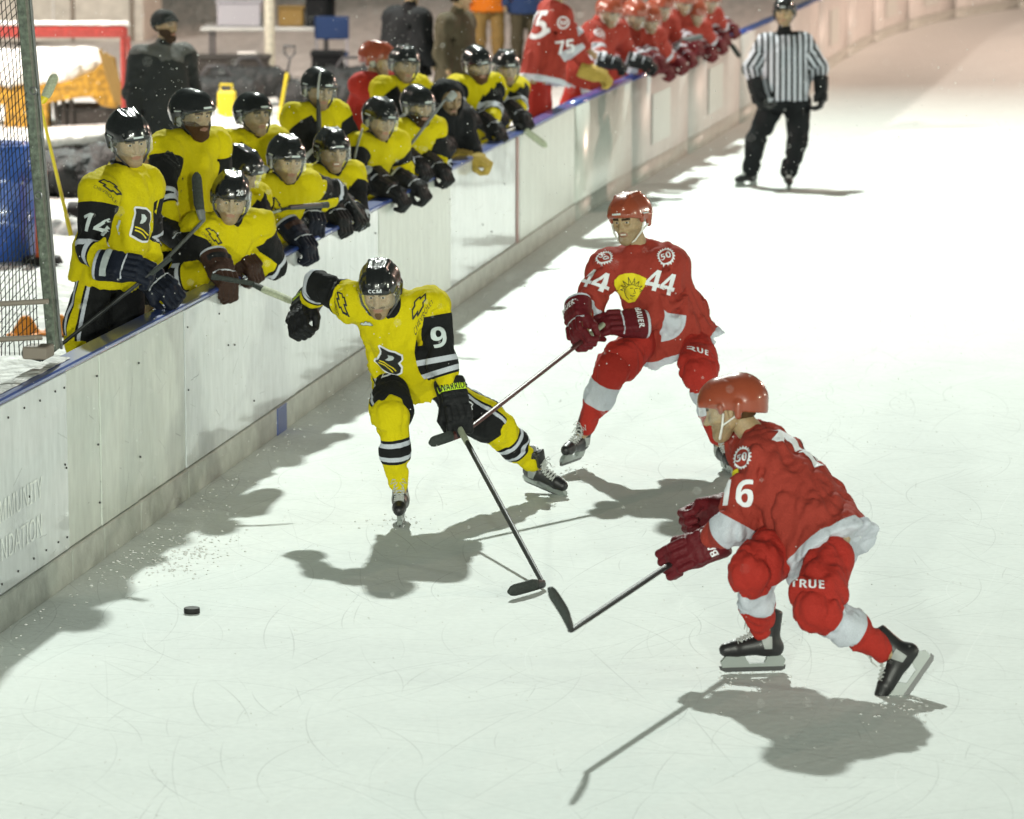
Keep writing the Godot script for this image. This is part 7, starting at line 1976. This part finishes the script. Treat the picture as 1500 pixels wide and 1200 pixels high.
		{"label": "red jersey player standing behind number 63", "seed": 317, "cell": 0.019, "base": Vector3(-5.613, 0.13, -37.699), "face": Vector3(0.575, -0.236, 0.783), "hup": Vector3(-0.12, 0.993, 0.021), "hidden_legs": true, "group": "players leaning on the boards", "helmet": 0, "tone": 1, "glove": ["glove_maroon", "glove_maroon", "white", "white"], "w": {"team": "red", "hem": 0.16, "bulk": 1.0, "flare": 1.14, "fold": 0.015, "long_legs": false}, "j": {"hd": Vector3(0.213, 1.634, 0.13), "nk": Vector3(0.171, 1.511, 0.104), "pv": Vector3(0, 1.053, 0), "shL": Vector3(0.287, 1.46, -0.071), "shR": Vector3(0.068, 1.46, 0.288), "elL": Vector3(0.309, 1.209, -0.233), "elR": Vector3(0.062, 1.169, 0.357), "wrL": Vector3(0.281, 0.99, -0.077), "wrR": Vector3(0.26, 0.99, 0.315), "hipL": Vector3(0.063, 1.013, -0.102), "hipR": Vector3(-0.063, 1.013, 0.102), "knL": Vector3(0.004, 0.593, -0.137), "knR": Vector3(-0.147, 0.593, 0.111), "anL": Vector3(0.046, 0.173, -0.171), "anR": Vector3(-0.131, 0.173, 0.119)}, "handL": Vector3(0.755, -0.553, 0.352), "backL": Vector3(0.462, 0.873, 0.154), "toeL": Vector3(0.958, 0, 0.287), "shinL": Vector3(0, 1, 0), "handR": Vector3(0.755, -0.553, 0.352), "backR": Vector3(0.462, 0.873, 0.154), "toeR": Vector3(0.958, 0, 0.287), "shinR": Vector3(0, 1, 0)},
		{"label": "red jersey player with his elbow pushed out over the rail beyond number 63", "seed": 330, "cell": 0.019, "base": Vector3(-5.349, 0.13, -37.363), "face": Vector3(0.741, -0.302, 0.6), "hup": Vector3(-0.113, 0.993, 0.02), "hidden_legs": true, "group": "players leaning on the boards", "helmet": 0, "tone": 1, "glove": ["glove_maroon", "glove_maroon", "white", "white"], "w": {"team": "red", "hem": 0.16, "bulk": 1.0, "flare": 1.14, "fold": 0.015, "long_legs": false}, "j": {"hd": Vector3(0.299, 1.493, 0.183), "nk": Vector3(0.256, 1.369, 0.157), "pv": Vector3(0, 0.969, 0), "shL": Vector3(0.363, 1.325, -0.024), "shR": Vector3(0.144, 1.325, 0.334), "elL": Vector3(0.407, 1.134, -0.251), "elR": Vector3(0.19, 1.053, 0.45), "wrL": Vector3(0.479, 1.041, -0.494), "wrR": Vector3(0.459, 1.042, 0.42), "hipL": Vector3(0.063, 0.929, -0.102), "hipR": Vector3(-0.063, 0.929, 0.102), "knL": Vector3(0.004, 0.55, -0.137), "knR": Vector3(-0.147, 0.55, 0.111), "anL": Vector3(0.046, 0.17, -0.171), "anR": Vector3(-0.131, 0.17, 0.119)}, "handL": Vector3(0.755, -0.553, 0.352), "backL": Vector3(0.462, 0.873, 0.154), "toeL": Vector3(0.958, 0, 0.287), "shinL": Vector3(0, 1, 0), "handR": Vector3(0.755, -0.553, 0.352), "backR": Vector3(0.462, 0.873, 0.154), "toeR": Vector3(0.958, 0, 0.287), "shinR": Vector3(0, 1, 0)},
		{"label": "red jersey player bent low over the rail near the end of the red bench", "seed": 343, "cell": 0.019, "base": Vector3(-5.299, 0.13, -40.797), "face": Vector3(0.674, -0.397, 0.623), "hup": Vector3(-0.096, 0.995, 0.017), "hidden_legs": true, "group": "players leaning on the boards", "helmet": 0, "tone": 1, "glove": ["glove_maroon", "glove_maroon", "white", "white"], "w": {"team": "red", "hem": 0.16, "bulk": 1.0, "flare": 1.14, "fold": 0.015, "long_legs": false}, "j": {"hd": Vector3(0.299, 1.372, 0.183), "nk": Vector3(0.256, 1.248, 0.157), "pv": Vector3(0, 0.848, 0), "shL": Vector3(0.363, 1.204, -0.024), "shR": Vector3(0.144, 1.204, 0.334), "elL": Vector3(0.401, 1.061, -0.285), "elR": Vector3(0.19, 0.908, 0.327), "wrL": Vector3(0.439, 1.019, -0.549), "wrR": Vector3(0.409, 0.983, 0.187), "hipL": Vector3(0.063, 0.808, -0.102), "hipR": Vector3(-0.063, 0.808, 0.102), "knL": Vector3(0.004, 0.489, -0.137), "knR": Vector3(-0.147, 0.489, 0.111), "anL": Vector3(0.046, 0.17, -0.171), "anR": Vector3(-0.131, 0.17, 0.119)}, "handL": Vector3(0.755, -0.553, 0.352), "backL": Vector3(0.462, 0.873, 0.154), "toeL": Vector3(0.958, 0, 0.287), "shinL": Vector3(0, 1, 0), "handR": Vector3(0.755, -0.553, 0.352), "backR": Vector3(0.462, 0.873, 0.154), "toeR": Vector3(0.958, 0, 0.287), "shinR": Vector3(0, 1, 0)},
		{"label": "last red jersey player at the far end of the red bench", "seed": 356, "cell": 0.019, "base": Vector3(-5.345, 0.13, -42.44), "face": Vector3(0.72, -0.314, 0.619), "hup": Vector3(0.102, 0.995, -0.018), "hidden_legs": true, "group": "players leaning on the boards", "helmet": 0, "tone": 1, "glove": ["glove_maroon", "glove_maroon", "white", "white"], "w": {"team": "red", "hem": 0.16, "bulk": 1.0, "flare": 1.14, "fold": 0.015, "long_legs": false}, "j": {"hd": Vector3(0.295, 1.419, 0.148), "nk": Vector3(0.25, 1.295, 0.125), "pv": Vector3(0, 0.881, 0), "shL": Vector3(0.344, 1.25, -0.063), "shR": Vector3(0.156, 1.25, 0.313), "elL": Vector3(0.383, 1.118, -0.33), "elR": Vector3(0.208, 0.956, 0.278), "wrL": Vector3(0.438, 1.088, -0.592), "wrR": Vector3(0.405, 1.043, 0.115), "hipL": Vector3(0.054, 0.841, -0.107), "hipR": Vector3(-0.054, 0.841, 0.107), "knL": Vector3(-0.008, 0.506, -0.141), "knR": Vector3(-0.137, 0.506, 0.119), "anL": Vector3(0.031, 0.17, -0.174), "anR": Vector3(-0.121, 0.17, 0.13)}, "handL": Vector3(0.755, -0.553, 0.352), "backL": Vector3(0.462, 0.873, 0.154), "toeL": Vector3(0.958, 0, 0.287), "shinL": Vector3(0, 1, 0), "handR": Vector3(0.755, -0.553, 0.352), "backR": Vector3(0.462, 0.873, 0.154), "toeR": Vector3(0.958, 0, 0.287), "shinR": Vector3(0, 1, 0)},
		{"label": "bearded man in a dark grey winter coat and cap standing behind the bench", "seed": 369, "cell": 0.018, "base": Vector3(-8.501, 0.13, -31.179), "face": Vector3(0.875, 0.05, 0.481), "hup": Vector3(0, 1, 0), "hidden_legs": false, "kind": 1, "hair": 0, "tone": 1, "cap": "coat_dark", "pants": ["khaki"], "w": {"team": "coat", "hem": 0.22, "bulk": 1.08, "flare": 1.08, "fold": 0.012, "long_legs": true, "collar": 0.35, "boots": true}, "j": {"hd": Vector3(0.035, 1.745, 0.039), "nk": Vector3(0.007, 1.557, 0.008), "pv": Vector3(0, 1.014, 0), "shL": Vector3(0.159, 1.484, -0.144), "shR": Vector3(-0.159, 1.484, 0.144), "elL": Vector3(0.195, 1.181, -0.205), "elR": Vector3(-0.223, 1.181, 0.174), "wrL": Vector3(0.313, 0.94, -0.142), "wrR": Vector3(-0.172, 0.94, 0.297), "hipL": Vector3(0.085, 0.961, -0.077), "hipR": Vector3(-0.085, 0.961, 0.077), "knL": Vector3(0.107, 0.522, -0.069), "knR": Vector3(-0.079, 0.522, 0.1), "anL": Vector3(0.101, 0.115, -0.091), "anR": Vector3(-0.101, 0.115, 0.091)}, "handL": Vector3(0.132, -0.981, 0.145), "backL": Vector3(0.988, 0.051, 0.145), "toeL": Vector3(0.672, 0, 0.741), "shinL": Vector3(0, 1, 0), "handR": Vector3(0.132, -0.981, 0.145), "backR": Vector3(-0.881, 0.051, 0.47), "toeR": Vector3(0.672, 0, 0.741), "shinR": Vector3(0, 1, 0)},
		{"label": "person in a thick black coat and jeans with the back turned behind the bench", "seed": 382, "cell": 0.02, "base": Vector3(-7.589, 0.13, -37.421), "face": Vector3(0.406, -0.135, -0.904), "hup": Vector3(0, 1, 0), "hidden_legs": false, "kind": 0, "hair": 0, "top": ["coat_black", "coat_black", "coat_black", "coat_black"], "pants": ["jeans"], "w": {"team": "coat", "hem": 0.12, "bulk": 1.15, "flare": 1.08, "fold": 0.012, "long_legs": true, "collar": 0.35, "boots": true}, "j": {"hd": Vector3(0.034, 1.736, -0.039), "nk": Vector3(0.007, 1.549, -0.008), "pv": Vector3(0, 1.008, 0), "shL": Vector3(-0.172, 1.476, -0.148), "shR": Vector3(0.172, 1.476, 0.148), "elL": Vector3(-0.24, 1.174, -0.179), "elR": Vector3(0.213, 1.174, 0.211), "wrL": Vector3(-0.195, 0.935, -0.305), "wrR": Vector3(0.33, 0.935, 0.147), "hipL": Vector3(-0.087, 0.956, -0.075), "hipR": Vector3(0.087, 0.956, 0.075), "knL": Vector3(-0.081, 0.52, -0.097), "knR": Vector3(0.108, 0.52, 0.066), "anL": Vector3(-0.102, 0.114, -0.088), "anR": Vector3(0.102, 0.114, 0.088)}, "handL": Vector3(0.128, -0.981, -0.149), "backL": Vector3(0.988, 0.051, 0.145), "toeL": Vector3(0.652, 0, -0.758), "shinL": Vector3(0, 1, 0), "handR": Vector3(0.128, -0.981, -0.149), "backR": Vector3(-0.881, 0.051, 0.47), "toeR": Vector3(0.652, 0, -0.758), "shinR": Vector3(0, 1, 0)},
		{"label": "person in a dark olive coat standing beside the one in black", "seed": 395, "cell": 0.02, "base": Vector3(-7.073, 0.13, -37.361), "face": Vector3(0.881, -0.051, -0.47), "hup": Vector3(0, 1, 0), "hidden_legs": false, "kind": 0, "top": ["olive", "olive", "olive", "olive"], "pants": ["jeans"], "w": {"team": "coat", "hem": 0.25, "bulk": 1.08, "flare": 1.08, "fold": 0.012, "long_legs": true, "collar": 0.35, "boots": true}, "j": {"hd": Vector3(0.049, 1.689, 0.014), "nk": Vector3(0.01, 1.507, 0.003), "pv": Vector3(0, 0.981, 0), "shL": Vector3(0.06, 1.436, -0.203), "shR": Vector3(-0.06, 1.436, 0.203), "elL": Vector3(0.059, 1.143, -0.272), "elR": Vector3(-0.098, 1.143, 0.261), "wrL": Vector3(0.188, 0.91, -0.281), "wrR": Vector3(0.006, 0.91, 0.338), "hipL": Vector3(0.031, 0.93, -0.107), "hipR": Vector3(-0.031, 0.93, 0.107), "knL": Vector3(0.054, 0.506, -0.111), "knR": Vector3(-0.015, 0.506, 0.122), "anL": Vector3(0.037, 0.111, -0.126), "anR": Vector3(-0.037, 0.111, 0.126)}, "handL": Vector3(0.188, -0.981, 0.055), "backL": Vector3(0.988, 0.051, 0.145), "toeL": Vector3(0.959, 0, 0.283), "shinL": Vector3(0, 1, 0), "handR": Vector3(0.188, -0.981, 0.055), "backR": Vector3(-0.881, 0.051, 0.47), "toeR": Vector3(0.959, 0, 0.283), "shinR": Vector3(0, 1, 0)},
		{"label": "person in an orange jacket and khaki trousers far behind the bench", "seed": 408, "cell": 0.022, "base": Vector3(-8.889, 0.13, -49.364), "face": Vector3(0.169, 0.162, 0.972), "hup": Vector3(0, 1, 0), "hidden_legs": false, "kind": 0, "top": ["orange", "orange", "orange", "orange"], "pants": ["khaki"], "w": {"team": "coat", "hem": 0.1, "bulk": 1.08, "flare": 1.08, "fold": 0.012, "long_legs": true, "collar": 0.35, "boots": true}, "j": {"hd": Vector3(0.014, 1.689, 0.049), "nk": Vector3(0.003, 1.507, 0.01), "pv": Vector3(0, 0.981, 0), "shL": Vector3(0.203, 1.436, -0.059), "shR": Vector3(-0.203, 1.436, 0.059), "elL": Vector3(0.261, 1.143, -0.097), "elR": Vector3(-0.273, 1.143, 0.059), "wrL": Vector3(0.338, 0.91, 0.007), "wrR": Vector3(-0.281, 0.91, 0.187), "hipL": Vector3(0.107, 0.93, -0.031), "hipR": Vector3(-0.107, 0.93, 0.031), "knL": Vector3(0.122, 0.506, -0.015), "knR": Vector3(-0.111, 0.506, 0.053), "anL": Vector3(0.126, 0.111, -0.037), "anR": Vector3(-0.126, 0.111, 0.037)}, "handL": Vector3(0.055, -0.981, 0.188), "backL": Vector3(0.988, 0.051, 0.145), "toeL": Vector3(0.28, 0, 0.96), "shinL": Vector3(0, 1, 0), "handR": Vector3(0.055, -0.981, 0.188), "backR": Vector3(-0.881, 0.051, 0.47), "toeR": Vector3(0.28, 0, 0.96), "shinR": Vector3(0, 1, 0)},
		{"label": "person in a blue jacket and olive trousers far behind the bench", "seed": 421, "cell": 0.022, "base": Vector3(-8.396, 0.13, -49.449), "face": Vector3(0.169, 0.162, 0.972), "hup": Vector3(0, 1, 0), "hidden_legs": false, "kind": 0, "top": ["blue_cloth", "blue_cloth", "blue_cloth", "blue_cloth"], "pants": ["olive"], "w": {"team": "coat", "hem": 0.1, "bulk": 1.08, "flare": 1.08, "fold": 0.012, "long_legs": true, "collar": 0.35, "boots": true}, "j": {"hd": Vector3(0.019, 1.642, 0.045), "nk": Vector3(0.004, 1.465, 0.009), "pv": Vector3(0, 0.954, 0), "shL": Vector3(0.19, 1.396, -0.079), "shR": Vector3(-0.19, 1.396, 0.079), "elL": Vector3(0.242, 1.111, -0.122), "elR": Vector3(-0.257, 1.111, 0.085), "wrL": Vector3(0.327, 0.885, -0.029), "wrR": Vector3(-0.252, 0.885, 0.211), "hipL": Vector3(0.1, 0.904, -0.041), "hipR": Vector3(-0.1, 0.904, 0.041), "knL": Vector3(0.117, 0.492, -0.027), "knR": Vector3(-0.101, 0.492, 0.063), "anL": Vector3(0.118, 0.108, -0.049), "anR": Vector3(-0.118, 0.108, 0.049)}, "handL": Vector3(0.075, -0.981, 0.181), "backL": Vector3(0.988, 0.051, 0.145), "toeL": Vector3(0.383, 0, 0.924), "shinL": Vector3(0, 1, 0), "handR": Vector3(0.075, -0.981, 0.181), "backR": Vector3(-0.881, 0.051, 0.47), "toeR": Vector3(0.383, 0, 0.924), "shinR": Vector3(0, 1, 0)},
	]
	var jobs := []
	for d: Dictionary in figures:
		jobs.append(func(): return dress(d))
	var got := in_parallel(jobs)
	for i in figures.size():
		person(figures[i], got[i])

func sticks() -> void:
	hockey_stick("black stick of player 9 with its blade on the ice", Vector3(-3.65, 0.539, -19.194), Vector3(-2.865, 0.02, -17.423), Vector3(-2.97, 0.02, -17.149), ["tape_white", "tape_dark", "shaft_black"], true)
	hockey_stick("black and red stick of player 44 reaching across to player 9", Vector3(-3.038, 0.869, -20.711), Vector3(-3.601, 0.456, -19.078), Vector3(-3.689, 0.441, -18.835), ["tape_white", "tape_dark", "shaft_red"])
	hockey_stick("black stick of player 16 with its blade lifted off the ice", Vector3(-1.942, 0.478, -16.473), Vector3(-2.303, 0.429, -14.68), Vector3(-2.345, 0.624, -14.5), ["tape_dark", "tape_dark", "shaft_black"])
	hockey_stick("dark stick of player 14 slanting down behind the boards", Vector3(-5.088, 1.425, -18.762), Vector3(-5.719, 0.906, -18.463), Vector3(-5.826, 0.934, -18.449), ["tape_dark", "tape_dark", "shaft_black"])
	hockey_stick("upright stick with a broad dark blade held before the bearded captain", Vector3(-5.588, 1.149, -20.186), Vector3(-5.327, 1.444, -20.384), Vector3(-5.365, 1.714, -20.422), ["shaft_grey", "tape_dark", "shaft_grey"])
	hockey_stick("stick with a pale taped blade before the chest of a bench player", Vector3(-5.12, 1.29, -22.679), Vector3(-5.243, 1.327, -22.149), Vector3(-5.483, 1.269, -22.098), ["tape_dark", "tape_white", "shaft_black"])
	hockey_stick("stick with a grey blade above the gloves of the laughing player", Vector3(-5.089, 1.039, -23.765), Vector3(-5.194, 1.265, -23.578), Vector3(-5.441, 1.23, -23.53), ["tape_dark", "boot_grey", "shaft_black"])
	hockey_stick("stick with a pale blade sticking up behind the helmet numbered 20", Vector3(-5.524, 1.226, -22.015), Vector3(-5.582, 1.675, -22.08), Vector3(-5.672, 1.767, -22.08), ["tape_dark", "tape_white", "shaft_black"])
	hockey_stick("thin stick held upright before the face of the tall player", Vector3(-5.638, 1.055, -24.801), Vector3(-5.686, 1.754, -24.91), Vector3(-5.661, 1.983, -24.747), ["tape_dark", "boot_grey", "shaft_black"])
	hockey_stick("stick with a thin pale blade upright between two bench players", Vector3(-5.514, 1.023, -25.115), Vector3(-5.494, 1.306, -25.166), Vector3(-5.436, 1.574, -25.066), ["tape_dark", "boot_grey", "shaft_black"])
	hockey_stick("stick with a pale blade lying over the black sleeve on the boards", Vector3(-5.63, 0.993, -24.936), Vector3(-5.519, 1.199, -24.989), Vector3(-5.349, 1.316, -25.038), ["tape_dark", "boot_grey", "shaft_black"])
	hockey_stick("grey stick held slantwise across the chest of a bench player", Vector3(-5.488, 1.112, -26.257), Vector3(-5.082, 1.663, -26.42), Vector3(-5.025, 1.731, -26.441), ["tape_dark", "boot_grey", "shaft_grey"])
	hockey_stick("dark stick with a white taped blade pointing over the boards", Vector3(-5.799, 0.906, -30.388), Vector3(-5.229, 1.138, -30.526), Vector3(-4.987, 0.963, -30.539), ["shaft_black", "tape_white", "shaft_black"])
	hockey_stick("dark stick with a pale toe hanging over the boards below brown gloves", Vector3(-5.216, 1.155, -20.108), Vector3(-4.978, 1.113, -20.142), Vector3(-4.721, 1.043, -20.124), ["tape_dark", "tape_white", "tape_dark"])
	hockey_stick("stick with a yellow shaft leaning beside the net post", Vector3(-6.335, 1.251, -21.104), Vector3(-6.541, 2.035, -21.199), Vector3(-6.474, 2.212, -21.24), ["handle_yellow", "tape_white", "handle_yellow"])
	hockey_stick("grey stick held out over the boards by a red player", Vector3(-5.189, 1.008, -39.033), Vector3(-4.947, 1.324, -39.128), Vector3(-4.733, 1.367, -39.172), ["tape_dark", "shaft_grey", "shaft_grey"])
	hockey_stick("dark stick pointing down over the boards at the end of the red bench", Vector3(-5.108, 1.373, -42.921), Vector3(-4.895, 1.043, -42.903), Vector3(-4.764, 0.855, -42.894), ["tape_dark", "tape_dark", "shaft_black"])
	hockey_stick("pale stick lying level along the red bench", Vector3(-5.837, 0.763, -40.478), Vector3(-5.104, 1.181, -40.675), Vector3(-4.795, 1.062, -40.709), ["tape_dark", "tape_dark", "shaft_grey"])
	pass

func small_things() -> void:
	# puck
	var p := Vector3(-4.429, 0, -16.618)
	var t := thing("puck", "black rubber puck lying on the ice near the boards", "puck", p)
	var st := tool()
	tube(st, [Vector3.ZERO, Vector3(0, 0.002, 0), Vector3(0, 0.0234, 0), Vector3(0, 0.0254, 0)], [0.0362, 0.0381, 0.0381, 0.0362], 32)
	part("disc", done(st, M.rubber), t)
	st = tool()
	tube(st, [Vector3(0, 0.007, 0), Vector3(0, 0.0105, 0), Vector3(0, 0.0149, 0), Vector3(0, 0.0184, 0)], [0.0381, 0.0386, 0.0386, 0.0381], 32, false)
	part("knurled_edge", done(st, M.rubber), t)
	# shavings of ice along the boards and round the skates
	var rng := RandomNumberGenerator.new()
	rng.seed = 4
	var bit := SphereMesh.new()
	bit.radius = 0.006
	bit.height = 0.008
	bit.radial_segments = 5
	bit.rings = 3
	bit.material = M.snow
	var mm := MultiMesh.new()
	mm.transform_format = MultiMesh.TRANSFORM_3D
	mm.mesh = bit
	var spots := []
	for k in 420:
		spots.append(Vector3(-5.15 + absf(rng.randfn(0.0, 0.10)), 0.002, rng.randf_range(-15.0, -40.0)))
	for k in 320:
		spots.append(Vector3(-4.835, 0, -17.902) + Vector3(rng.randfn(0, 0.13), 0.002, rng.randfn(0, 0.35)))
	for c: Vector3 in [Vector3(-3.904, 0, -19.002), Vector3(-1.682, 0, -15.798), Vector3(-3.257, 0, -20.65), Vector3(-0.948, 0, -15.272)]:
		for k in 40:
			spots.append(c + Vector3(rng.randfn(0, 0.1), 0.002, rng.randfn(0, 0.12)))
	for k in 1600:
		spots.append(Vector3(rng.randf_range(-5.0, 1.5), 0.001, rng.randf_range(-13.0, -26.0)))
	mm.instance_count = spots.size()
	for k in spots.size():
		var s := rng.randf_range(0.25, 1.2) * (0.55 if k > 900 else 1.0)
		mm.set_instance_transform(k, Transform3D(Basis(Vector3.UP, rng.randf() * TAU).scaled(Vector3(s * 1.3, s * 0.8, s)), spots[k]))
	var mi := MultiMeshInstance3D.new()
	mi.name = "ice_shavings"
	mi.multimesh = mm
	add_child(mi)
	tag(mi, "loose white ice shavings scattered over the ice by the boards", "ice shavings", "", "stuff")
	# falling snow
	var fl := SphereMesh.new()
	fl.radius = 0.0028
	fl.height = 0.0056
	fl.radial_segments = 5
	fl.rings = 3
	fl.material = M.snow
	var fm := MultiMesh.new()
	fm.transform_format = MultiMesh.TRANSFORM_3D
	fm.mesh = fl
	fm.instance_count = 26000
	for k in 26000:
		var q := Vector3(rng.randf_range(-13.0, 6.0), rng.randf_range(0.05, 4.2), rng.randf_range(-48.0, -7.0))
		var s := rng.randf_range(0.5, 1.15)
		fm.set_instance_transform(k, Transform3D(Basis.IDENTITY.scaled(Vector3.ONE * s), q))
	var sf := MultiMeshInstance3D.new()
	sf.name = "snowfall"
	sf.multimesh = fm
	add_child(sf)
	tag(sf, "fine white snowflakes falling all over the rink", "snowfall", "", "stuff")
